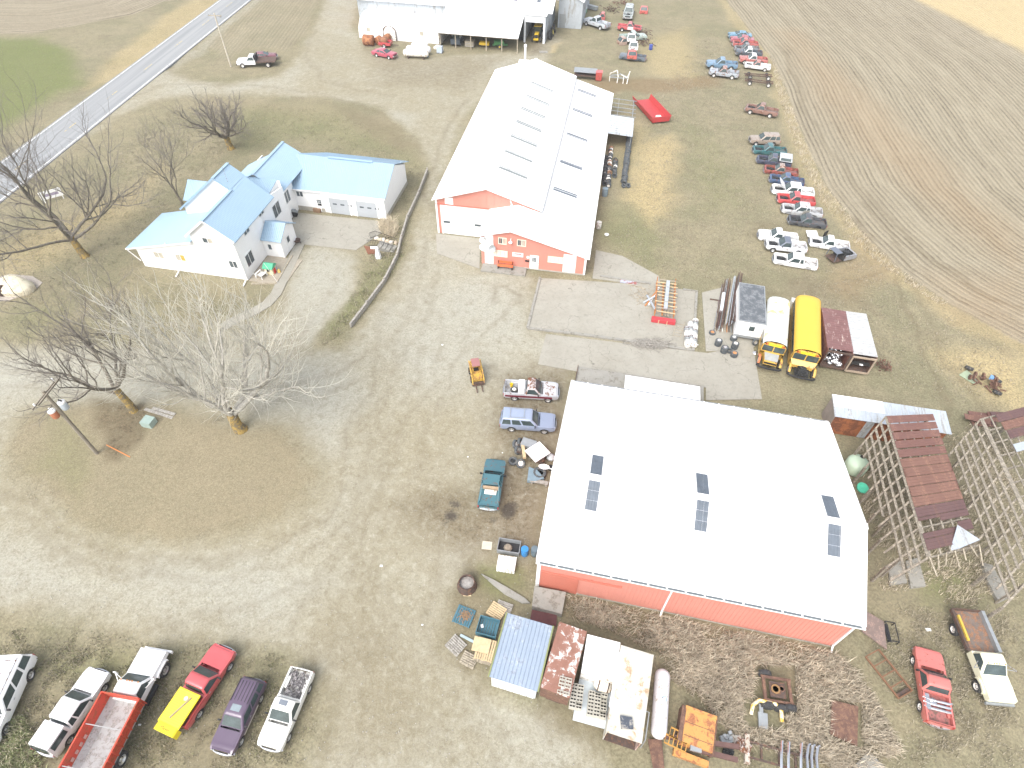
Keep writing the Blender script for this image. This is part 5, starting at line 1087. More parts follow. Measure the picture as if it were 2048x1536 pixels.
for pts in ([(1080,556),(1055,656)],[(1055,657),(1150,668),(1260,683),(1383,701)],[(1366,580),(1393,583),(1386,702)],[(1200,553),(1300,568)]):
    struct('kerb', strip([P(u,v) for u,v in pts],.28,.16,0,.3), CONC)
# kerb stones along the shop drive and the planted strip: low timber retaining wall
rw = thing('retaining_wall','low grey timber retaining wall between house and gravel drive','wall')
RWP = [(855,345),(838,390),(815,440),(803,480),(795,515),(770,565),(735,612),(702,655)]
for i in range(len(RWP)-1):
    a, c = P(*RWP[i]), P(*RWP[i+1])
    for j in range(3):
        z = .1+j*.2; MB().bar(a+Vector((0,0,z)),c+Vector((0,0,z)),.22,.19).build('timber',WOODG,rw)
    MB().box(-.1,.1,-.1,.1,0,.75).build('post',WOODG,rw).location = a
# ---- barn front platform
MB_ = MB().prism([tuple(P(u,v,.6).xy) for u,v in ((1069,1172),(1132,1184),(1124,1228),(1064,1212))],-.1,.6)
tag(MB_.build('loading_platform',CONC),'square concrete loading platform at the barn sliding door','platform')
solo('steel_plate',MB().prism([tuple(P(u,v,.12).xy) for u,v in ((1064,1219),(1114,1230),(1112,1252),(1060,1240))],.0,.12),mat('maroon_steel',(.13,.05,.05),.8,.1,.2,3),'maroon steel plate behind the blue-grey shed','plate')

# ---- row of sheds and boxes at the bottom
def qbox(pts, z):
    a,b_,c,d = [P(u,v,z) for u,v in pts]; back = (a+b_)/2; fr = (c+d)/2; dd = fr-back; h = math.atan2(dd.y,dd.x)
    ctr = (back+fr)/2; return Vector((ctr.x,ctr.y,0)), h, dd.length, ((b_-a).length+(c-d).length)/2
OLIVE = mat('olive_trim',(.20,.22,.09),.7); BLUG = mat('blue_grey_sheet',(.27,.325,.40),.45,.2,.05,1,(.31,.35,.41),.2,1)
c,h,l,w = qbox([(1012,1228),(1108,1252),(1073,1382),(980,1352)],2.5)
t = thing('metal_shed','blue-grey ribbed metal shed with olive edge trim beside pallets','shed',c,h)
l2,w2 = l/2,w/2
on(t,'wall',MB().box(-l2+.1,l2-.15,-w2+.1,w2-.1,0,2.3),mat('pale_sheet_wall',(.62,.66,.68),.5,.1,.06,2)); on(t,'roof',MB().sheet((l2,-w2,2.35),(l2,w2,2.35),(-l2,w2,2.6),(-l2,-w2,2.6),.05,.26,.035),BLUG)
for s in (-1,1): on(t,'edge_trim',MB().bar((l2,s*(w2+.03),2.34),(-l2,s*(w2+.03),2.6),.1,.2),OLIVE)
for i in range(6): on(t,'front_panel',MB().box(l2-.15,l2-.1,-w2+.12+i*(w-.3)/6,-w2+.08+(i+1)*(w-.3)/6,.05,2.28),mat('clear_panel',(.70,.74,.74),.3,0,.05,3))
RUSTW = mat('rust_and_white_roof',(.26,.13,.095),.8,.1,.2,2,(.62,.62,.59),.22,1.9); 
c,h,l,w = qbox([(1117,1245),(1175,1263),(1137,1392),(1083,1378)],2.4)
t = thing('box_trailer','rusty box trailer with patchy white paint on its roof','trailer',c,h); l2,w2 = l/2,w/2
on(t,'side_panel',MB().box(-l2,l2,-w2,-w2+.05,.5,2.38),RUSTM); on(t,'side_panel',MB().box(-l2,l2,w2-.05,w2,.5,2.38),RUSTM); on(t,'end_panel',MB().box(l2-.05,l2,-w2+.05,w2-.05,.5,2.38),RUSTM); on(t,'end_panel',MB().box(-l2,-l2+.05,-w2+.05,w2-.05,.5,2.38),RUSTM); on(t,'roof',MB().box(-l2-.02,l2+.02,-w2-.03,w2+.03,2.38,2.45),RUSTW); on(t,'chassis',MB().box(-l2,l2,-.5,.5,.3,.5),RUSTD)
RT1 = t
c,h,l,w = qbox([(1175,1268),(1240,1288),(1224,1408),(1157,1385)],2.4)
t = thing('box_trailer','white box body with a flat open deck in front','trailer',c,h); l2,w2 = l/2,w/2
on(t,'body_box',MB().box(-l2,l2*.28,-w2,w2,.4,2.4),WHITED); on(t,'roof',MB().box(-l2-.02,l2*.3,-w2-.02,w2+.02,2.4,2.46),WHITE); on(t,'deck',MB().box(l2*.28,l2+1.2,-w2,w2,.7,.82),mat('pale_blue_deck',(.52,.57,.60),.6,.1,.1,2)); on(t,'deck_leg',MB().box(l2*.5,l2+1.0,-w2+.2,w2-.2,0,.7),RUSTD)
FD = t; FDl = l2; FDw = w2
c,h,l,w = qbox([(1243,1290),(1306,1312),(1283,1487),(1213,1462)],2.6)
BEI = mat('chalky_beige',(.47,.455,.40),.75,0,.06,1,(.42,.30,.19),.16,1.2)
t = thing('van_body','long chalky beige van body with a dark roof patch','van',c,h); l2,w2 = l/2,w/2
on(t,'side_panel',MB().box(-l2,l2,-w2,-w2+.06,.45,2.55),BEI); on(t,'side_panel',MB().box(-l2,l2,w2-.06,w2,.45,2.55),mat('rose_beige',(.52,.40,.36),.75,0,.08,1,(.28,.14,.1),.2,2)); on(t,'roof',MB().box(-l2-.03,l2+.03,-w2-.03,w2+.03,2.55,2.64),BEI); on(t,'end_panel',MB().box(-l2,-l2+.06,-w2+.06,w2-.06,.45,2.55),BEI); on(t,'end_panel',MB().box(l2-.6,l2-.54,-w2+.06,w2-.06,.45,2.55),RUSTD); on(t,'floor',MB().box(-l2,l2,-w2,w2,.38,.45),RUSTD); on(t,'roof_rail',MB().box(-l2+.5,l2-1.4,-w2-.12,-w2+.06,2.64,2.70),WHITE)
on(t,'side_rail',MB().tube([(l2-1.9,w2+.05,2.4),(l2-1.9,w2+.25,2.4),(l2-.3,w2+.25,2.3),(l2-.2,w2+.25,.6)],.04,6),STEELG)
solo('tarp_bundle',MB().prism([(-.35,-.4),(.4,-.35),(.35,.4),(-.3,.35)],0,.12),mat('dark_tarp',(.06,.07,.09),.7,0,.3,5,(.3,.28,.25),.15,4),'dark folded tarp on the beige van body roof','tarp',P(1253,1445,2.64),h+.2).location.z = 2.64
# propane tanks
def tank(name,a,b_,r,m,lab,z=None,saddle=True,cat='tank'):
    A,B = P(*a,r+.35), P(*b_,r+.35); d = B-A; l = d.length; t = thing(name,lab,cat,(A.x,A.y,0),math.atan2(d.y,d.x)); zc = (r+.3) if z is None else z
    prof = [(0,0),(r*.45,r*.07),(r*.78,r*.3),(r*.95,r*.6),(r,r)]; prof = prof+[(q,l-x) for q,x in prof[::-1]]
    on(t,'shell',MB().lathe(prof,22,Matrix.Translation((0,0,zc)),ax='x'),m,50)
    if saddle:
        for x in (l*.2,l*.8): on(t,'saddle',MB().box(x-.1,x+.1,-r*.8,r*.8,zc-r-.3,zc-r*.55),RUSTD)
    on(t,'valve_dome',MB().cyl((l*.5,0,zc+r*.95),(l*.5,0,zc+r+.14),.13),m,40); return t
TW = mat('tank_white',(.64,.64,.65),.45,0,.04,2,(.45,.40,.34),.1,4)
t = tank('propane_tank',(1326,1338),(1317,1478),.52,TW,'long white propane tank standing beside the beige van'); BM = mat('blue_mark',(.2,.38,.55),.6); import math as _m
on(t,'blue_mark',MB().tube([(2.05+.2*_m.cos(a*.5),.525*_m.sin(.28+.3*_m.sin(a*.5)),.82+.525*_m.cos(.28+.3*_m.sin(a*.5))) for a in range(2,13)],.018,5),BM)
for x,y in ((1.45,.1),(1.6,.12),(1.72,.11),(2.6,.13),(2.95,.14)): on(t,'dark_mark',MB().bar((x,y,1.335),(x+.07,y+.04,1.333),.02,.01),BLACK)
b = thing('pipe_elbow','white elbow pipe at the lower end of the long propane tank','pipe',P(1318,1462),0); on(b,'pipe',MB().tube([(-.2,.6,.5),(-.25,.1,.55),(-.05,-.2,.55),(.25,-.3,.5)],.2,12),TW,50)
t = tank('fuel_tank',(1186,1368),(1222,1382),.42,mat('cream_tank',(.66,.63,.55),.6,0,.1,3,(.4,.3,.2),.15,4),'cream steel tank with dark straps on the open deck',z=1.25,saddle=False)
for x in (.35,1.0): on(t,'strap',MB().lathe([(.43,-.04),(.445,-.04),(.445,.04),(.43,.04)],20,Matrix.Translation((x,0,1.25)),ax='x'),RUSTD)
# concrete blocks
def blockm():
    b = MB(); w,d,hh,t = .40,.20,.19,.035
    ox,oy = [0,t,w/2-t/2,w/2+t/2,w-t,w],[0,t,d-t,d]
    for i in range(5):
        for j in range(3):
            if i in (1,3) and j == 1: b.add([(ox[i],oy[j],.03),(ox[i+1],oy[j],.03),(ox[i+1],oy[j+1],.03),(ox[i],oy[j+1],.03)],[(0,1,2,3)],1); continue
            b.box(ox[i],ox[i+1],oy[j],oy[j+1],0,hh)
    return b.mesh('concrete_block')
BLK_M = blockm(); BLKC = mat('block_concrete',(.45,.43,.37),.95,0,.12,4)
def blocks(uv, z, rot, nx_, ny_, nz_, lab, grp, skip=0):
    o0 = P(*uv,z); M = Matrix.Translation((o0.x,o0.y,z)) @ Matrix.Rotation(rot,4,'Z'); rs = random.Random(nx_*7+ny_)
    for kz in range(nz_):
        for i in range(nx_):
            for j in range(ny_):
                if kz == nz_-1 and rs.random() < skip: continue
                p = M @ Vector((i*.42+rs.uniform(-.01,.01),j*.215,kz*.195)); tag(mkobj('concrete_block',BLK_M,[BLKC,DARK],None,loc=p,rot=rot+rs.uniform(-.02,.02)),lab,'block',grp)
blocks((1113,1390),2.0,h+math.pi/2+.05,2,5,3,'hollow concrete block stacked at the rusty trailer end','blocks by the rusty trailer',.2)
blocks((1137,1418),1.15,h+math.pi/2+.1,2,7,3,'hollow concrete block in the stack left of the cream tank','blocks left of the cream tank',.1)
blocks((1172,1433),.85,h+math.pi/2+.1,3,7,3,'hollow concrete block in the stack below the cream tank','blocks below the cream tank',.12)
# pallets
def pallet(uv, rot, m, lab, z=0., grp=None, w=1.1, d=1.2, slats=7, solid=False):
    p = P(*uv,z); t = thing('pallet',lab,'pallet',(p.x,p.y,z),rot,grp)
    for y in (-d/2+.05,0,d/2-.05): on(t,'stringer',MB().box(-w/2,w/2,y-.02,y+.02,.02,.11),m)
    sw = w/slats
    for i in range(slats): on(t,'slat',MB().box(-w/2+i*sw+(.005 if solid else .022),-w/2+(i+1)*sw-(.005 if solid else .022),-d/2,d/2,.11,.13),m)
    for i in range(3): on(t,'base_slat',MB().box(-w/2+i*(w-.1)/2,-w/2+i*(w-.1)/2+.1,-d/2,d/2,0,.02),m)
    return t
TEALP = mat('teal_plastic',(.06,.15,.19),.6,0,.12,4)
pallet((928,1233),R(-20),TEALP,'dark teal pallet with a patch of dry leaves',w=1.4,d=1.35,slats=8)
b = MB(); rl = random.Random(8)
for i in range(160):
    x,y = rl.gauss(0,.22),rl.gauss(0,.2); b.add([(x-.05,y,.14),(x+.05,y-.02,.16),(x+.03,y+.06,.15+rl.random()*.08)],[(0,1,2)])
solo('leaf_heap',b,mat('dead_leaves',(.22,.14,.08),.95,0,.3,5),'patch of dead leaves on the dark teal pallet','leaves',P(930,1233))['kind'] = 'stuff'
pallet((912,1291),R(50),WOODG,'grey weathered pallet alone on gravel',w=1.1,slats=7); pallet((938,1320),R(65),WOOD,'narrow brown pallet lying beside the grey weathered pallet',w=.9,d=1.1,slats=6)
pallet((993,1223),R(58),WOODN,'fresh tan pallet leaning above the dark teal crate',slats=7,z=.1); pallet((1008,1216),R(70),WOODG,'small grey pallet half hidden behind the fresh tan pallet',w=.9)
for k in range(4): pallet((968+k,1306-k*2),R(-14),WOODN if k == 3 else WOOD,'brown pallet in the stack below the plywood sheet' if k < 3 else 'light pallet on top of the stack below plywood',z=k*.14,grp='pallets in the plywood stack' if k < 3 else None,slats=8,w=1.3,d=1.5)
solo('plywood_sheet',MB().box(-.62,.62,-.5,.5,0,.04),WOODN,'fresh plywood sheet lying on the pallet stack','plywood',P(963,1290,.62),R(-12)).location.z = .62
t = thing('plastic_crate','open dark teal plastic crate beside the metal shed','crate',P(976,1258),R(-14))
for a in ((-.75,-.7,-.65,.65),(.7,.75,-.65,.65)): on(t,'side',MB().box(a[0],a[1],a[2],a[3],.05,.6),TEALP)
for a in (-.65,.6): on(t,'end',MB().box(-.7,.7,a,a+.05,.05,.6),TEALP)
for i in range(7): on(t,'floor_slat',MB().box(-.68+i*.195,-.68+i*.195+.16,-.6,.6,.05,.08),TEALP)
solo('paper_note',MB().box(-.1,.1,-.13,.13,0,.01),WHITE,'white card lying in the dark teal plastic crate','card',P(964,1252,.09),.3).location.z = .085
solo('blue_plank',MB().box(-.55,.55,-.09,.09,0,.06),mat('faded_blue_board',(.34,.42,.45),.8),'faded pale blue plank near the pallets','plank',P(934,1277),R(-25))
# burn barrel heap
t = thing('fire_ring','rusty fire ring filled with ash and a broken board','fire pit',P(934,1172),.3)
on(t,'ring',MB().lathe([(.72,0),(.78,.0),(.62,.75),(.55,.72),(.68,.05)],14),RUSTD); on(t,'ash',MB().lathe([(.66,.3),(.3,.42),(0,.45)],12),mat('grey_ash',(.33,.31,.29),.95,0,.4,6)); on(t,'board',MB().box(-.55,-.05,-.75,-.05,.35,.4),WOODN,rot=(.5,-.3,.2))
# truck liner, blue drum, white bin beside the barn
t = thing('bed_liner','black truck bed liner shell with a rock inside','bed liner',P(1018,1097),R(-9))
on(t,'floor',MB().box(-.85,.85,-.5,.5,0,.05),BLACK)
for a in ((-.9,-.85,-.55,.55),(.85,.9,-.55,.55),(-.85,.85,-.55,-.5),(-.85,.85,.5,.55)): on(t,'wall',MB().box(a[0],a[1],a[2],a[3],0,.55),STEELG)
solo('field_stone',MB().lathe([(0,0),(.3,.02),(.36,.15),(.25,.3),(0,.34)],9),mat('brown_stone',(.26,.22,.17),.95,0,.3,4),'brown stone sitting in the black bed liner','stone',P(1016,1097,.05),.4)
t = thing('plastic_tub','white plastic bin with a ribbed upturned floor','bin',P(1013,1131),R(-8)); on(t,'shell',MB().box(-.72,.72,-.58,.58,0,.5),WHITED)
for x in (-.36,.36):
    on(t,'floor_panel',MB().add([(x-.33,-.5,.5),(x+.33,-.5,.5),(x+.33,.5,.5),(x-.33,.5,.5),(x,0,.58)],[(0,1,4),(1,2,4),(2,3,4),(3,0,4)]),WHITE)
for i in range(6): on(t,'foot',MB().box(-.68+i*.25,-.56+i*.25,-.62,-.58,.05,.45),WHITE)
def drum(uv, m, lab, z=0., lid=None, r=.29, h_=.88, cat='drum', name='drum', grp=None):
    p = P(*uv,z); t = thing(name,lab,cat,(p.x,p.y,z),0,grp)
    on(t,'barrel',MB().lathe([(r*.97,0),(r,.03),(r,h_*.33),(r*1.035,h_*.35),(r,h_*.37),(r,h_*.65),(r*1.035,h_*.67),(r,h_*.69),(r,h_-.02),(r*1.02,h_)],20),m,40); on(t,'lid',MB().cyl((0,0,h_-.03),(0,0,h_-.012),r*.98,n=20),lid or m); return t
drum((1049,1108),mat('blue_plastic',(.04,.22,.50),.45),'bright blue plastic drum by the bed liner'); drum((1069,1108),mat('blue_grey_drum',(.12,.17,.20),.5),'dark blue-grey drum against the barn corner')
solo('cardboard_sheet',MB().box(-.4,.4,-.35,.35,0,.03),mat('worn_board',(.50,.45,.36),.9,0,.15,3),'tan board lying left of the bed liner','board',P(974,1091),R(-5)); 
struct('old_footing', pxpoly([(962,1147),(985,1158),(1010,1172),(1050,1196),(1060,1206),(1045,1206),(1010,1188),(985,1168)],-.1,.12), CONC)
# tank body orange, frames, bumpers at the bottom edge
ORB = mat('faded_orange',(.50,.255,.075),.65,0,.08,1,(.32,.13,.06),.28,2.2)
c,h,l,w = qbox([(1366,1415),(1432,1428),(1424,1524),(1350,1510)],1.2)
t = thing('salt_box','faded orange steel hopper box with rusty ends','hopper',c,h); l2,w2 = l/2,w/2
on(t,'hopper_body',MB().box(-l2,l2*.5,-w2*.75,w2,.1,1.2),ORB); on(t,'end_flange',MB().box(-l2-.04,-l2*.88,-w2*.8,w2+.03,.1,1.26),ORB); on(t,'side_flange',MB().box(-l2,l2*.55,w2,w2+.12,.1,1.1),RUSTM); on(t,'rust_band',MB().box(-l2,l2*.5,-w2,-w2*.75,.1,1.22),RUSTM); on(t,'tail_chute',MB().box(l2*.75,l2,-w2,w2,.05,.5),ORB)
for x in (-l2*.35,l2*.2): on(t,'seam',MB().box(x-.015,x+.015,-w2*.7,w2*.95,1.2,1.215),RUSTM)
BEAMM = mat('brown_primer_steel',(.125,.07,.06),.75,.1,.2,3)
def beam(a,b_,z,w,hh,m,lab,cat='beam',name='steel_beam'): A,B = P(*a,z),P(*b_,z); return solo(name,MB().bar(A,B,w,hh),m,lab,cat)
beam((1312,1470),(1478,1494),.9,.28,.25,BEAMM,'brown steel beam running past the orange ladder frame'); beam((1380,1496),(1475,1520),.8,.28,.25,BEAMM,'brown steel beam with a grey box at its end')
ladm = mat('orange_ladder',(.42,.22,.05),.7)
for (a,b_,lab) in (((1340,1462),(1380,1482),'short orange ladder frame above the other one'),((1330,1476),(1372,1496),'short orange ladder frame below the other one')):
    A,B = P(*a,1.1),P(*b_,1.1); d = B-A; t = thing('loose_ladder',lab,'ladder',(A.x,A.y,0),math.atan2(d.y,d.x)); l = d.to_2d().length
    for y in (-.25,.25): on(t,'rail',MB().box(0,l,y-.04,y+.04,1.05,1.13),ladm)
    for i in range(6): on(t,'rung',MB().box(l*i/5-.03 if i else 0,l*i/5+.03,-.21,.21,1.06,1.12),ladm)
solo('grey_box',MB().box(-.35,.35,-.22,.22,.0,.2),STEELG,'small grey steel box set on a brown beam','box',P(1391,1496,.95),R(-12)).location.z = .93
solo('rust_plate',MB().prism([(-.5,-.9),(.2,-1.1),(.45,.6),(-.45,.7)],.2,.26),RUSTM,'leaning rusty orange plate under the white tank elbow','plate',P(1313,1503),.1)
# engines / lumps
rs = random.Random(11)
def lump(uv,s,m,lab,cat='engine',name='engine_block',z=0.,rot=None):
    b = MB(); b.box(-.4*s,.4*s,-.28*s,.28*s,0,.35*s)
    for i in range(14):
        x,y,zz = rs.uniform(-.4,.4)*s,rs.uniform(-.3,.3)*s,rs.uniform(.2,.5)*s; r = rs.uniform(.05,.14)*s
        if i%2: b.box(x-r,x+r,y-r,y+r,zz-r,zz+r)
        else: b.cyl((x-r,y,zz),(x+r,y,zz),r,n=8)
    return solo(name,b,m,lab,cat,P(*uv,z),rot if rot is not None else rs.uniform(0,3))
lump((1450,1480),.9,STEELG,'grey engine block left of the pale rusty transmission'); lump((1468,1480),.8,mat('pale_cast',(.42,.40,.36),.8,.1,.2,4,RUST,.3,4),'pale cast housing between two engine blocks','housing','gear_housing'); lump((1482,1490),1.1,mat('pale_rust_cast',(.48,.42,.38),.8,.1,.2,4,RUST,.45,3),'pale rusty transmission next to the ladder chassis','transmission','transmission'); lump((1455,1505),.8,ENGINE,'dark greasy engine lump below the brown beam')
t = thing('ladder_chassis','long dark ladder chassis under the chrome bumpers','chassis',P(1490,1500),math.atan2((P(1600,1530)-P(1490,1500)).y,(P(1600,1530)-P(1490,1500)).x))
for y in (-.45,.45): on(t,'frame_rail',MB().box(0,4.2,y-.05,y+.05,.35,.5),RUSTD)
for x in (.1,.9,2.0,3.0,4.0): on(t,'cross_member',MB().box(x-.06,x+.06,-.4,.4,.36,.48),RUSTD)
on(t,'front_axle',MB().box(-.15,.15,-.85,.85,.2,.55),mat('pale_axle',(.42,.38,.32),.8,0,.2,3,RUST,.3,4))
for i,u in enumerate((1563,1577,1602,1619,1628,1638)):
    A,B = P(u+2,1482+i*2,.75),P(u+1,1545,.75); d = (B-A); n = Vector((-d.y,d.x,0)).normalized()*(.12 if i > 2 else .03)
    solo('chrome_bumper',MB().tube([A-Vector((0,0,.05)),A+d*.06+n*-1,A+d*.5-n*1.6,A+d*.94-n,B-Vector((0,0,.05))],.085,6),CHROME,('straight' if i < 3 else 'curved')+' chrome bumper standing across the ladder chassis','bumper',group='straight bumpers on the chassis' if i < 3 else 'curved bumpers on the chassis',smooth=40)
# rusty implement with tyres in the tall grass
t = thing('rusty_implement','rusty axle carriage with dark tyres in tall grass','implement',P(1548,1385),R(-8))
for y in (-.75,.75): on(t,'frame_rail',MB().box(-1.0,1.0,y-.08,y+.08,.55,.7),RUSTM)
for x in (-.85,.85): on(t,'cross_beam',MB().box(x-.1,x+.1,-.67,.67,.56,.69),RUSTM)
on(t,'deck_plate',MB().box(-.5,.55,-.5,.5,.6,.66),RUSTD)
for (x,y) in ((-.65,1.0),(-.7,-1.05),(.15,-1.1),(.75,-1.0)): on(t,'tyre',MB().lathe([(.2,-.14),(.42,-.15),(.46,0),(.42,.15),(.2,.14)],16,ax='y'),TYRE,40,loc=(x,y,.46))
on(t,'drum_ring',MB().lathe([(.2,0),(.3,0),(.3,.08),(.2,.08),(.2,0)],18),mat('brass_ring',(.3,.18,.08),.6,.3),loc=(-.12,.02,.66)); on(t,'drum_ring',MB().lathe([(.14,0),(.2,0),(.2,.06),(.14,.06),(.14,0)],18),RUSTM,loc=(.3,.1,.66))
t = thing('fender_frame','curved yellow and white cowl frame with grey pad','cowl',P(1530,1418),R(-12)); 
on(t,'arch',MB().tube([(-1.0,-.6,.2),(-.95,-.1,.5),(-.6,.25,.7),(.5,.25,.7),(.9,0,.5),(1.0,-.6,.2)],.13,8),mat('yellow_white_paint',(.68,.60,.42),.6,0,.1,2,(.6,.36,.05),.4,3),50); on(t,'pad',MB().box(-.55,.05,-1.3,-.35,.15,.3),STEELG); on(t,'pad_arm',MB().box(-.5,-.25,-.35,.15,.25,.4),STEELG)
solo('rusty_plate',MB().prism([tuple((P(u,v,.25)-P(1690,1445,.25)).xy) for u,v in ((1663,1400),(1716,1413),(1714,1492),(1660,1468))],.1,.3),RUSTM,'large flat rusty steel plate lying in the grass','plate',(*P(1690,1445,.25).xy,0))
solo('rusty_plate',MB().prism([tuple((P(u,v,.3)-P(1745,1260,.3)).xy) for u,v in ((1732,1222),(1768,1243),(1774,1298),(1725,1262))],.15,.3),mat('brown_grey_plate',(.20,.15,.13),.8,.1,.2,2,(.28,.2,.17),.3,3),'brown steel ramp plate under the barn corner','plate',(*P(1745,1260,.3).xy,0))
t = thing('black_rack','small black pipe rack beside the brown ramp plate','rack',P(1779,1268),R(80))
for a,b_ in (((-.7,-.3,.5),(.7,-.3,.5)),((-.7,.35,.5),(.7,.35,.5)),((-.7,-.3,.5),(-.7,.35,.5)),((.7,-.3,.5),(.7,.35,.5)),((-.7,-.3,0),(-.7,-.3,.5)),((.7,-.3,0),(.7,-.3,.5)),((.7,.35,0),(.7,.35,.5)),((-.7,.35,0),(-.7,.35,.5))): on(t,'pipe',MB().bar(a,b_,.05,.05),BLACK)
on(t,'shelf',MB().box(-.65,.65,.05,.33,.1,.16),BLACK)
t = thing('iron_grate','rusty angle iron ladder frame lying in tan grass','frame',P(1772,1350),math.atan2((P(1802,1385)-P(1742,1310)).y,(P(1802,1385)-P(1742,1310)).x)); RF = mat('orange_rust_iron',(.19,.10,.055),.8,.1,.2,4)
for y in (-.62,.62): on(t,'rail',MB().box(-1.5,1.5,y-.05,y+.05,.3,.42),RF)
for x in (-1.48,-.75,0,.75,1.48): on(t,'rung',MB().box(x-.04,x+.04,-.57,.57,.31,.40),RF)
on(t,'end_plate',MB().box(1.2,1.45,-.55,.55,.1,.3),RUSTD)
solo('concrete_slab',MB().prism([tuple((P(u,v,.25)-P(1740,1525,.25)).xy) for u,v in ((1700,1540),(1738,1502),(1772,1536),(1745,1580))],.0,.25),CONC,'grey concrete slab lying at the edge of the tan grass','slab',(*P(1740,1525,.25).xy,0))

# ---- brown shed with metal roof
c,h,l,w = qbox([(1672,832),(1661,790),(1890,825),(1905,867)],2.6)
BRN = mat('brown_steel_wall',(.30,.11,.045),.6,.1,.2,1.2,(.17,.065,.035),.35,1.6)
t = thing('storage_shed','long low rust-brown shed with a pale metal roof','shed',c,h); l2,w2 = l/2,w/2
on(t,'wall',MB().box(-l2+.15,l2-.3,-w2+.15,w2-.1,0,2.4),BRN); on(t,'roof',MB().sheet((-l2,-w2,2.5),(l2,-w2,2.5),(l2,w2,2.75),(-l2,w2,2.75),.05,.3,.03),GALV); on(t,'white_roof_sheet',MB().sheet((-l2+.05,-.1,2.655),(-l2*.1,-.1,2.655),(-l2*.1,w2,2.775),(-l2+.05,w2,2.775),.02,.3,.03),WHITE)
on(t,'door_panel',MB().box(-l2*.42,-l2*.28,-w2+.1,-w2+.15,.05,2.35),GALV); on(t,'end_wall',MB().box(-l2+.1,-l2+.15,-w2+.15,w2-.1,0,2.4),mat('grey_brown_end',(.26,.22,.19),.8,0,.2,2))
# ---- green water tank and tub
GT = mat('pale_green_poly',(.46,.58,.44),.5,0,.05,1)
t = thing('water_tank','pale green plastic water tank between the barns','tank',P(1707,938)); on(t,'shell',MB().lathe([(.85,0),(.92,.1),(.92,.95),(.8,1.2),(.5,1.36),(.2,1.42)],24),GT,50); on(t,'cap',MB().cyl((.3,.35,1.28),(.3,.35,1.42),.18),DARK)
solo('green_tub',MB().lathe([(.38,0),(.48,.32),(.5,.33),(.46,.3),(.36,.04),(0,.04)],20),mat('sea_green_plastic',(.12,.60,.42),.45),'bright sea green plastic tub near the water tank','tub',P(1722,978),smooth=40).rotation_euler = (.25,0,0)
# ---- collapsing pole barns
SHC = [mat('rust_sheet_a',(.165,.082,.066),.75,.1,.12,1,(.21,.11,.085),.25,1.6,streak=True),mat('rust_sheet_b',(.185,.095,.07),.75,.1,.12,1,(.23,.125,.09),.3,1.5,streak=True),mat('rust_sheet_c',(.125,.07,.066),.75,.1,.12,1,(.16,.09,.075),.2,1.8,streak=True)]
RAFT = mat('grey_brown_timber',(.20,.175,.14),.95,0,.25,3,(.33,.29,.23),.3,5)
def polebarn(lab, ridge, eaveL, eaveR, nr, npur, sheets, rs):
    t = thing('pole_barn',lab,'pole barn'); A,B = ridge; C_,D = eaveL; E,G = eaveR
    on(t,'ridge_beam',MB().bar(A,B,.12,.16),RAFT)
    for i in range(nr):
        f = i/(nr-1); a,c,e = A.lerp(B,f),C_.lerp(D,f),E.lerp(G,f)
        on(t,'rafter',MB().bar(a-Vector((0,0,.05)),c,.13,.18),RAFT); on(t,'rafter',MB().bar(a-Vector((0,0,.07)),e-Vector((0,0,.08)),.09,.17),RAFT)
        if i%2 == 0:
            for q in (c,e): on(t,'post',MB().bar((q.x,q.y,-.2),(q.x,q.y,q.z-.05),.18,.18),RAFT)
        m = (a+c)/2; on(t,'strut',MB().bar((m.x,m.y,-.1),(m.x,m.y,m.z-.06),.12,.12),RAFT) if i%3 == 1 else None
    for j in range(npur):
        f = (j+.15)/npur; jl = rs.uniform(0,.12)
        on(t,'purlin',MB().bar(A.lerp(C_,f)+Vector((0,0,.1)),(B.lerp(D,f) if rs.random() > .3 else A.lerp(C_,f).lerp(B.lerp(D,f),rs.uniform(.6,.97)))+Vector((0,0,.1)),.2,.05),RAFT)
        on(t,'purlin',MB().bar(A.lerp(E,f)+Vector((0,0,.06)),B.lerp(G,f)+Vector((0,0,.06)),.12,.05),RAFT)
    for (f0,f1,g0,g1,mi) in sheets:
        p = [A.lerp(B,f0).lerp(E.lerp(G,f0),g0),A.lerp(B,f1).lerp(E.lerp(G,f1),g0),A.lerp(B,f1).lerp(E.lerp(G,f1),g1),A.lerp(B,f0).lerp(E.lerp(G,f0),g1)]
        z = Vector((0,0,.12+rs.uniform(0,.035))); p = [q+z+Vector((0,0,rs.uniform(-.01,.015))) for q in p]
        on(t,'roof_sheet',MB().sheet(p[0],p[1],p[2],p[3],.015,.3,.025) if False else MB().sheet(p[3],p[0],p[1],p[2],.015,0).sheet(p[0],p[1],p[2],p[3],.012,.24,.022),mi)
    return t
rs = random.Random(21)
rA,rB = P(1772,833,5.0),P(1857,1115,5.0); sh = []
n = 14
for i in range(n):
    f0,f1 = i/n*.965+.003,(i+1)/n*.965-.0005*(i%2); m = SHC[0] if i < 5 else (SHC[1] if i < 10 else SHC[2])
    if i in (0,1,2,3,4): f1 -= .006
    if i in (11,): sh += [(f0,f1-.022,.42,1.0,m),(f0,f0+.02,0,.45,m)]; continue
    if i == 12: sh += [(f0,f1,.72,1.0,m),(f0+.03,f1,0,.72,m)]; continue
    sh.append((f0,f1,0,1.0 if i < 13 else .62,m))
PB = polebarn('open pole barn with one rusted roof slope and bare lattice',(rA,rB),(P(1722,892,2.5),P(1780,1162,2.5)),(P(1864,829,3.9),P(1957,1090,3.9)),12,5,sh,rs)
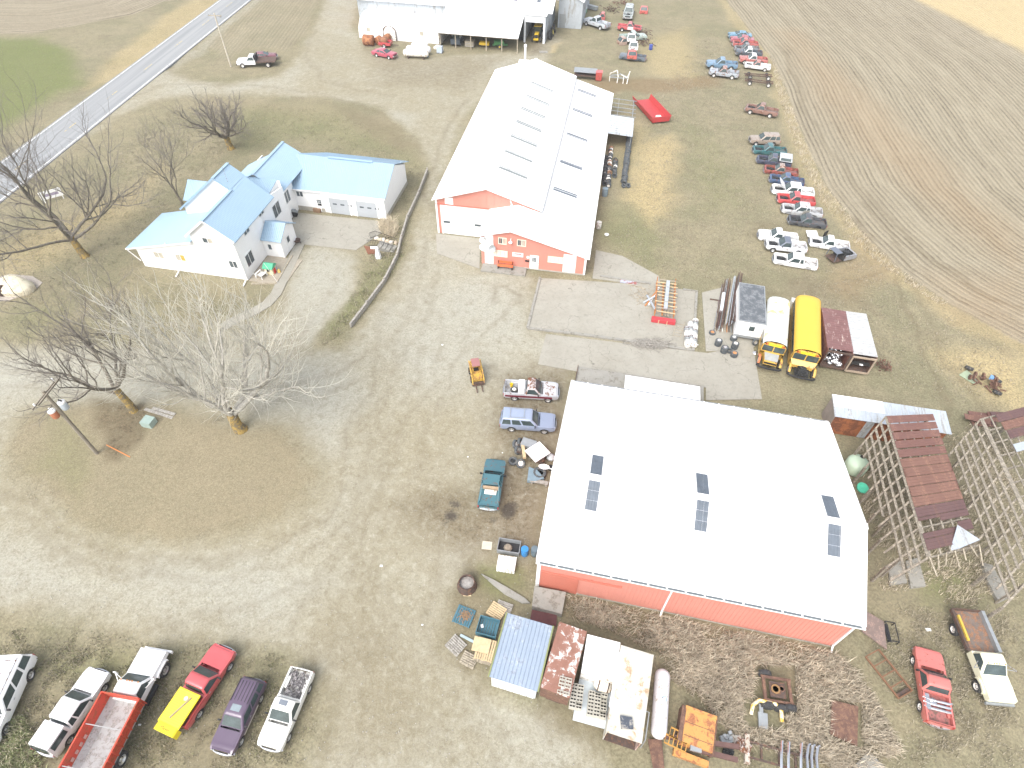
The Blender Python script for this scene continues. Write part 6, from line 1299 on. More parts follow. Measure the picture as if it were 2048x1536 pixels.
for a,b_ in (((1895,1082),(1955,1090)),):
    q = [P(1912,1052,4.5),P(1957,1082,4.3),P(1915,1100,4.4),P(1897,1104,4.4)]; on(PB,'folded_sheet',MB().quad(*[p+Vector((0,0,.2)) for p in q[::-1]],.02),GALV)
for k in range(7):
    a = rB.lerp(P(1957,1090,3.9),k/6); on(PB,'hanging_lath',MB().bar(a+Vector((0,0,.1)),a+Vector((rs.uniform(.1,.5),-rs.uniform(.5,1.3),-rs.uniform(.1,.9))),.09,.04),WOOD)
struct('feed_floor_strip', pxpoly([(1778,1130),(1800,1120),(1815,1165),(1780,1170)],-.1,.18), CONC); struct('feed_floor_strip', pxpoly([(1812,1122),(1836,1115),(1852,1172),(1822,1176)],-.1,.2), CONC); struct('feed_floor_strip', pxpoly([(1965,1125),(1985,1130),(2020,1195),(1998,1205),(1975,1160)],-.1,.25), CONC)
rA,rB = P(1962,838,4.6),P(2095,1120,4.6)
sh = [(.0+.07*i,.07*i+.066,.3+.03*i,1.0,SHC[2-i%2]) for i in range(3)]+[(.25,.31,.35,1.0,GALV)]
PB2 = polebarn('bare timber pole barn frame with scattered rusted sheets',(rA,rB),(P(1900,908,2.4),P(2005,1215,2.4)),(P(2050,815,3.7),P(2200,1090,3.7)),11,6,sh,rs)
for i in range(9): 
    a = P(1955+rs.uniform(0,95),832+rs.uniform(-4,16),.25+i*.04); 
    solo('rusty_sheet',MB().box(-1.1,1.1,-.35,.35,0,.03),SHC[i%3],'loose rusty roofing sheet in the pile beyond the bare frame','roofing sheet',a,R(-8+rs.uniform(-12,12)),'loose roofing sheets beyond the bare frame').location.z = .1+i*.05
solo('orange_cone',MB().lathe([(.2,0),(.2,.04),(.15,.05),(.04,.5),(0,.5)],12),mat('cone_orange',(.7,.16,.04),.5),'small orange cap on the pile of rusted sheets','cone',P(2028,832,.55)).location.z = .5
# ---- machinery remains in the grass at the far right
t = thing('disc_implement','rusty brown disc implement with black tyres in dry grass','implement',P(1965,765),R(-40)); rs = random.Random(31)
b = MB()
for i in range(34): 
    x,y,z = rs.uniform(-1.3,1.5),rs.uniform(-.7,.7),rs.uniform(.15,.7); 
    if i%3: b.bar((x,y,z),(x+rs.uniform(-.8,.8),y+rs.uniform(-.6,.6),max(.05,z+rs.uniform(-.3,.3))),.1,.1)
    else: b.cyl((x,y,z),(x+.1,y+.05,z),rs.uniform(.2,.32),n=10)
on(t,'gang_frame',b,RUSTM)
for x,y in ((-1.6,.9),(1.0,.9),(1.4,-.9)): on(t,'tyre',MB().lathe([(.18,-.12),(.38,-.14),(.42,0),(.38,.14),(.18,.12)],16,Matrix.Rotation(R(60),4,'X'),ax='y'),TYRE,40,loc=(x,y,.3))
on(t,'green_sheet',MB().prism([(-2.1,-.5),(-.6,-.9),(-.4,-.1),(-1.7,.8)],.02,.08),mat('faded_green_sheet',(.30,.36,.25),.7,0,.15,2)); on(t,'blue_part',MB().box(.2,.55,.1,.6,.6,.85),mat('blue_enamel',(.16,.3,.5),.5))
# ---- school buses
def bus(pts, z, col, roofm, lab, hood=True, name='school_bus'):
    c,h,l,w = qbox(pts,z); l2 = l/2; w2 = w/2; t = thing(name,lab,'bus',c,h); k = z/2.93
    sec = [(w2,.5*k),(w2*1.0,1.5*k),(w2*.985,2.25*k),(w2*.9,2.58*k),(w2*.72,2.77*k),(w2*.4,2.89*k),(0,2.93*k)]
    full = sec+[(-y,zz) for y,zz in sec[-2::-1]]; n = len(full)
    def loft(i0,i1,stations):
        b = MB(); v = []
        for x,s in stations: v += [(x,full[i][0]*s,.5*k+(full[i][1]-.5*k)*(1-(1-s)*.8)) for i in range(i0,i1+1)]
        m = i1-i0+1; return b.add(v,[(j*m+i,j*m+i+1,(j+1)*m+i+1,(j+1)*m+i) for j in range(len(stations)-1) for i in range(m-1)])
    st = [(-l2,.90),(-l2+.08,.96),(-l2+.25,1)]+[(-l2+.25+(l-.5)*i/8,1) for i in range(1,9)]+[(l2-.1,.985)]
    on(t,'roof',loft(2,n-3,st),roofm,40)
    body = MB()
    for i0,i1 in ((0,2),(n-3,n-1)): q = loft(i0,i1,st); body.add(q.v,q.f)
    body.add([(-l2+.02,w2*.9,.5*k),(-l2+.02,-w2*.9,.5*k),(-l2+.02,-w2*.86,2.3*k),(-l2+.02,-w2*.35,2.65*k),(-l2+.02,w2*.35,2.65*k),(-l2+.02,w2*.86,2.3*k)],[(0,1,2,3,4,5)]); body.box(-l2+.05,l2-.12,-w2*.95,w2*.95,.5*k,.55*k)
    on(t,'body',body,paint(col,.08),40)
    nw = max(6,int(l/.8))
    for s in (-1,1):
        for i in range(nw):
            x0 = -l2+.35+i*(l-.7)/nw; on(t,'side_window',MB().box(x0+.05,x0+(l-.7)/nw-.05,*sorted((s*(w2-.02),s*(w2+.012))),1.62*k,2.18*k),GLASS)
        on(t,'rub_rail',MB().box(-l2+.1,l2-.2,*sorted((s*w2,s*(w2+.02))),1.32*k,1.38*k),BLACK)
        add_wheel(t,-l2+1.7,s*(w2-.16),.46,.34,.56,RIMS); add_wheel(t,l2+.55,s*(w2-.2),.46,.26,.56,RIMS)
    on(t,'windshield_frame',MB().add([(l2-.1,-w2*.95,1.3*k),(l2-.1,w2*.95,1.3*k),(l2-.1,w2*.95,2.25*k),(l2-.1,w2*.6,2.72*k),(l2-.1,-w2*.6,2.72*k),(l2-.1,-w2*.95,2.25*k)],[(0,1,2,3,4,5)]),paint(col,.08))
    for s in (-1,1): on(t,'windshield',MB().box(l2-.1,l2-.07,*sorted((s*.06,s*w2*.88)),1.45*k,2.2*k),GLASS)
    on(t,'sign_box',MB().box(l2-.12,l2+.02,-w2*.5,w2*.5,2.32*k,2.52*k),mat('sign_yellow',(.75,.62,.03),.5))
    for y in (-w2*.72,-w2*.6,w2*.6,w2*.72): on(t,'flasher',MB().cyl((l2-.1,y,2.42*k),(l2-.02,y,2.42*k),.08,n=10),AMBER if abs(y) < w2*.65 else TAIL)
    if hood:
        on(t,'hood',MB().add([(l2-.1,-.75,1.35*k),(l2-.1,.75,1.35*k),(l2+1.2,.62,1.15*k),(l2+1.2,-.62,1.15*k),(l2-.1,-.8,.7),(l2-.1,.8,.7),(l2+1.25,.66,.65),(l2+1.25,-.66,.65)],[(0,3,2,1),(0,4,7,3),(1,2,6,5),(3,7,6,2)]),paint(col,.1))
        on(t,'hood_sheet',MB().quad((l2+1.1,-.62,1.2*k+.05),(l2+1.1,.62,1.2*k+.05),(l2+.12,.72,1.33*k+.06),(l2+.12,-.72,1.33*k+.06),.04),mat('grey_hood_panel',(.36,.37,.36),.6,.2,.15,3))
        on(t,'grille',MB().box(l2+1.25,l2+1.3,-.6,.6,.62,1.05),BLACK); on(t,'grille_bar',MB().box(l2+1.3,l2+1.33,-.6,.6,.78,.84),paint(col,.1))
    else:
        on(t,'cowl',MB().add([(l2-.1,-w2*.95,1.35*k),(l2-.1,w2*.95,1.35*k),(l2+.35,w2*.8,1.0*k),(l2+.35,-w2*.8,1.0*k)],[(0,3,2,1)]).box(l2-.1,l2+.3,-w2*.9,w2*.9,.55,.95*k),paint(col,.05)); e = engine(t,1.6,0,.95); e.location.x = l2+.1; e.location.z = .1
    for s in (-1,1): on(t,'fender',MB().tube([(l2+.0,s*(w2-.15),.6),(l2+.15,s*(w2-.15),.92),(l2+.55,s*(w2-.15),1.05),(l2+.95,s*(w2-.15),.92),(l2+1.15,s*(w2-.15),.6)],.13,6),paint(col,.1) if s > 0 or not hood else mat('orange_primer',(.5,.17,.07),.7),50)
    on(t,'bumper',MB().tube([(l2+1.3,-w2,.5),(l2+1.5,-w2*.8,.5),(l2+1.58,0,.5),(l2+1.5,w2*.8,.5),(l2+1.3,w2,.5)],.11,6),BLACK,50); return t
BY = (.62,.37,.035)
bus([(1540,590),(1584,595),(1580,690),(1528,680)],2.8,BY,mat('peeling_bus_roof',(.58,.60,.58),.6,0,.06,1,(.60,.50,.22),.2,.7),'school bus with pale peeling roof and grey hood panel')
bus([(1597,587),(1645,592),(1650,708),(1590,695)],2.9,BY,mat('bus_yellow_roof',(.64,.40,.05),.5,0,.04,1),'bright yellow school bus with its hood missing',hood=False)
# ---- camper trailer with dark roof
c,h,l,w = qbox([(1480,568),(1528,570),(1533,648),(1478,641)],2.7); l2,w2 = l/2,w/2
t = thing('camper_trailer','white box trailer with a dark roof beside stacked pipes','trailer',c,h)
on(t,'body',MB().box(-l2,l2,-w2,w2,.45,2.66),WHITE); on(t,'roof',MB().box(-l2+.06,l2-.06,-w2+.06,w2-.06,2.66,2.71),mat('tar_roof',(.10,.11,.12),.85,0,.15,1.5,(.17,.18,.19),.35,1.5)); 
b = MB(); b.box(-l2-.02,l2+.02,-w2-.03,-w2+.06,2.62,2.72); b.box(-l2-.02,l2+.02,w2-.06,w2+.03,2.62,2.72); b.box(-l2-.03,-l2+.06,-w2+.06,w2-.06,2.62,2.72); b.box(l2-.06,l2+.03,-w2+.06,w2-.06,2.62,2.72); on(t,'roof_edge',b,STEELG)
on(t,'front_window',MB().box(l2,l2+.02,-.1,.45,1.5,2.1),GLASS); on(t,'front_door',MB().box(l2,l2+.012,-.45,-.12,.6,2.2),WHITE); on(t,'lower_band',MB().box(l2,l2+.03,-w2,w2,.45,.75),STEELG)
for s in (-1,1):
    for x in (-.5,.4): add_wheel(t,x,s*(w2-.05),.34,.22,.6,RIMS)
# ---- two rusty truck boxes with wheels inside
def obx(pts,z,wm,rm,lab,ib):
    c,h,l,w = qbox(pts,z); l2,w2 = l/2,w/2; t = thing('truck_box',lab,'truck box',c,h)
    for s in (-1,1): on(t,'side_panel',MB().box(-l2,l2,*sorted((s*w2,s*(w2-.06))),.4,z-.05),wm)
    on(t,'back_panel',MB().box(-l2,-l2+.06,-w2+.06,w2-.06,.4,z-.05),wm); on(t,'floor',MB().box(-l2,l2,-w2,w2,.3,.4),RUSTD); on(t,'roof',MB().sheet((-l2-.03,-w2-.04,z),(l2-.25,-w2-.04,z),(l2-.25,w2+.04,z),(-l2-.03,w2+.04,z),.06,.35,.02),rm)
    b = MB(); b.box(l2-.02,l2+.08,-w2,-w2+.14,.35,z-.1); b.box(l2-.02,l2+.08,w2-.14,w2,.35,z-.1); b.box(l2-.02,l2+.08,-w2+.14,w2-.14,z-.3,z-.1); b.box(l2-.02,l2+.08,-w2+.14,w2-.14,.3,.5); on(t,'door_frame',b,ib); return t,l2,w2,c,h
MRB = mat('maroon_box_steel',(.15,.055,.045),.7,.1,.2,2,(.26,.12,.08),.3,3); 
t,l2,w2,c,h = obx([(1647,618),(1688,620),(1709,705),(1655,700)],2.7,MRB,mat('maroon_flaking_roof',(.17,.085,.08),.75,.1,.15,1.5,(.42,.33,.29),.08,2.4,streak=(.6,2,1)),'maroon truck box with chrome wheel covers stored inside',RUSTD)
hub = MB().lathe([(0,.07),(.08,.09),(.16,.05),(.2,.0)],14).mesh('wheel_cover',40); rs = random.Random(41); M = Matrix.Translation(c) @ Matrix.Rotation(h,4,'Z')
for i in range(46):
    lx = l2-.15-rs.random()*1.5; p = M @ Vector((lx,rs.uniform(-w2+.25,w2-.25),.45+(l2-lx)*.55+rs.uniform(0,.2)))
    tag(mkobj('wheel_cover',hub,CHROME,None,loc=p,rot=(rs.uniform(-.5,.5)+.0,rs.uniform(.2,.9),h)),'chrome wheel cover stored inside the maroon truck box','wheel cover','wheel covers in the maroon truck box')
t,l2,w2,c,h = obx([(1689,622),(1730,628),(1757,715),(1706,712)],2.6,RUSTM,mat('weathered_plank_roof',(.42,.43,.43),.75,.1,.12,1.5,(.30,.28,.26),.15,3,streak=(3,.4,1)),'grey-roofed rusty truck box with pale door frame',mat('pale_frame',(.34,.27,.20),.8))
on(t,'inner_shelf',MB().box(l2-.7,l2-.2,-w2+.1,w2-.1,1.2,1.25),DARK); on(t,'paper_sheet',MB().box(l2-.35,l2-.1,.0,.35,1.26,1.27),WHITE)
b = MB(); rs = random.Random(44)
for i in range(60): x,y,z = rs.uniform(-.5,.5),rs.uniform(-.6,.6),rs.uniform(.05,.9); b.bar((x,y,z*(1-abs(x))),(x+rs.uniform(-.3,.3),y+rs.uniform(-.3,.3),max(.04,z*.8)),.08,.08)
tag(b.build('scrap_heap',RUSTM),'rusty heap of axle parts beside the grey-roofed box','scrap').location = P(1767,735)
solo('pale_cabinet',MB().box(-.5,.5,-.4,.4,0,1.1).box(-.52,.52,-.42,.42,1.1,1.16),WHITED,'white cabinet between the back ends of both buses','cabinet',P(1586,617),R(-15))
# ---- tyres and wheels
def tyrem(r=.36,w=.24): h = w/2; return cached(('tyre',r,w),lambda: MB().lathe([(r*.56,-h*.8),(r*.82,-h),(r*.96,-h*.85),(r,-h*.5),(r,h*.5),(r*.96,h*.85),(r*.82,h),(r*.56,h*.8),(r*.6,0),(r*.56,-h*.8)],18).mesh('tyre',50))
def rimm(r=.36,w=.24): h = w/2; return cached(('srim',r,w),lambda: MB().lathe([(0,h*.2),(r*.18,h*.55),(r*.3,h*.35),(r*.56,h*.8),(r*.56,-h*.8),(0,-h*.3)],16).mesh('rim',40))
def tyre(p, rot, lab, grp=None, r=.36, w=.24, rim=None, m=None, nm=None):
    o = tag(mkobj(nm or 'tyre',tyrem(r,w),m or TYRE2,None,loc=p,rot=rot),lab,'wheel' if rim else 'tyre',grp)
    if rim: mkobj('rim',rimm(r,w),rim,o)
    return o
ORIM = mat('orange_rim',(.42,.2,.08),.6,.1,.2,5)
for i,(u,v,rm) in enumerate(((1424,664,ORIM),(1437,683,RIMW),(1447,700,RIMS))): pass
def stack(uv,n,rim,lab,r=.36,lean=0.):
    p = P(*uv)
    for i in range(n): tyre((p.x+lean*i*.05,p.y,.13+i*.25),(0,0,i),lab,lab+' stack' if n > 1 else None,r,.25,rim if i == n-1 else None)
stack((1424,667),1,ORIM,'single tyre with an orange rim by the slab crack'); stack((1435,690),3,RIMS,'tyre in the stack topped by a bright silver rim'); stack((1447,704),3,CHROMED,'tyre in the thick stack topped by a dull silver rim',.38)
stack((1466,680),2,RIMS,'tyre in the pair against the white box trailer'); stack((1468,696),3,RIMW,'tyre in the stack topped by a white and rust rim'); stack((1458,703),1,None,'flat dark tyre lying between two stacks'); stack((1467,712),2,ORIM,'tyre in the pair with a rusty orange rim',.38)
solo('wheel_cover',MB().lathe([(.3,0),(.31,.05),(.2,.14),(0,.18)],18),CHROME,'bright hubcap lying on the slab edge by the bus','wheel cover',P(1511,706),smooth=40)
tyre((*P(1508,690).xy,.4),(R(70),0,R(20)),'wheel with a bright rim leaning on the white trailer',None,.36,.22,RIMS)
def row(a, b_, lab, grp, pal, r=.36, w=.26, z=0., seed=1, name='tyre'):
    A,B = P(*a,r),P(*b_,r); d = B-A; n = int(d.length/(w*1.3)); ang = math.atan2(d.y,d.x); rs = random.Random(seed)
    for i in range(n):
        p = A+d*(i+.5)/n; m,rm = rs.choice(pal); rv = r*rs.choice((.84,.92,1,1.08)); tyre((p.x+rs.uniform(-.08,.08),p.y,rv*.95+z),(R(90)+rs.uniform(-.45,.45),0,ang+R(90)+rs.uniform(-.2,.2)),lab,grp,round(rv,3),w*.98,rm,m)
row((1260,262),(1248,366),'black tyre standing in the outer row beside the shop','outer tyre row',[(TYRE2,None)],.44,.3,seed=2)
tyre((*P(1247,374).xy,.2),(.3,.3,0),'loose dark tyre left of the pair ending the outer row',None,.36); tyre((*P(1256,374).xy,.25),(.7,.0,.6),'loose dark tyre right of the pair ending the outer row',None,.36)
BRW = mat('brown_wheel',(.30,.17,.10),.7,.1,.2,4)
row((1222,295),(1216,372),'wheel standing in the mixed row nearest the white eave','mixed wheel row',[(TYRE2,None),(TYRE2,RIMW),(RIMW,None),(TYRE,RIMS),(BRW,None),(WHITED,None)],.36,.3,seed=5)
row((1212,312),(1209,368),'dark tyre standing close against the shop wall','tyres against the wall',[(TYRE,None),(TYRE2,None),(TYRE,RIMS)],.36,.28,seed=7)
row((1231,318),(1229,352),'tyre or white rim in the short middle row','short middle tyre row',[(TYRE2,None),(WHITED,None),(TYRE,ORIM),(TYRE,None)],.34,.3,seed=9)
drum((1209,391),mat('blue_grey_barrel',(.17,.22,.25),.6,0,.1,3),'blue-grey barrel at the end of the tyre rows',r=.4,h_=1.1); drum((1197,456),mat('white_barrel',(.62,.61,.57),.6,0,.1,3,RUST,.15,4),'whitish rusty barrel beside the shop wall',r=.33,h_=.9,lid=RUSTD)
solo('pale_bucket',MB().lathe([(.2,0),(.3,.18),(.28,.2),(0,.22)],14),WHITED,'pale upturned tub near the whitish barrel','tub',P(1213,471))
# ---- lumber and steel rack
c,h,l,w = qbox([(1312,562),(1353,560),(1354,632),(1304,628)],.9); rs = random.Random(51)
t = thing('storage_rack','steel storage rack with red base and wooden cross slats','rack',c,h); l2,w2 = l/2,w/2; REDB = mat('rack_red',(.45,.05,.06),.6,0,.08,3); ORGB = mat('rack_orange',(.40,.17,.06),.7,.1,.15,3)
for s in (-1,1):
    for x in (-l2,-l2*.3,l2*.3,l2*.9): on(t,'upright',MB().bar((x,s*w2*.8,0),(x,s*w2*.8,1.3),.08,.08),ORGB)
    for zz in (.45,1.0): on(t,'long_rail',MB().bar((-l2,s*w2*.8,zz),(l2,s*w2*.8,zz),.09,.1),ORGB)
for i in range(11): x = -l2+.2+i*(l-.5)/10; on(t,'cross_slat',MB().bar((x,-w2*rs.uniform(.5,.95),1.09),(x+rs.uniform(-.1,.1),w2*rs.uniform(.8,1.0),1.09),.11,.06),WOODN if i%3 else WOOD)
for y in (-.25,.1,.4): on(t,'stacked_board',MB().bar((-l2,y,.55),(l2*.9,y+.05,.55),.18,.12),ORGB if y < 0 else WOOD)
on(t,'red_base',MB().box(l2-.05,l2+.55,-w2,w2,.1,.5),REDB)
for y in (-.5,.4): on(t,'base_bar',MB().box(l2+.55,l2+.58,y-.04,y+.04,.05,.55),WOODN)
solo('metal_trough',MB().bar((0,0,0),(4.9,0,0),.38,.22).bar((1.6,0,.0),(1.66,0,.0),.42,.25).bar((3.2,0,0),(3.26,0,0),.42,.25),GALV,'long galvanised trough lying on top of the storage rack','trough',P(1331,617,1.25),math.atan2((P(1339,537,1.25)-P(1331,617,1.25)).y,(P(1339,537,1.25)-P(1331,617,1.25)).x)).location.z = 1.26
for i,(a,b_,m,lb) in enumerate((((1297,610),(1318,575),WHITE,'white board leaning on the rack side'),((1287,605),(1310,592),GALV,'galvanised strip leaning on the rack side'),((1290,612),(1315,580),ORGB,'rusty brown plank leaning on the rack side'),((1294,590),(1310,618),GALV,'short grey sheet leaning on the rack side'))):
    solo('leaning_board',MB().bar(P(*a,.08),P(*b_,.9),.22 if i%2 else .16,.05),m,lb,'board')
b = MB()
for i in range(70):
    p = P(1285+rs.gauss(0,9),595+rs.gauss(0,8),.06); a = rs.uniform(0,3.14); l_ = rs.uniform(.2,.9); b.bar(p,p+Vector((math.cos(a)*l_,math.sin(a)*l_,rs.uniform(0,.15))),.05,.03)
o = solo('wood_scraps',b,WOOD,'scatter of pale wood offcuts beside the storage rack','wood scraps'); o['kind'] = 'stuff'
b = MB()
for i in range(260):
    p = P(1292+rs.gauss(0,17),686+rs.gauss(0,4.5),.06+abs(rs.gauss(0,.12))); a = rs.uniform(-.7,.5); l_ = rs.uniform(.3,1.3); b.bar(p,p+Vector((math.cos(a)*l_,math.sin(a)*l_,rs.uniform(-.05,.15))),.03,.03)
o = solo('brush_pile',b,WOODG,'low pile of dry brush on the concrete pad','brush'); o['kind'] = 'stuff'
# old iron bedspring frame
t = thing('ladder','light rusty iron ladder frame lying on the pad','ladder',P(1357,660),math.atan2((P(1366,632)-P(1352,680)).y,(P(1366,632)-P(1352,680)).x))
for y in (-.4,.4): on(t,'rail',MB().bar((-1.3,y,.06),(1.5,y*1.1,.12),.05,.05),WOOD)
for x in (-1.1,-.6,-.1,.4,.9): on(t,'rung',MB().bar((x,-.4,.08),(x,.4,.08),.04,.04),WOOD)
# rows of white wheel rims
wr_ = MB().lathe([(.1,-.09),(.3,-.1),(.33,-.07),(.25,-.03),(.25,.03),(.33,.07),(.3,.1),(.1,.09),(.1,-.09)],16).mesh('wheel_rim',40)
for q,(a,b_) in enumerate((((1391,640),(1388,692)),((1381,645),(1383,690)),((1374,655),(1375,692)))):
    A,B = P(*a,.33),P(*b_,.33); d = B-A; n = int(d.length/.27)
    for i in range(n):
        p = A+d*(i+.5)/n; tag(mkobj('steel_disc_rim',wr_,[RIMW,RIMS,CHROMED,RIMW,STEELG][(i*7+q)%5],None,loc=(p.x,p.y,.33),rot=(R(90),0,math.atan2(d.y,d.x)+R(90))),'white steel wheel rim standing in a row on the pad','wheel rim','white rims in rows')
# pipes beside the trailer
t = thing('pipe_rack','long bundle of rusty pipes and fence panels on edge','pipes',P(1463,612),0); rs = random.Random(61)
a0,b0 = P(1482,565),P(1470,660)
for i in range(26):
    off = i*.085; c1 = rs.choice([RUSTM,RUSTD,BEAMM,STEELG,WOOD,GALV] if i > 8 else [BEAMM,STEELG,GALV,RUSTD]); z = max(.1,1.5-i*.055+rs.uniform(-.1,.1)); A = a0+Vector((-off-.3,rs.uniform(-.4,.5)-.02*i,z)); B = b0+Vector((-off-.3,rs.uniform(-.3,.3),max(.08,z+rs.uniform(-.3,.1))))
    MB().bar(A,B,.06,rs.uniform(.08,.3)).build('pipe',c1,t).location = -t.location
solo('white_blue_panel',MB().bar(P(1447,588,.5),P(1442,622,.5),.3,.5),mat('white_blue_door',(.66,.70,.74),.5),'white and navy panel leaning on the pipe bundle','panel')
solo('rusty_pole',MB().bar(P(1437,600,.1),P(1433,662,.1),.06,.06),RUSTM,'single rusty pole left of the pipe bundle','pole'); solo('rusty_pole',MB().bar(P(1420,598,.1),P(1446,602,.1),.12,.1),RUSTD,'short rusty bar across the slab by the pipes','bar')
for i in range(7): solo('short_pipe',MB().bar(P(1442+i*4,638+i,.12),P(1440+i*4.5,664,.12),.08,.1),[RUSTM,WHITED,WOOD,ORGB,RUSTD,STEELG,RUSTM][i],'short pipe length in front of the pipe bundle','pipe',group='short pipes by the bundle')
solo('lavender_panel',MB().box(-1.0,1.0,-.35,.35,0,.12),mat('lavender_sheet',(.42,.44,.52),.5,.1,.1,2,(.3,.12,.1),.35,2),'lavender and rust sheet lying by the shop corner','sheet',P(1257,564),R(-12))
for k in range(2): solo('pale_plank',MB().box(-.9,.9,-.09,.09,0,.07),WOOD,'pale plank lying below the lavender sheet','plank',P(1268+k*8,572+k*3),R(-18),'planks below the lavender sheet')
# ---- junk heap between the blue suv and teal wreck
t = thing('axle_trailer','dark axle frame loaded under a tilted white panel','trailer',P(1060,908),R(-20)); rs = random.Random(71)
for y in (-.5,.5): on(t,'frame_rail',MB().box(-1.3,1.6,y-.07,y+.07,.4,.55),RUSTD)
for x in (-1.2,0,1.2): on(t,'cross_member',MB().box(x-.07,x+.07,-.43,.43,.42,.53),RUSTD)
on(t,'steel_bin',MB().box(-1.0,.3,.1,.95,.55,.9),STEELG); on(t,'dark_crate',MB().box(.2,1.5,-.5,.6,.55,.85),mat('oxide_crate',(.10,.06,.06),.8)); on(t,'brown_box',MB().box(.9,1.5,-.9,-.3,.3,.7),RUSTD)
solo('square_board',MB().box(-.85,.85,-.78,.78,0,.05),WHITE,'square white panel resting on the axle frame','panel',P(1075,904,1.0),R(38)).location.z = 1.0
solo('wood_post',MB().bar((-.0,-.85,.75),(.05,.85,.75),.28,.24),WOODN,'short tan timber post across the axle frame','post',P(1046,910),R(8))
for i,(u,v,rt,rm,lb) in enumerate(((1031,893,(R(65),0,R(70)),RIMW,'wheel with a white rim leaning behind another wheel'),(1040,889,(R(70),0,R(75)),None,'dark tyre standing beside the grey steel bin'),(1036,905,(R(60),0,R(60)),RIMS,'wheel with a grey rim leaning by the timber post'),(1026,925,(.1,.05,0),None,'dark tyre lying flat left of the axle frame'),(1041,930,(R(25),R(10),0),RIMW,'wheel with a bright white rim at the axle frame corner'))): tyre((*P(u,v).xy,.22 if i > 2 else .36),rt,lb,None,.42,.26,rm,TYRE2)
solo('blue_hopper',MB().prism([(-.6,-.7),(.1,-.8),(.9,-.6),(.4,.3),(-.3,.7)],.1,.45),mat('dull_blue_steel',(.20,.28,.33),.6,.2,.15,3),'dull blue angular steel hopper by the barn wall','hopper',P(1066,952),.1)
solo('dark_tyre_ring',tyrem(.6,.35),TYRE2,'big dark rubber ring beside the dull blue hopper','tyre',(*P(1079,950).xy,.3)); 
t = thing('satellite_arm','white oval dish on a short arm by the barn','dish',P(1087,945),R(-10)); on(t,'dish',MB().lathe([(0,.02),(.3,.06),(.42,.14),(.43,.16),(.3,.09),(0,.05)],16,Matrix.Translation((0,0,.75)) @ Matrix.Diagonal((1.15,.65,1,1))),WHITE,40); on(t,'arm',MB().bar((.4,0,.8),(1.0,-.1,.85),.06,.06).bar((0,0,0),(0,0,.76),.06,.06),WHITE)
drum((1101,938),BLACK,'small black bucket beside the white oval dish',r=.2,h_=.4,cat='bucket',name='bucket'); solo('grey_rag_bag',MB().lathe([(0,0),(.35,.05),(.4,.25),(.2,.45),(0,.48)],9),mat('pale_plastic_bag',(.5,.54,.56),.5),'crumpled pale plastic bag against the barn wall','bag',P(1101,917))
solo('small_bench',MB().box(-.8,.8,-.18,.18,.35,.42).box(-.7,-.55,-.15,.15,0,.35).box(.55,.7,-.15,.15,0,.35),WOODG,'grey wooden trestle below the dull blue hopper','trestle',P(1078,968),R(-12))
# ---- skid loader
h_,_,mid = heading(948,725,958,768,.6); t = thing('skid_loader','small yellow skid loader with faded red cab roof and forks','loader',(mid.x,mid.y,0),h_,scale=.95)
YL = mat('machine_yellow',(.52,.33,.06),.6,0,.12,3,(.3,.16,.06),.3,4)
on(t,'chassis',MB().box(-1.2,.9,-.5,.5,.3,.85),YL); on(t,'engine_cover',MB().ext([(.85,-1.25),(1.3,-1.2),(1.35,-.5),(.85,-.5)],1,-.5,.5),YL); on(t,'cab_roof',MB().box(-.95,.2,-.42,.42,1.85,1.93),mat('faded_maroon',(.30,.14,.13),.7,0,.12,2))
for x in (-.9,.15):
    for y in (-.4,.4): on(t,'cab_post',MB().bar((x,y,.85),(x,y,1.86),.06,.06),YL)
on(t,'seat',MB().box(-.6,-.1,-.25,.25,.85,1.0).box(-.65,-.55,-.25,.25,1.0,1.4),BLACK)
for s in (-1,1):
    on(t,'lift_arm',MB().bar((-1.2,s*.6,1.35),(.9,s*.6,.95),.12,.18).bar((.9,s*.6,.95),(1.3,s*.6,.4),.12,.16),YL)
    for x in (-.7,.55): add_wheel(t,x,s*.62,.36,.26,.5,YL)
    on(t,'fork',MB().box(1.3,2.3,s*.3-.05,s*.3+.05,.08,.14),RUSTD)
on(t,'fork_carriage',MB().box(1.22,1.32,-.65,.65,.1,.55),RUSTD); on(t,'front_guard',MB().box(.9,1.0,-.5,.5,.4,.8),YL)
# ---- island and lawn details
t = thing('utility_box','grey-green metal utility box on the grass island','utility box',P(303,850),R(-12)); UB = mat('utility_green',(.30,.38,.34),.5); on(t,'cabinet',MB().ext([(0,-.5),(.85,-.5),(.75,.4),(.0,.4)],1,-.45,.45),UB) ; on(t,'side_housing',MB().box(-.7,-.45,-.4,.4,0,.65),UB); on(t,'pad',MB().box(-.85,.6,-.55,.6,-.05,.06),CONC)
for k,(a,b_) in enumerate((((290,818),(345,836)),((305,816),(350,829)))): solo('grey_plank',MB().bar(P(*a,.1+.03*k),P(*b_,.1+.03*k),.3,.08),WOODG,['wide grey plank lying under the pale tree','shorter grey plank on the wide plank'][k],'plank')
solo('orange_marker',MB().bar(P(213,890,.08),P(260,914,.12),.07,.06),mat('marker_orange',(.6,.22,.06),.6),'thin orange marker pole lying on the island','marker')
t = thing('utility_pole','dark wooden utility pole with two transformers on the island','utility pole',P(195,908)); PW = mat('pole_wood',(.24,.21,.165),.9,0,.2,3)
top = Vector((.0,.0,8.6)); on(t,'pole',MB().cyl((0,0,-.2),top,.17,.12,n=12),PW,50)
for dx in (-.22,.22): on(t,'crossarm',MB().bar(top+Vector((dx*.5,dx-1.45,-.3)),top+Vector((dx*.5+.2,dx+1.45,-.3)),.1,.13),PW)
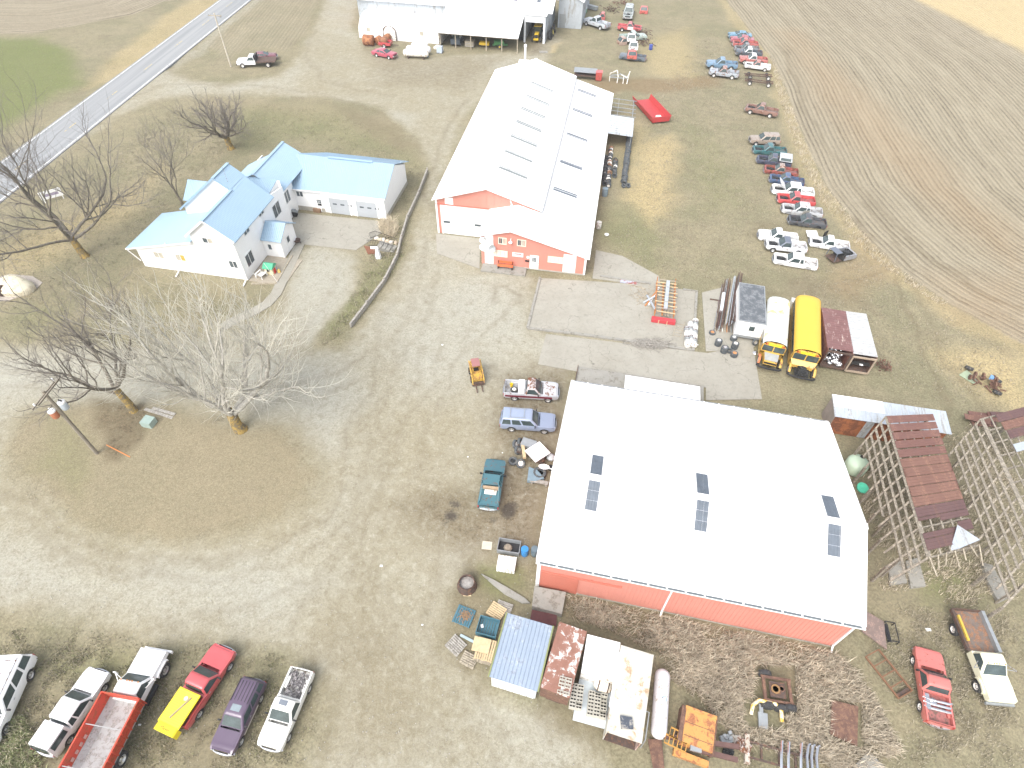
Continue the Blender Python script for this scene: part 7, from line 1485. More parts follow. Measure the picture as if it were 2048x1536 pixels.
TRG = mat('transformer_grey',(.45,.50,.54),.5,0,.06,3); TRR = mat('transformer_rust',(.45,.17,.09),.6,0,.1,3)
for q,m,z in ((Vector((.35,.3,0)),TRG,6.1),(Vector((-.35,-.3,0)),TRR,5.7)):
    o = on(t,'transformer',MB().lathe([(.26,0),(.29,.05),(.29,.75),(.25,.82),(0,.86)],18,Matrix.Translation(q+Vector((0,0,z)))),m,40)
    MB().cyl(q+Vector((.1,0,z+.8)),q+Vector((.1,0,z+1.05)),.06,n=8).cyl(q+Vector((-.1,.05,z+.8)),q+Vector((-.1,.05,z+1.05)),.06,n=8).build('bushing',DARK if m is TRG else WHITE,o); MB().lathe([(.3,.7),(.3,.84),(.2,.9),(0,.92)],18,Matrix.Translation(q+Vector((0,0,z)))).build('cap',WHITE,o)
for y in (-1.35,1.35): on(t,'insulator',MB().cyl(top+Vector((0,y,-.22)),top+Vector((0,y,.02)),.06,n=8),WHITE)
t = thing('utility_pole','pale straight utility pole with crossarm beside the road','utility pole',P(462,133)); on(t,'pole',MB().cyl((0,0,-.2),(0,0,8.9),.16,.11,n=12),mat('pale_pole',(.46,.42,.34),.9,0,.12,3),50); on(t,'crossarm',MB().bar((-1.2,.1,8.5),(1.2,-.1,8.5),.1,.12),WOOD); on(t,'fuse_box',MB().box(.7,1.0,-.1,.1,8.1,8.45),STEELG)
for x in (-1.1,0,1.1): on(t,'insulator',MB().cyl((x,0,8.56),(x,0,8.8),.05,n=8),STEELG)
def stone(r,seed,sz=(1,1,1)):
    b = MB(); rs = random.Random(seed); n,k = 14,9; v = [(0,0,0)]
    prof = [(0,0),(r*.8,.02)]+[(r*math.sin(R(a)),r*.1+r*(1-math.cos(R(a)))*.0+r*math.cos(R(a))) for a in (100,80,60,40,20)]+[(0,r)]
    m = MB().lathe([(max(q,0),max(z,-.1)) for q,z in prof],n); m.v = [tuple(Vector(p)*(1+.25*(mnoise.noise(Vector(p)*1.3/r+Vector((seed,0,0)))))*1.0) for p in m.v]; m.v = [(p[0]*sz[0],p[1]*sz[1],p[2]*sz[2]) for p in m.v]; return m
solo('boulder',stone(1.75,4,(1.25,.85,.75)),mat('pale_limestone',(.60,.55,.42),.9,0,.1,1,(.5,.44,.32),.3,1.5,bump=.4,bscale=6),'big pale limestone boulder in a gravel bed','boulder',P(33,578),R(-15),smooth=60)
struct('gravel_bed', pxpoly([(-30,560),(20,548),(65,552),(85,565),(70,580),(20,600),(-30,605)],-.1,.02), mat('bed_gravel',(.36,.32,.28),.95,0,.2,4,bump=.5,bscale=30))
t = thing('wagon_ornament','rusty spoked iron wheel leaning beside the boulder','iron wheel',P(10,590,.0),R(30)); M = Matrix.Translation((0,0,.62)) @ Matrix.Rotation(R(65),4,'X')
on(t,'rim_band',MB().lathe([(.6,-.05),(.66,-.05),(.66,.05),(.6,.05),(.6,-.05)],22,M),RUSTD); on(t,'hub',MB().lathe([(.1,-.12),(.12,0),(.1,.12)],10,M),RUSTD)
for i in range(10): on(t,'spoke',MB().bar(M @ Vector((0,0,0)),M @ Vector((.61*math.cos(i*.628),.61*math.sin(i*.628),0)),.03,.03),RUSTD)
t = thing('yard_sign','white yard sign board on posts under the big tree','sign',P(110,402),R(35)); on(t,'board',MB().box(-1.3,1.3,-.04,.04,.5,1.6),WHITE); on(t,'dark_print',MB().box(-.9,.9,-.045,-.041,.85,1.2),mat('sign_purple',(.3,.26,.34),.6,0,.4,6)) 
for x in (-1.1,1.1): on(t,'post',MB().box(x-.05,x+.05,.04,.12,0,1.7),WHITE)
# house yard
t = thing('playhouse','small toy playhouse with green roof beside the house','playhouse',P(543,545),R(-10)); CRMP = mat('tan_plastic',(.70,.62,.42),.5); GRP_ = mat('green_plastic',(.06,.36,.20),.5)
on(t,'wall',MB().box(-.5,.5,-.45,.45,0,.95),CRMP); on(t,'roof',MB().ext([(-.62,.9),(.62,.9),(.62,.98),(0,1.4),(-.62,.98)],0,-.62,.62),GRP_); on(t,'window_hole',MB().box(-.2,.2,-.47,-.452,.45,.75),DARK); on(t,'red_door',MB().box(.5,.56,-.2,.2,0,.7),mat('red_plastic',(.6,.04,.04),.5))
t = thing('lounge_chair','white wooden lounge chair on the patio','chair',P(525,553),R(70))
for k in range(5): on(t,'seat_slat',MB().box(-.5+k*.2,-.34+k*.2,-.32,.32,.38-.02*k,.42-.02*k),WHITE)
for k in range(5): on(t,'back_slat',MB().bar((-.5,-.26+k*.13,.4),(-.95,-.3+k*.15,1.05),.11,.03),WHITE)
for s in (-1,1): on(t,'arm',MB().box(-.6,.45,s*.42-.07,s*.42+.07,.6,.64),WHITE); on(t,'leg',MB().box(.35,.42,s*.4-.04,s*.4+.04,0,.6),WHITE); on(t,'leg',MB().box(-.6,-.52,s*.4-.04,s*.4+.04,0,.6),WHITE)
solo('blue_pool',MB().lathe([(.3,0),(.42,.16),(.44,.16),(.4,.12),(0,.1)],16),mat('toy_blue',(.05,.25,.65),.5),'small blue toy tub beside the playhouse','toy',P(547,540)); solo('yellow_toy',MB().box(-.15,.15,-.1,.1,0,.25).box(-.1,.1,-.08,.08,.25,.45),mat('toy_yellow',(.7,.5,.15),.6),'small yellow toy on the patio corner','toy',P(559,545)); solo('red_toy',MB().box(-.25,.25,-.15,.15,0,.2).cyl((-.15,-.17,.1),(-.15,.17,.1),.1),mat('toy_red',(.6,.05,.05),.5),'red toy cart between playhouse and blue tub','toy',P(535,536))
t = thing('grill','black gas grill with silver lid against the house','grill',P(588,432),R(-10)); on(t,'cart',MB().box(-.5,.5,-.25,.25,.1,.75),BLACK); on(t,'lid',MB().ext([(-.25,.75),(.25,.75),(.2,1.0),(0,1.08),(-.2,1.0)],0,-.42,.42),STEELG); on(t,'side_shelf',MB().box(.42,.75,-.22,.22,.72,.76),STEELG)
t = thing('fire_bowl','small dark iron fire bowl at the vestibule corner','fire bowl',P(596,487)); on(t,'bowl',MB().lathe([(.1,.25),(.35,.35),(.45,.55),(.42,.55),(.3,.4),(0,.32)],16),RUSTD)
for a in (0,2.1,4.2): on(t,'leg',MB().bar((.3*math.cos(a),.3*math.sin(a),.35),(.42*math.cos(a),.42*math.sin(a),0),.05,.05),RUSTD)
t = thing('garden_windmill','white garden windmill ornament by the stone steps','windmill',P(757,515)); on(t,'tower',MB().lathe([(.42,0),(.3,.7),(.2,1.3),(.22,1.36),(.1,1.5),(0,1.6)],8),WHITE); on(t,'head',MB().box(-.75,.1,-.1,.1,1.32,1.55),WHITE)
for a in range(8): on(t,'tower_rib',MB().bar((.425*math.cos(a*.785),.425*math.sin(a*.785),.01),(.205*math.cos(a*.785),.205*math.sin(a*.785),1.3),.03,.03),STEELG)
t = thing('iron_railing','black iron railing above the garden steps','railing')
IR = [(741,478),(752,474),(775,482),(797,490)]; IR2 = [(736,492),(760,494),(790,505)]
for pl in (IR,IR2):
    for i in range(len(pl)-1):
        A,B = P(*pl[i]),P(*pl[i+1]); MB().bar(A+Vector((0,0,.9)),B+Vector((0,0,.9)),.04,.04).build('top_rail',BLACK,t); MB().bar(A+Vector((0,0,.15)),B+Vector((0,0,.15)),.03,.03).build('bottom_rail',BLACK,t)
        for k in range(7): q = A.lerp(B,k/7); MB().bar(q,q+Vector((0,0,.9)),.025,.025).build('baluster',BLACK,t)
STN = mat('round_fieldstone',(.48,.40,.30),.9,0,.15,2)
for i,(u,v) in enumerate(((754,477),(761,480),(768,480),(775,483),(783,485),(792,486))): solo('garden_stone',stone(.34,i+10,(1,.8,.8)),STN if i%2 else mat('grey_fieldstone',(.52,.48,.42),.9,0,.1,2),'round stone edging above the garden steps','stone',P(u,v),i,'edging stones',smooth=60)
t = thing('garden_steps','short flight of weathered concrete garden steps','steps',P(776,497),R(-12))
for k in range(4): on(t,'step',MB().box(-1.2+k*.55,-.65+k*.55,-.7,.7,-.1,.48-k*.12),CONC)
solo('brown_mulch_bed',MB().prism([tuple((P(u,v)-P(742,497)).xy) for u,v in ((728,492),(752,497),(756,508),(736,508))],-.05,.08),mat('red_mulch',(.20,.085,.05),.95,0,.3,6,bump=.5),'reddish mulch bed beside the garden steps','mulch bed',P(742,497))
solo('wood_step',MB().box(-.15,.15,-.5,.5,0,.5),mat('brown_board',(.24,.15,.09),.8),'brown board leaning beside the garage side door','board',(*(FH.M @ Vector((2.2,15.2,0))).xy,0),FH.r+R(90))
for (a,b_) in (((503,568),(553,567)),((553,567),(585,512))): struct('patio_edging', strip([P(*a),P(*b_)],.16,.14,0,.2), WOOD)
solo('flag_pole',MB().cyl((0,0,0),(0,0,3.6),.025,n=6),WHITE,'thin white pole standing on the patio','pole',P(556,566)).rotation_euler = (R(14),R(-6),0)
# ---- around the far machine shed
def cyl_tank(uv,rot,r,l,m,lab): p = P(*uv,r); t = thing('fuel_drum',lab,'tank',(p.x,p.y,0),rot); on(t,'shell',MB().lathe([(0,-l/2-.05),(r*.9,-l/2-.03),(r,-l/2+.05),(r,l/2-.05),(r*.9,l/2+.03),(0,l/2+.05)],20,Matrix.Translation((0,0,r)),ax='x'),m,50); on(t,'cradle',MB().box(-l*.35,l*.35,-r*.5,r*.5,-.05,.2),RUSTD)
RO = mat('orange_rust_tank',(.36,.16,.07),.75,.1,.15,1.5,(.22,.09,.05),.35,2)
cyl_tank((737,80),R(-8),.95,2.0,RO,'large rusty orange tank at the white shed corner'); cyl_tank((757,80),R(75),.7,1.3,RO,'rusty round tank end between two others'); cyl_tank((768,82),R(80),.75,1.3,mat('brown_rust_tank',(.28,.13,.07),.8,.1,.15,2),'brownish rusty tank behind the red pickup bed'); cyl_tank((774,76),R(70),.7,1.2,RO,'small rusty tank close to the arched door')
t = thing('pickup_bed_trailer','red pickup bed trailer in front of the arched door','trailer',P(772,93),R(-8)); RB_ = paint((.48,.04,.05),.1)
on(t,'floor',MB().box(-1.2,1.2,-.8,.8,.5,.56),RUSTD)
for a in ((-1.2,1.2,-.9,-.8),(-1.2,1.2,.8,.9),(1.12,1.2,-.8,.8),(-1.2,-1.12,-.8,.8)): on(t,'side',MB().box(*a,.45,1.0),RB_)
for s in (-1,1): add_wheel(t,-.1,s*.85,.36,.24,.6,RIMS)
on(t,'tongue',MB().bar((1.2,0,.45),(2.6,.1,.35),.1,.1),RUSTD)
for k,(a,b_,lb) in enumerate((((806,104),(857,107),'long white tank with rust spots lying in front'),((812,97),(862,99),'white tank lying behind the rust-spotted tank'),((822,90),(856,90),'white tank on top of the group of tanks'))): tank('white_tank',a,b_,.62 if k < 2 else .5,mat('rusty_white_tank',(.72,.71,.66),.6,0,.06,2,(.36,.22,.12),.16,3) if k == 0 else TW,lb)
t = thing('tote_tank','grey-white caged tote tank beside the white tanks','tote',P(880,105),R(-8)); on(t,'tank_body',MB().box(-.5,.5,-.5,.5,.15,1.1),mat('tote_blue_grey',(.45,.52,.60),.5)); on(t,'pallet_base',MB().box(-.55,.55,-.55,.55,0,.14),STEELG)
for x in (-.52,0,.52):
    for y in (-.52,.52): on(t,'cage_bar',MB().bar((x,y,.14),(x,y,1.15),.04,.04),GALV)
solo('white_bundle',stone(.6,31,(1.1,.8,.9)),WHITED,'pale wrapped bundle behind the caged tote','bundle',P(874,97),0,smooth=60); drum((853,113),mat('blue_tub',(.05,.22,.55),.5),'small blue drum before the rust-spotted white tank',r=.35,h_=.55)
# shed contents
FMP = lambda x,y: (FM.M @ Vector((x,y,0)))
t = thing('parked_van','dark van with pale roof inside the first open bay','van',FMP(18.0,5.2),FM.r-R(90)); on(t,'body',MB().box(-2,1.6,-.95,.95,.4,1.3),paint((.05,.07,.09))); on(t,'cab',MB().box(-1.9,.6,-.85,.85,1.3,1.85),WHITED); on(t,'windshield',MB().quad((.95,-.8,1.3),(.95,.8,1.3),(.6,.75,1.8),(.6,-.75,1.8),.03),GLASS); 
for x in (-1.3,1.0):
    for s in (-1,1): add_wheel(t,x,s*.85)
t = thing('yellow_machine','yellow implement frame inside the open shed','implement',FMP(23.8,4.6),FM.r); on(t,'body',MB().box(-1,1,-.5,.5,.5,.95),mat('implement_yellow',(.6,.4,.03),.6)); on(t,'axle',MB().box(-.9,.9,-.1,.1,.2,.5),RUSTD)
for s in (-1,1): add_wheel(t,s*.9,0.3,.3,.2,.5,RIMS)
t = thing('green_implement','green farm implement inside the open shed','implement',FMP(26.8,5.0),FM.r+.2); GI = mat('implement_green',(.05,.18,.06),.6); on(t,'hopper',MB().box(-1.1,.9,-.6,.6,.7,1.3),GI); on(t,'frame',MB().box(-1.4,1.6,-.2,.2,.4,.7),GI)
for s in (-1,1): add_wheel(t,0,s*.75,.4,.2,.5,mat('wheel_yellow',(.6,.45,.05),.6))
t = thing('wooden_crate','brown wooden crate inside the second bay','crate',FMP(20.8,4.6),FM.r); 
for k in range(4): on(t,'board',MB().box(-.9,.9,-.7,.7,.05+k*.25,.28+k*.25),WOOD if k%2 else WOODG)
t = thing('tractor','yellow tractor backed into the tall bay','tractor',FMP(33.5,11.2),FM.r-R(90)); TY = mat('tractor_yellow',(.62,.42,.03),.5)
on(t,'hood',MB().box(.2,2.0,-.4,.4,.9,1.5),TY); on(t,'cab',MB().box(-1.1,.2,-.7,.7,1.1,2.4),GLASS); on(t,'cab_roof',MB().box(-1.2,.3,-.78,.78,2.4,2.55),TY); on(t,'grille',MB().box(2.0,2.06,-.38,.38,.9,1.45),BLACK); on(t,'front_weight',MB().box(2.06,2.4,-.5,.5,.55,.85),TY); on(t,'chassis',MB().box(-1.2,2.0,-.35,.35,.6,.9),BLACK)
for s in (-1,1): add_wheel(t,-.6,s*.95,.8,.45,.5,TY); add_wheel(t,1.5,s*.85,.5,.3,.5,TY)
for i,(u,v,z) in enumerate(((1100,78,0),(1104,72,0),(1108,64,0))): tyre((*P(u,v).xy,.75),(R(80),0,R(70+i*8)),'big black tractor tyre leaning by the tall bay','tractor tyres by the bay',.85,.5,mat('tyre_yellow_rim',(.5,.4,.08),.6) if i else None,TYRE)
solo('concrete_pad_stone',MB().box(-.8,.8,-.5,.5,-.05,.08),CONC,'flat concrete pad by the straw at the tall bay','pad',P(1087,104),0)
# ---- implements north of the shop
t = thing('flat_trailer','grey sheeted trailer behind the lean-to roof','trailer',P(1172,157),FS.r); on(t,'deck',MB().box(-2.2,2.0,-.7,.7,.6,.75),RUSTD); on(t,'grey_sheet',MB().sheet((-2.3,-.8,1.3),(1.9,-.8,1.3),(1.9,.7,1.6),(-2.3,.7,1.6),.03,.3,.03),STEELG)
for i in range(6): on(t,'scrap_piece',MB().box(-1.5+i*.5,-1.2+i*.5,.7,1.0,.7,1.3+.1*(i%2)),[RUSTM,BLACK,paint((.4,.1,.1),.3),STEELG,RUSTM,GALV][i])
solo('red_hopper',MB().add([(-.5,-.5,.1),(.5,-.5,.1),(.5,.5,.1),(-.5,.5,.1),(-.6,-.7,1.5),(.6,-.7,1.5),(.6,.7,1.5),(-.6,.7,1.5)],[(0,3,2,1),(4,5,6,7),(0,1,5,4),(1,2,6,5),(2,3,7,6),(3,0,4,7)]),paint((.5,.06,.05),.05),'red steel hopper at the grey trailer end','hopper',P(1197,160),FS.r)
t = thing('lift_frame','white and grey steel A-frame lift north of the shop','frame',P(1236,165),FS.r); 
for a,b_ in (((-1.6,0,.1),(-1.6,0,1.5)),((-1.6,0,1.5),(-.4,.5,1.9)),((-.4,.5,1.9),(-.1,0,.9)),((.4,0,1.4),(1.5,-.2,1.0)),((1.5,-.2,1.0),(1.9,.5,1.9)),((1.6,-.3,.0),(1.8,.3,1.7)),((-.2,-.3,0),(-.1,0,1.1)),((.9,-.3,0),(.9,0,1.1))): on(t,'arm',MB().bar(a,b_,.13,.13),WHITED)
for a,b_ in (((-1.5,.3,1.0),(.2,.6,1.2)),((.1,.6,1.3),(1.4,.2,1.0)),((-1.7,.1,.8),(1.7,.1,.8))): on(t,'cylinder',MB().bar(a,b_,.16,.16),STEELG)
c,h,l,w = qbox([(1277,197),(1292,190),(1328,228),(1316,240)],1.0); t = thing('grain_box','bright red grain wagon box tipped in the dry grass','wagon box',c,h); GR = mat('wagon_red',(.40,.045,.045),.5,0,.05,2); l2,w2 = l/2+.25,w/2+.3
on(t,'floor',MB().box(-l2,l2,-w2,w2,.3,.38),GR)
for s in (-1,1): on(t,'side',MB().quad(*([(-l2,-w2,.35),(l2,-w2,.35),(l2,-w2-.25,1.2),(-l2,-w2-.25,1.2)] if s < 0 else [(l2,w2,.35),(-l2,w2,.35),(-l2,w2+.25,1.2),(l2,w2+.25,1.2)]),.06),GR)
on(t,'end',MB().box(l2-.06,l2,-w2,w2,.38,1.15),GR); on(t,'bundle',MB().box(l2-1.4,l2-.3,-.4,.4,.4,.8),WHITED)
drum((1301,99),mat('cobalt_drum',(.05,.08,.32),.5),'small cobalt blue drum in dry grass near wrecks',r=.35,h_=.9)
t = thing('green_bin','mint green and white bin near the silver barn','bin',P(1165,24),FM.r); on(t,'bin_body',MB().box(-.9,.9,-.6,.6,0,.9),mat('mint_green',(.22,.5,.34),.6)); on(t,'lid',MB().box(-.95,.95,-.65,.65,.9,1.0),WHITE)
solo('grey_culvert',MB().bar(P(1156,6,.5),P(1194,17,.5),.9,.7),STEELG,'grey dented trough behind the mint green bin','trough'); rs = random.Random(81)
for j,(u,v,lb) in enumerate(((1222,22,'tangled rusty harrow behind the silver pickup'),(1245,8,'tangled brown rake at the far edge'),(1287,88,'dark engine heap at the pale green pickup nose'),(1285,70,'dark axle heap beside the red and white pickup'))):
    b = MB()
    for i in range(40): p = Vector((rs.gauss(0,1.1),rs.gauss(0,.7),rs.uniform(.1,.9))); b.bar(p,p+Vector((rs.uniform(-.8,.8),rs.uniform(-.8,.8),rs.uniform(-.4,.3))),.09,.09)
    tag(b.build('old_harrow',RUSTD if j != 1 else RUSTM),lb,'implement').location = P(u,v)
# ================================================================ TREES AND GRASS
class Tubes:
    """fast tube collector for branches"""
    def __init__(s, n): s.n = n; s.v = []; s.f = []; s.c = 0; s.cs = [(math.cos(2*math.pi*i/n),math.sin(2*math.pi*i/n)) for i in range(n)]
    def add(s, pts, rs):
        n = s.n; k = len(pts); pr = None
        for i,p in enumerate(pts):
            d = (pts[min(i+1,k-1)]-pts[max(i-1,0)]).normalized()
            x = d.orthogonal().normalized() if pr is None else (pr-d*pr.dot(d)).normalized()
            pr = x; y = d.cross(x); r = rs[i]
            for c,q in s.cs: s.v.append((p.x+(x.x*c+y.x*q)*r,p.y+(x.y*c+y.y*q)*r,p.z+(x.z*c+y.z*q)*r))
        for j in range(k-1):
            b = s.c+j*n
            for i in range(n): s.f.append((b+i,b+(i+1)%n,b+n+(i+1)%n,b+n+i))
        s.c += k*n
    def obj(s, name, m, par):
        me = bpy.data.meshes.new(name); me.from_pydata(s.v,[],s.f); me.polygons.foreach_set('use_smooth',[True]*len(s.f)); me.update(); return mkobj(name,me,m,par)
def tree(uv, lab, H_, trunk, r0, limbs, seed, mt, ml, mtw, up=.35, spread=1.0, lean=(0,0), levels=4, kids=(5,5,5), wob=.22, twigr=.012, limbang=(30,65), name='bare_tree', ratio=.62):
    rs = random.Random(seed); base = P(*uv); t = thing(name,lab,'tree',base)
    big, mid, fine = Tubes(9), Tubes(5), Tubes(3)
    def grow(p, d, L_, r, lev):
        n = max(3,int(L_/(.45 if lev < 2 else .3))); n = min(n,9); pts = [p.copy()]; rr = [r]; q = p.copy(); e = r*(.55 if lev else .72); dd = d.copy()
        for i in range(n):
            dd = (dd+Vector((rs.gauss(0,wob),rs.gauss(0,wob),rs.gauss(0,wob*.7)+up*.25))*(.6)).normalized(); q = q+dd*(L_/n); pts.append(q.copy()); rr.append(r+(e-r)*(i+1)/n if lev < levels else r*(1-.75*(i+1)/n))
        (big if lev <= 1 else (mid if lev == 2 else fine)).add(pts,rr)
        if lev >= levels: return
        k = kids[min(lev-1,len(kids)-1)] if lev else 0
        for c in range(k):
            f = 1.0 if c == 0 else rs.uniform(.25,.97); i = min(len(pts)-2,int(f*(len(pts)-1))); pp = pts[i].lerp(pts[i+1],f*(len(pts)-1)-i) if f < 1 else pts[-1]
            ax = dd if f == 1 else (pts[i+1]-pts[i]).normalized(); a = R(rs.uniform(8,25) if c == 0 else rs.uniform(28,62)); o = ax.orthogonal().normalized(); o = Matrix.Rotation(rs.uniform(0,6.28),3,ax) @ o
            nd = (ax*math.cos(a)+o*math.sin(a)+Vector((0,0,up*.35))).normalized(); ri = rr[i]; rc = max(twigr*(1.0 if lev+1 >= levels else 1.8),ri*(.8 if c == 0 else rs.uniform(.4,.65)))
            grow(pp,nd,L_*ratio*rs.uniform(.7,1.2)*(1.1 if c == 0 else 1),rc,lev+1)
    # trunk
    top_ = Vector((lean[0],lean[1],trunk)); tp = [Vector((0,0,-.15)),Vector((0,0,.12)),top_*.35+Vector((rs.gauss(0,.06),rs.gauss(0,.06),0)),top_*.7,top_]
    tk = Tubes(12); tk.add(tp,[r0*1.55,r0*1.2,r0,r0*.92,r0*.85]); tk.obj('trunk',mt,t)
    for i in range(limbs):
        a = 2*math.pi*(i+rs.uniform(-.25,.25))/limbs; el = R(rs.uniform(*limbang)); f = rs.uniform(.72,1.0); s0 = top_*f
        d = Vector((math.cos(a)*math.sin(el)*spread,math.sin(a)*math.sin(el)*spread,math.cos(el))).normalized(); grow(s0,d,(H_-trunk)*rs.uniform(.52,.75),r0*rs.uniform(.38,.58),1)
    big.obj('limbs',ml,t); mid.obj('branches',ml,t); fine.obj('twigs',mtw,t); return t
tree((170,512),'large dark bare tree with orange lichen trunk by the sign',16.0,2.6,.42,6,101,LICHEN,BARK,BARKG,up=.32,lean=(-.5,.2),kids=(6,7,6),limbang=(25,72))
tree((462,297),'bare pollarded tree alone on the lawn behind the house',8.6,2.2,.45,7,118,LICHEN,BARK,BARKG,up=.3,kids=(6,6,6),limbang=(35,82),lean=(-.2,.1))
tree((366,412),'slim young bare tree at the left end of the house',9.0,2.0,.16,4,127,BARK,BARK,BARKG,up=.5,kids=(5,5,5),limbang=(12,35),lean=(-.25,.15),name='young_tree')
tree((268,822),'dark bare tree with mossy trunk at the island edge',13,3.0,.34,5,139,LICHEN,BARK,BARKG,up=.3,kids=(6,7,6),lean=(-.6,.4),limbang=(30,70))
tree((482,860),'big pale-twigged bare cottonwood on the grass island',14.0,2.6,.5,6,151,LICHEN,mat('cottonwood_bark',(.33,.31,.27),.95,0,.3,3,(.45,.43,.38),.4,4,bump=.5),BARKP,up=.5,kids=(7,7,7),lean=(-.3,.2),limbang=(25,72),name='cottonwood_tree',twigr=.016,wob=.2,ratio=.64)
tree((-70,520),'bare tree reaching in behind the pale boulder',11.0,2.4,.32,5,163,BARK,BARK,BARKG,up=.3,kids=(5,5,5))

GRS = [mat('dry_grass_a',(.57,.495,.38),.95,0,.3,1.2),mat('dry_grass_b',(.47,.41,.315),.95,0,.3,1.2),mat('straw_blades',(.56,.49,.36),.95,0,.25,1.2),mat('green_blades',(.29,.32,.16),.95,0,.3,1.2)]
GS0,GS1,GS3 = mat('short_grass_a',(.35,.31,.23),.95,0,.25,1.2),mat('short_grass_b',(.275,.245,.18),.95,0,.25,1.2),mat('short_green',(.215,.225,.11),.95,0,.25,1.2)
def inside(pl, x, y):
    c = np.zeros(x.shape,bool); n = len(pl)
    for i in range(n):
        a,b_ = pl[i],pl[(i+1)%n]; c ^= ((a[1] > y) != (b_[1] > y)) & (x < (b_[0]-a[0])*(y-a[1])/(b_[1]-a[1]+1e-12)+a[0])
    return c
def blades(name, lab, pts, n, hh, mats, lean=(0,0), lr=.35, wd=.022, seed=1, holes=(), clump=.5, fade=.9):
    r = np.random.default_rng(seed); pl = px(pts); lo, hi = pl.min(0), pl.max(0)
    x = r.uniform(lo[0],hi[0],n*3); y = r.uniform(lo[1],hi[1],n*3); ok = inside(pl,x,y)
    for h_ in holes: ok &= ~inside(px(h_),x,y)
    ok &= sdist(pl,x,y)+r.normal(0,.6,x.shape)+(np.sin(x*1.3+y*.7)+np.sin(y*1.9-x*.8))*.5 > fade
    cl = np.sin(x*2.1+np.sin(y*1.7)*1.3)*np.sin(y*1.9+np.sin(x*1.1)*1.7)+r.normal(0,.5,x.shape); ok &= cl > -clump
    x,y = x[ok][:n],y[ok][:n]; n = len(x); h_ = r.uniform(hh[0],hh[1],n); a = r.uniform(0,2*np.pi,n); w = wd*r.uniform(.6,1.4,n)
    lx = lean[0]*h_+r.normal(0,lr,n)*h_; ly = lean[1]*h_+r.normal(0,lr,n)*h_; wx,wy = np.cos(a)*w,np.sin(a)*w; z0 = np.full(n,-.03)
    v = np.stack([np.stack([x-wx,y-wy,z0],1),np.stack([x+wx,y+wy,z0],1),np.stack([x+lx*.45+wx*.8,y+ly*.45+wy*.8,h_*.62],1),np.stack([x+lx,y+ly,h_*.92],1),np.stack([x+lx*.45-wx*.8,y+ly*.45-wy*.8,h_*.62],1)],1).reshape(-1,3)
    i0 = np.arange(n)*5; quad = np.stack([i0,i0+1,i0+2,i0+4],1); tri = np.stack([i0+4,i0+2,i0+3],1)
    me = bpy.data.meshes.new(name); me.vertices.add(len(v)); me.vertices.foreach_set('co',v.ravel()); me.loops.add(n*7); me.loops.foreach_set('vertex_index',np.concatenate([quad,tri],1).ravel()); me.polygons.add(n*2)
    ls = np.empty(n*2,int); ls[0::2] = np.arange(n)*7; ls[1::2] = np.arange(n)*7+4; me.polygons.foreach_set('loop_start',ls); me.update(calc_edges=True); me.validate()
    for m in mats: me.materials.append(None)
    mi = np.repeat(r.integers(0,len(mats),n),2).astype(np.int32); me.polygons.foreach_set('material_index',mi)
    o = mkobj(name,me,mats); o['kind'] = 'stuff'; return tag(o,lab,'grass')
G0,G1,G2,G3 = GRS
blades('tall_grass','tall dry brown grass filling the strip below the barn',[(1135,1190),(1665,1305),(1720,1345),(1800,1500),(1700,1560),(1480,1480),(1330,1350),(1310,1305),(1180,1245),(1128,1235)],42000,(.25,.75),[G0,G1,G1],(.12,-.25),.4,.02,2,clump=.9,fade=.3,holes=([(1655,1395),(1722,1405),(1722,1498),(1652,1475)],[(1505,1330),(1590,1330),(1590,1430),(1500,1430)],[(1485,1395),(1570,1400),(1570,1460),(1480,1450)]))
blades('tall_grass','tall pale grass along the field edge by the wrecks',[(1540,105),(1568,170),(1600,260),(1650,370),(1722,462),(1800,540),(1900,610),(1880,612),(1770,540),(1690,470),(1625,380),(1578,270),(1552,180)],15000,(.15,.5),[G0,GS0,G1],(.1,-.1),.4,.022,3,fade=.1,clump=.1)
blades('dry_grass','tan grass among the pole barn footings',[(1700,900),(1760,1180),(1860,1200),(1990,1220),(2048,1210),(2048,900),(1960,830),(1880,880),(1900,1000),(1780,860)],20000,(.12,.45),[GS0,G1,G0],(0,0),.4,.02,4,clump=.2)
blades('ornamental_grass','tall pale ornamental grass clump beside the garage',[(762,446),(790,446),(800,462),(786,476),(768,474),(758,460)],900,(.5,1.6),[G2,G2,G0],(0,0),.38,.022,5,clump=.3,fade=-2)
blades('dry_grass','short dry and green grass around the parked trucks',[(-40,1260),(150,1252),(330,1275),(560,1308),(640,1385),(630,1480),(600,1560),(-60,1560)],30000,(.04,.16),[GS0,GS1,GS3,GS1],(0,0),.5,.02,6,clump=-.25)
blades('dry_grass','short leafy turf on the oval island',ISLE,30000,(.03,.14),[GS0,GS1,GS1],(0,0),.5,.02,7,clump=.1)
blades('dry_grass','short dry turf around the bottom scrap rows',[(1180,1470),(1320,1520),(1480,1560),(1750,1560),(2048,1560),(2048,1200),(1760,1200),(1740,1310),(1820,1500),(1700,1540),(1500,1500),(1320,1500)],34000,(.04,.22),[GS0,GS1,GS0],(0,0),.5,.02,8,clump=.0)
blades('dry_grass','straw and weeds on the narrow strip by the timber wall',STRIP,4500,(.06,.35),[GS1,GS3,GS0],(0,0),.45,.02,9,clump=.2,fade=0.)
blades('dry_grass','lawn of short dry grass around the house',[(0,480),(230,300),(330,215),(520,200),(700,225),(800,290),(850,345),(800,480),(700,440),(500,290),(250,500),(300,545),(500,575),(550,610),(420,660),(230,690),(0,680)],36000,(.04,.12),[GS0,GS1,GS1,GS3],(0,0),.5,.028,10,clump=-.1)
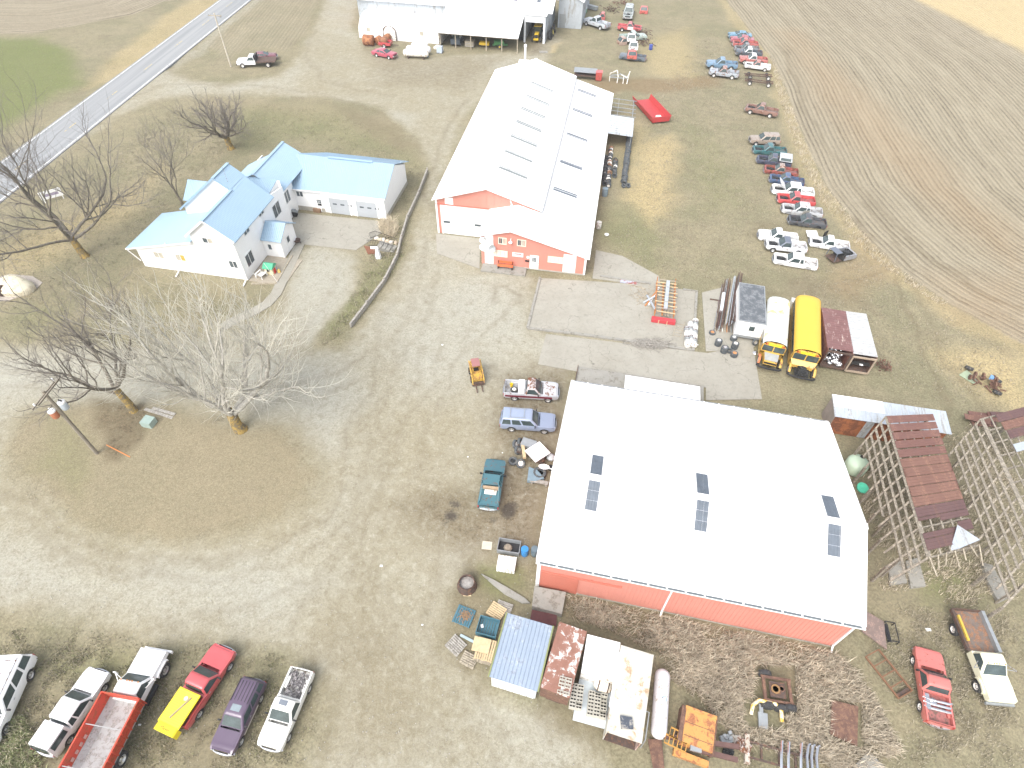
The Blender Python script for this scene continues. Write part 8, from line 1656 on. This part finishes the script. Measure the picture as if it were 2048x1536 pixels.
blades('dry_grass','short patchy grass between the buses and wrecks',[(1200,520),(1250,400),(1290,200),(1420,60),(1520,150),(1580,280),(1700,470),(1880,620),(2048,700),(2048,830),(1900,820),(1760,770),(1560,560),(1440,560),(1330,560)],45000,(.05,.16),[GS0,GS1,GS1,GS0],(0,0),.5,.03,11,clump=.0)
blades('green_weeds','tall green and straw weeds at the yard corner by the white truck',[(-30,1450),(50,1430),(85,1480),(100,1560),(-30,1560)],5000,(.2,.6),[G3,G2,G3],(.1,-.1),.4,.02,12,fade=.1)
# loose stones on the yard
rs_ = np.random.default_rng(5); b = MB(); 
for i in range(1500):
    u,v = rs_.uniform(0,1150),rs_.uniform(420,1536)
    p = P(u,v); s = rs_.uniform(.02,.055)
    b.add([(p.x-s,p.y,0),(p.x,p.y-s,0),(p.x+s,p.y,0),(p.x,p.y+s,0),(p.x,p.y,s*1.1)],[(0,1,4),(1,2,4),(2,3,4),(3,0,4)])
o = tag(b.build('loose_stones',mat('pale_stone',(.36,.34,.30),.9,0,.2,2)),'scattered pale loose stones over the gravel yard','stones'); o['kind'] = 'stuff'
b = MB()
for u,v,s in ((763,1132,.12),(1199,1225,.25),(1190,1232,.2),(885,690,.1),(936,914,.07),(1005,906,.06),(1840,1010,.1),(845,1250,.08),(210,1428,.12),(280,1450,.1),(1857,1260,.2),(1780,1145,.12),(1395,690,.1)):
    p = P(u,v); b.box(p.x-s,p.x+s*.8,p.y-s*.5,p.y+s*.6,0,.05)
o = tag(b.build('litter',WHITE),'small white bits of litter on the ground','litter'); o['kind'] = 'stuff'

# ---------------------------------------------------------------- thin haze volume added to lift the darks and soften contrast
hb = MB().box(-260,260,-40,420,-2.5,50).build('haze', None, None, kind='stuff')
hm = bpy.data.materials.new('added_haze'); hm.use_nodes = True; hn = hm.node_tree; hn.nodes.remove(hn.nodes['Principled BSDF'])
pv = hn.nodes.new('ShaderNodeVolumePrincipled'); pv.inputs['Color'].default_value = (.93,.95,.97,1); pv.inputs['Density'].default_value = .0004; pv.inputs['Anisotropy'].default_value = .2
hn.links.new(pv.outputs[0], hn.nodes['Material Output'].inputs['Volume']); hb.material_slots[0].material = hm
hb['label'] = 'thin pale haze added over the whole yard to lift the darks'; hb['category'] = 'haze'
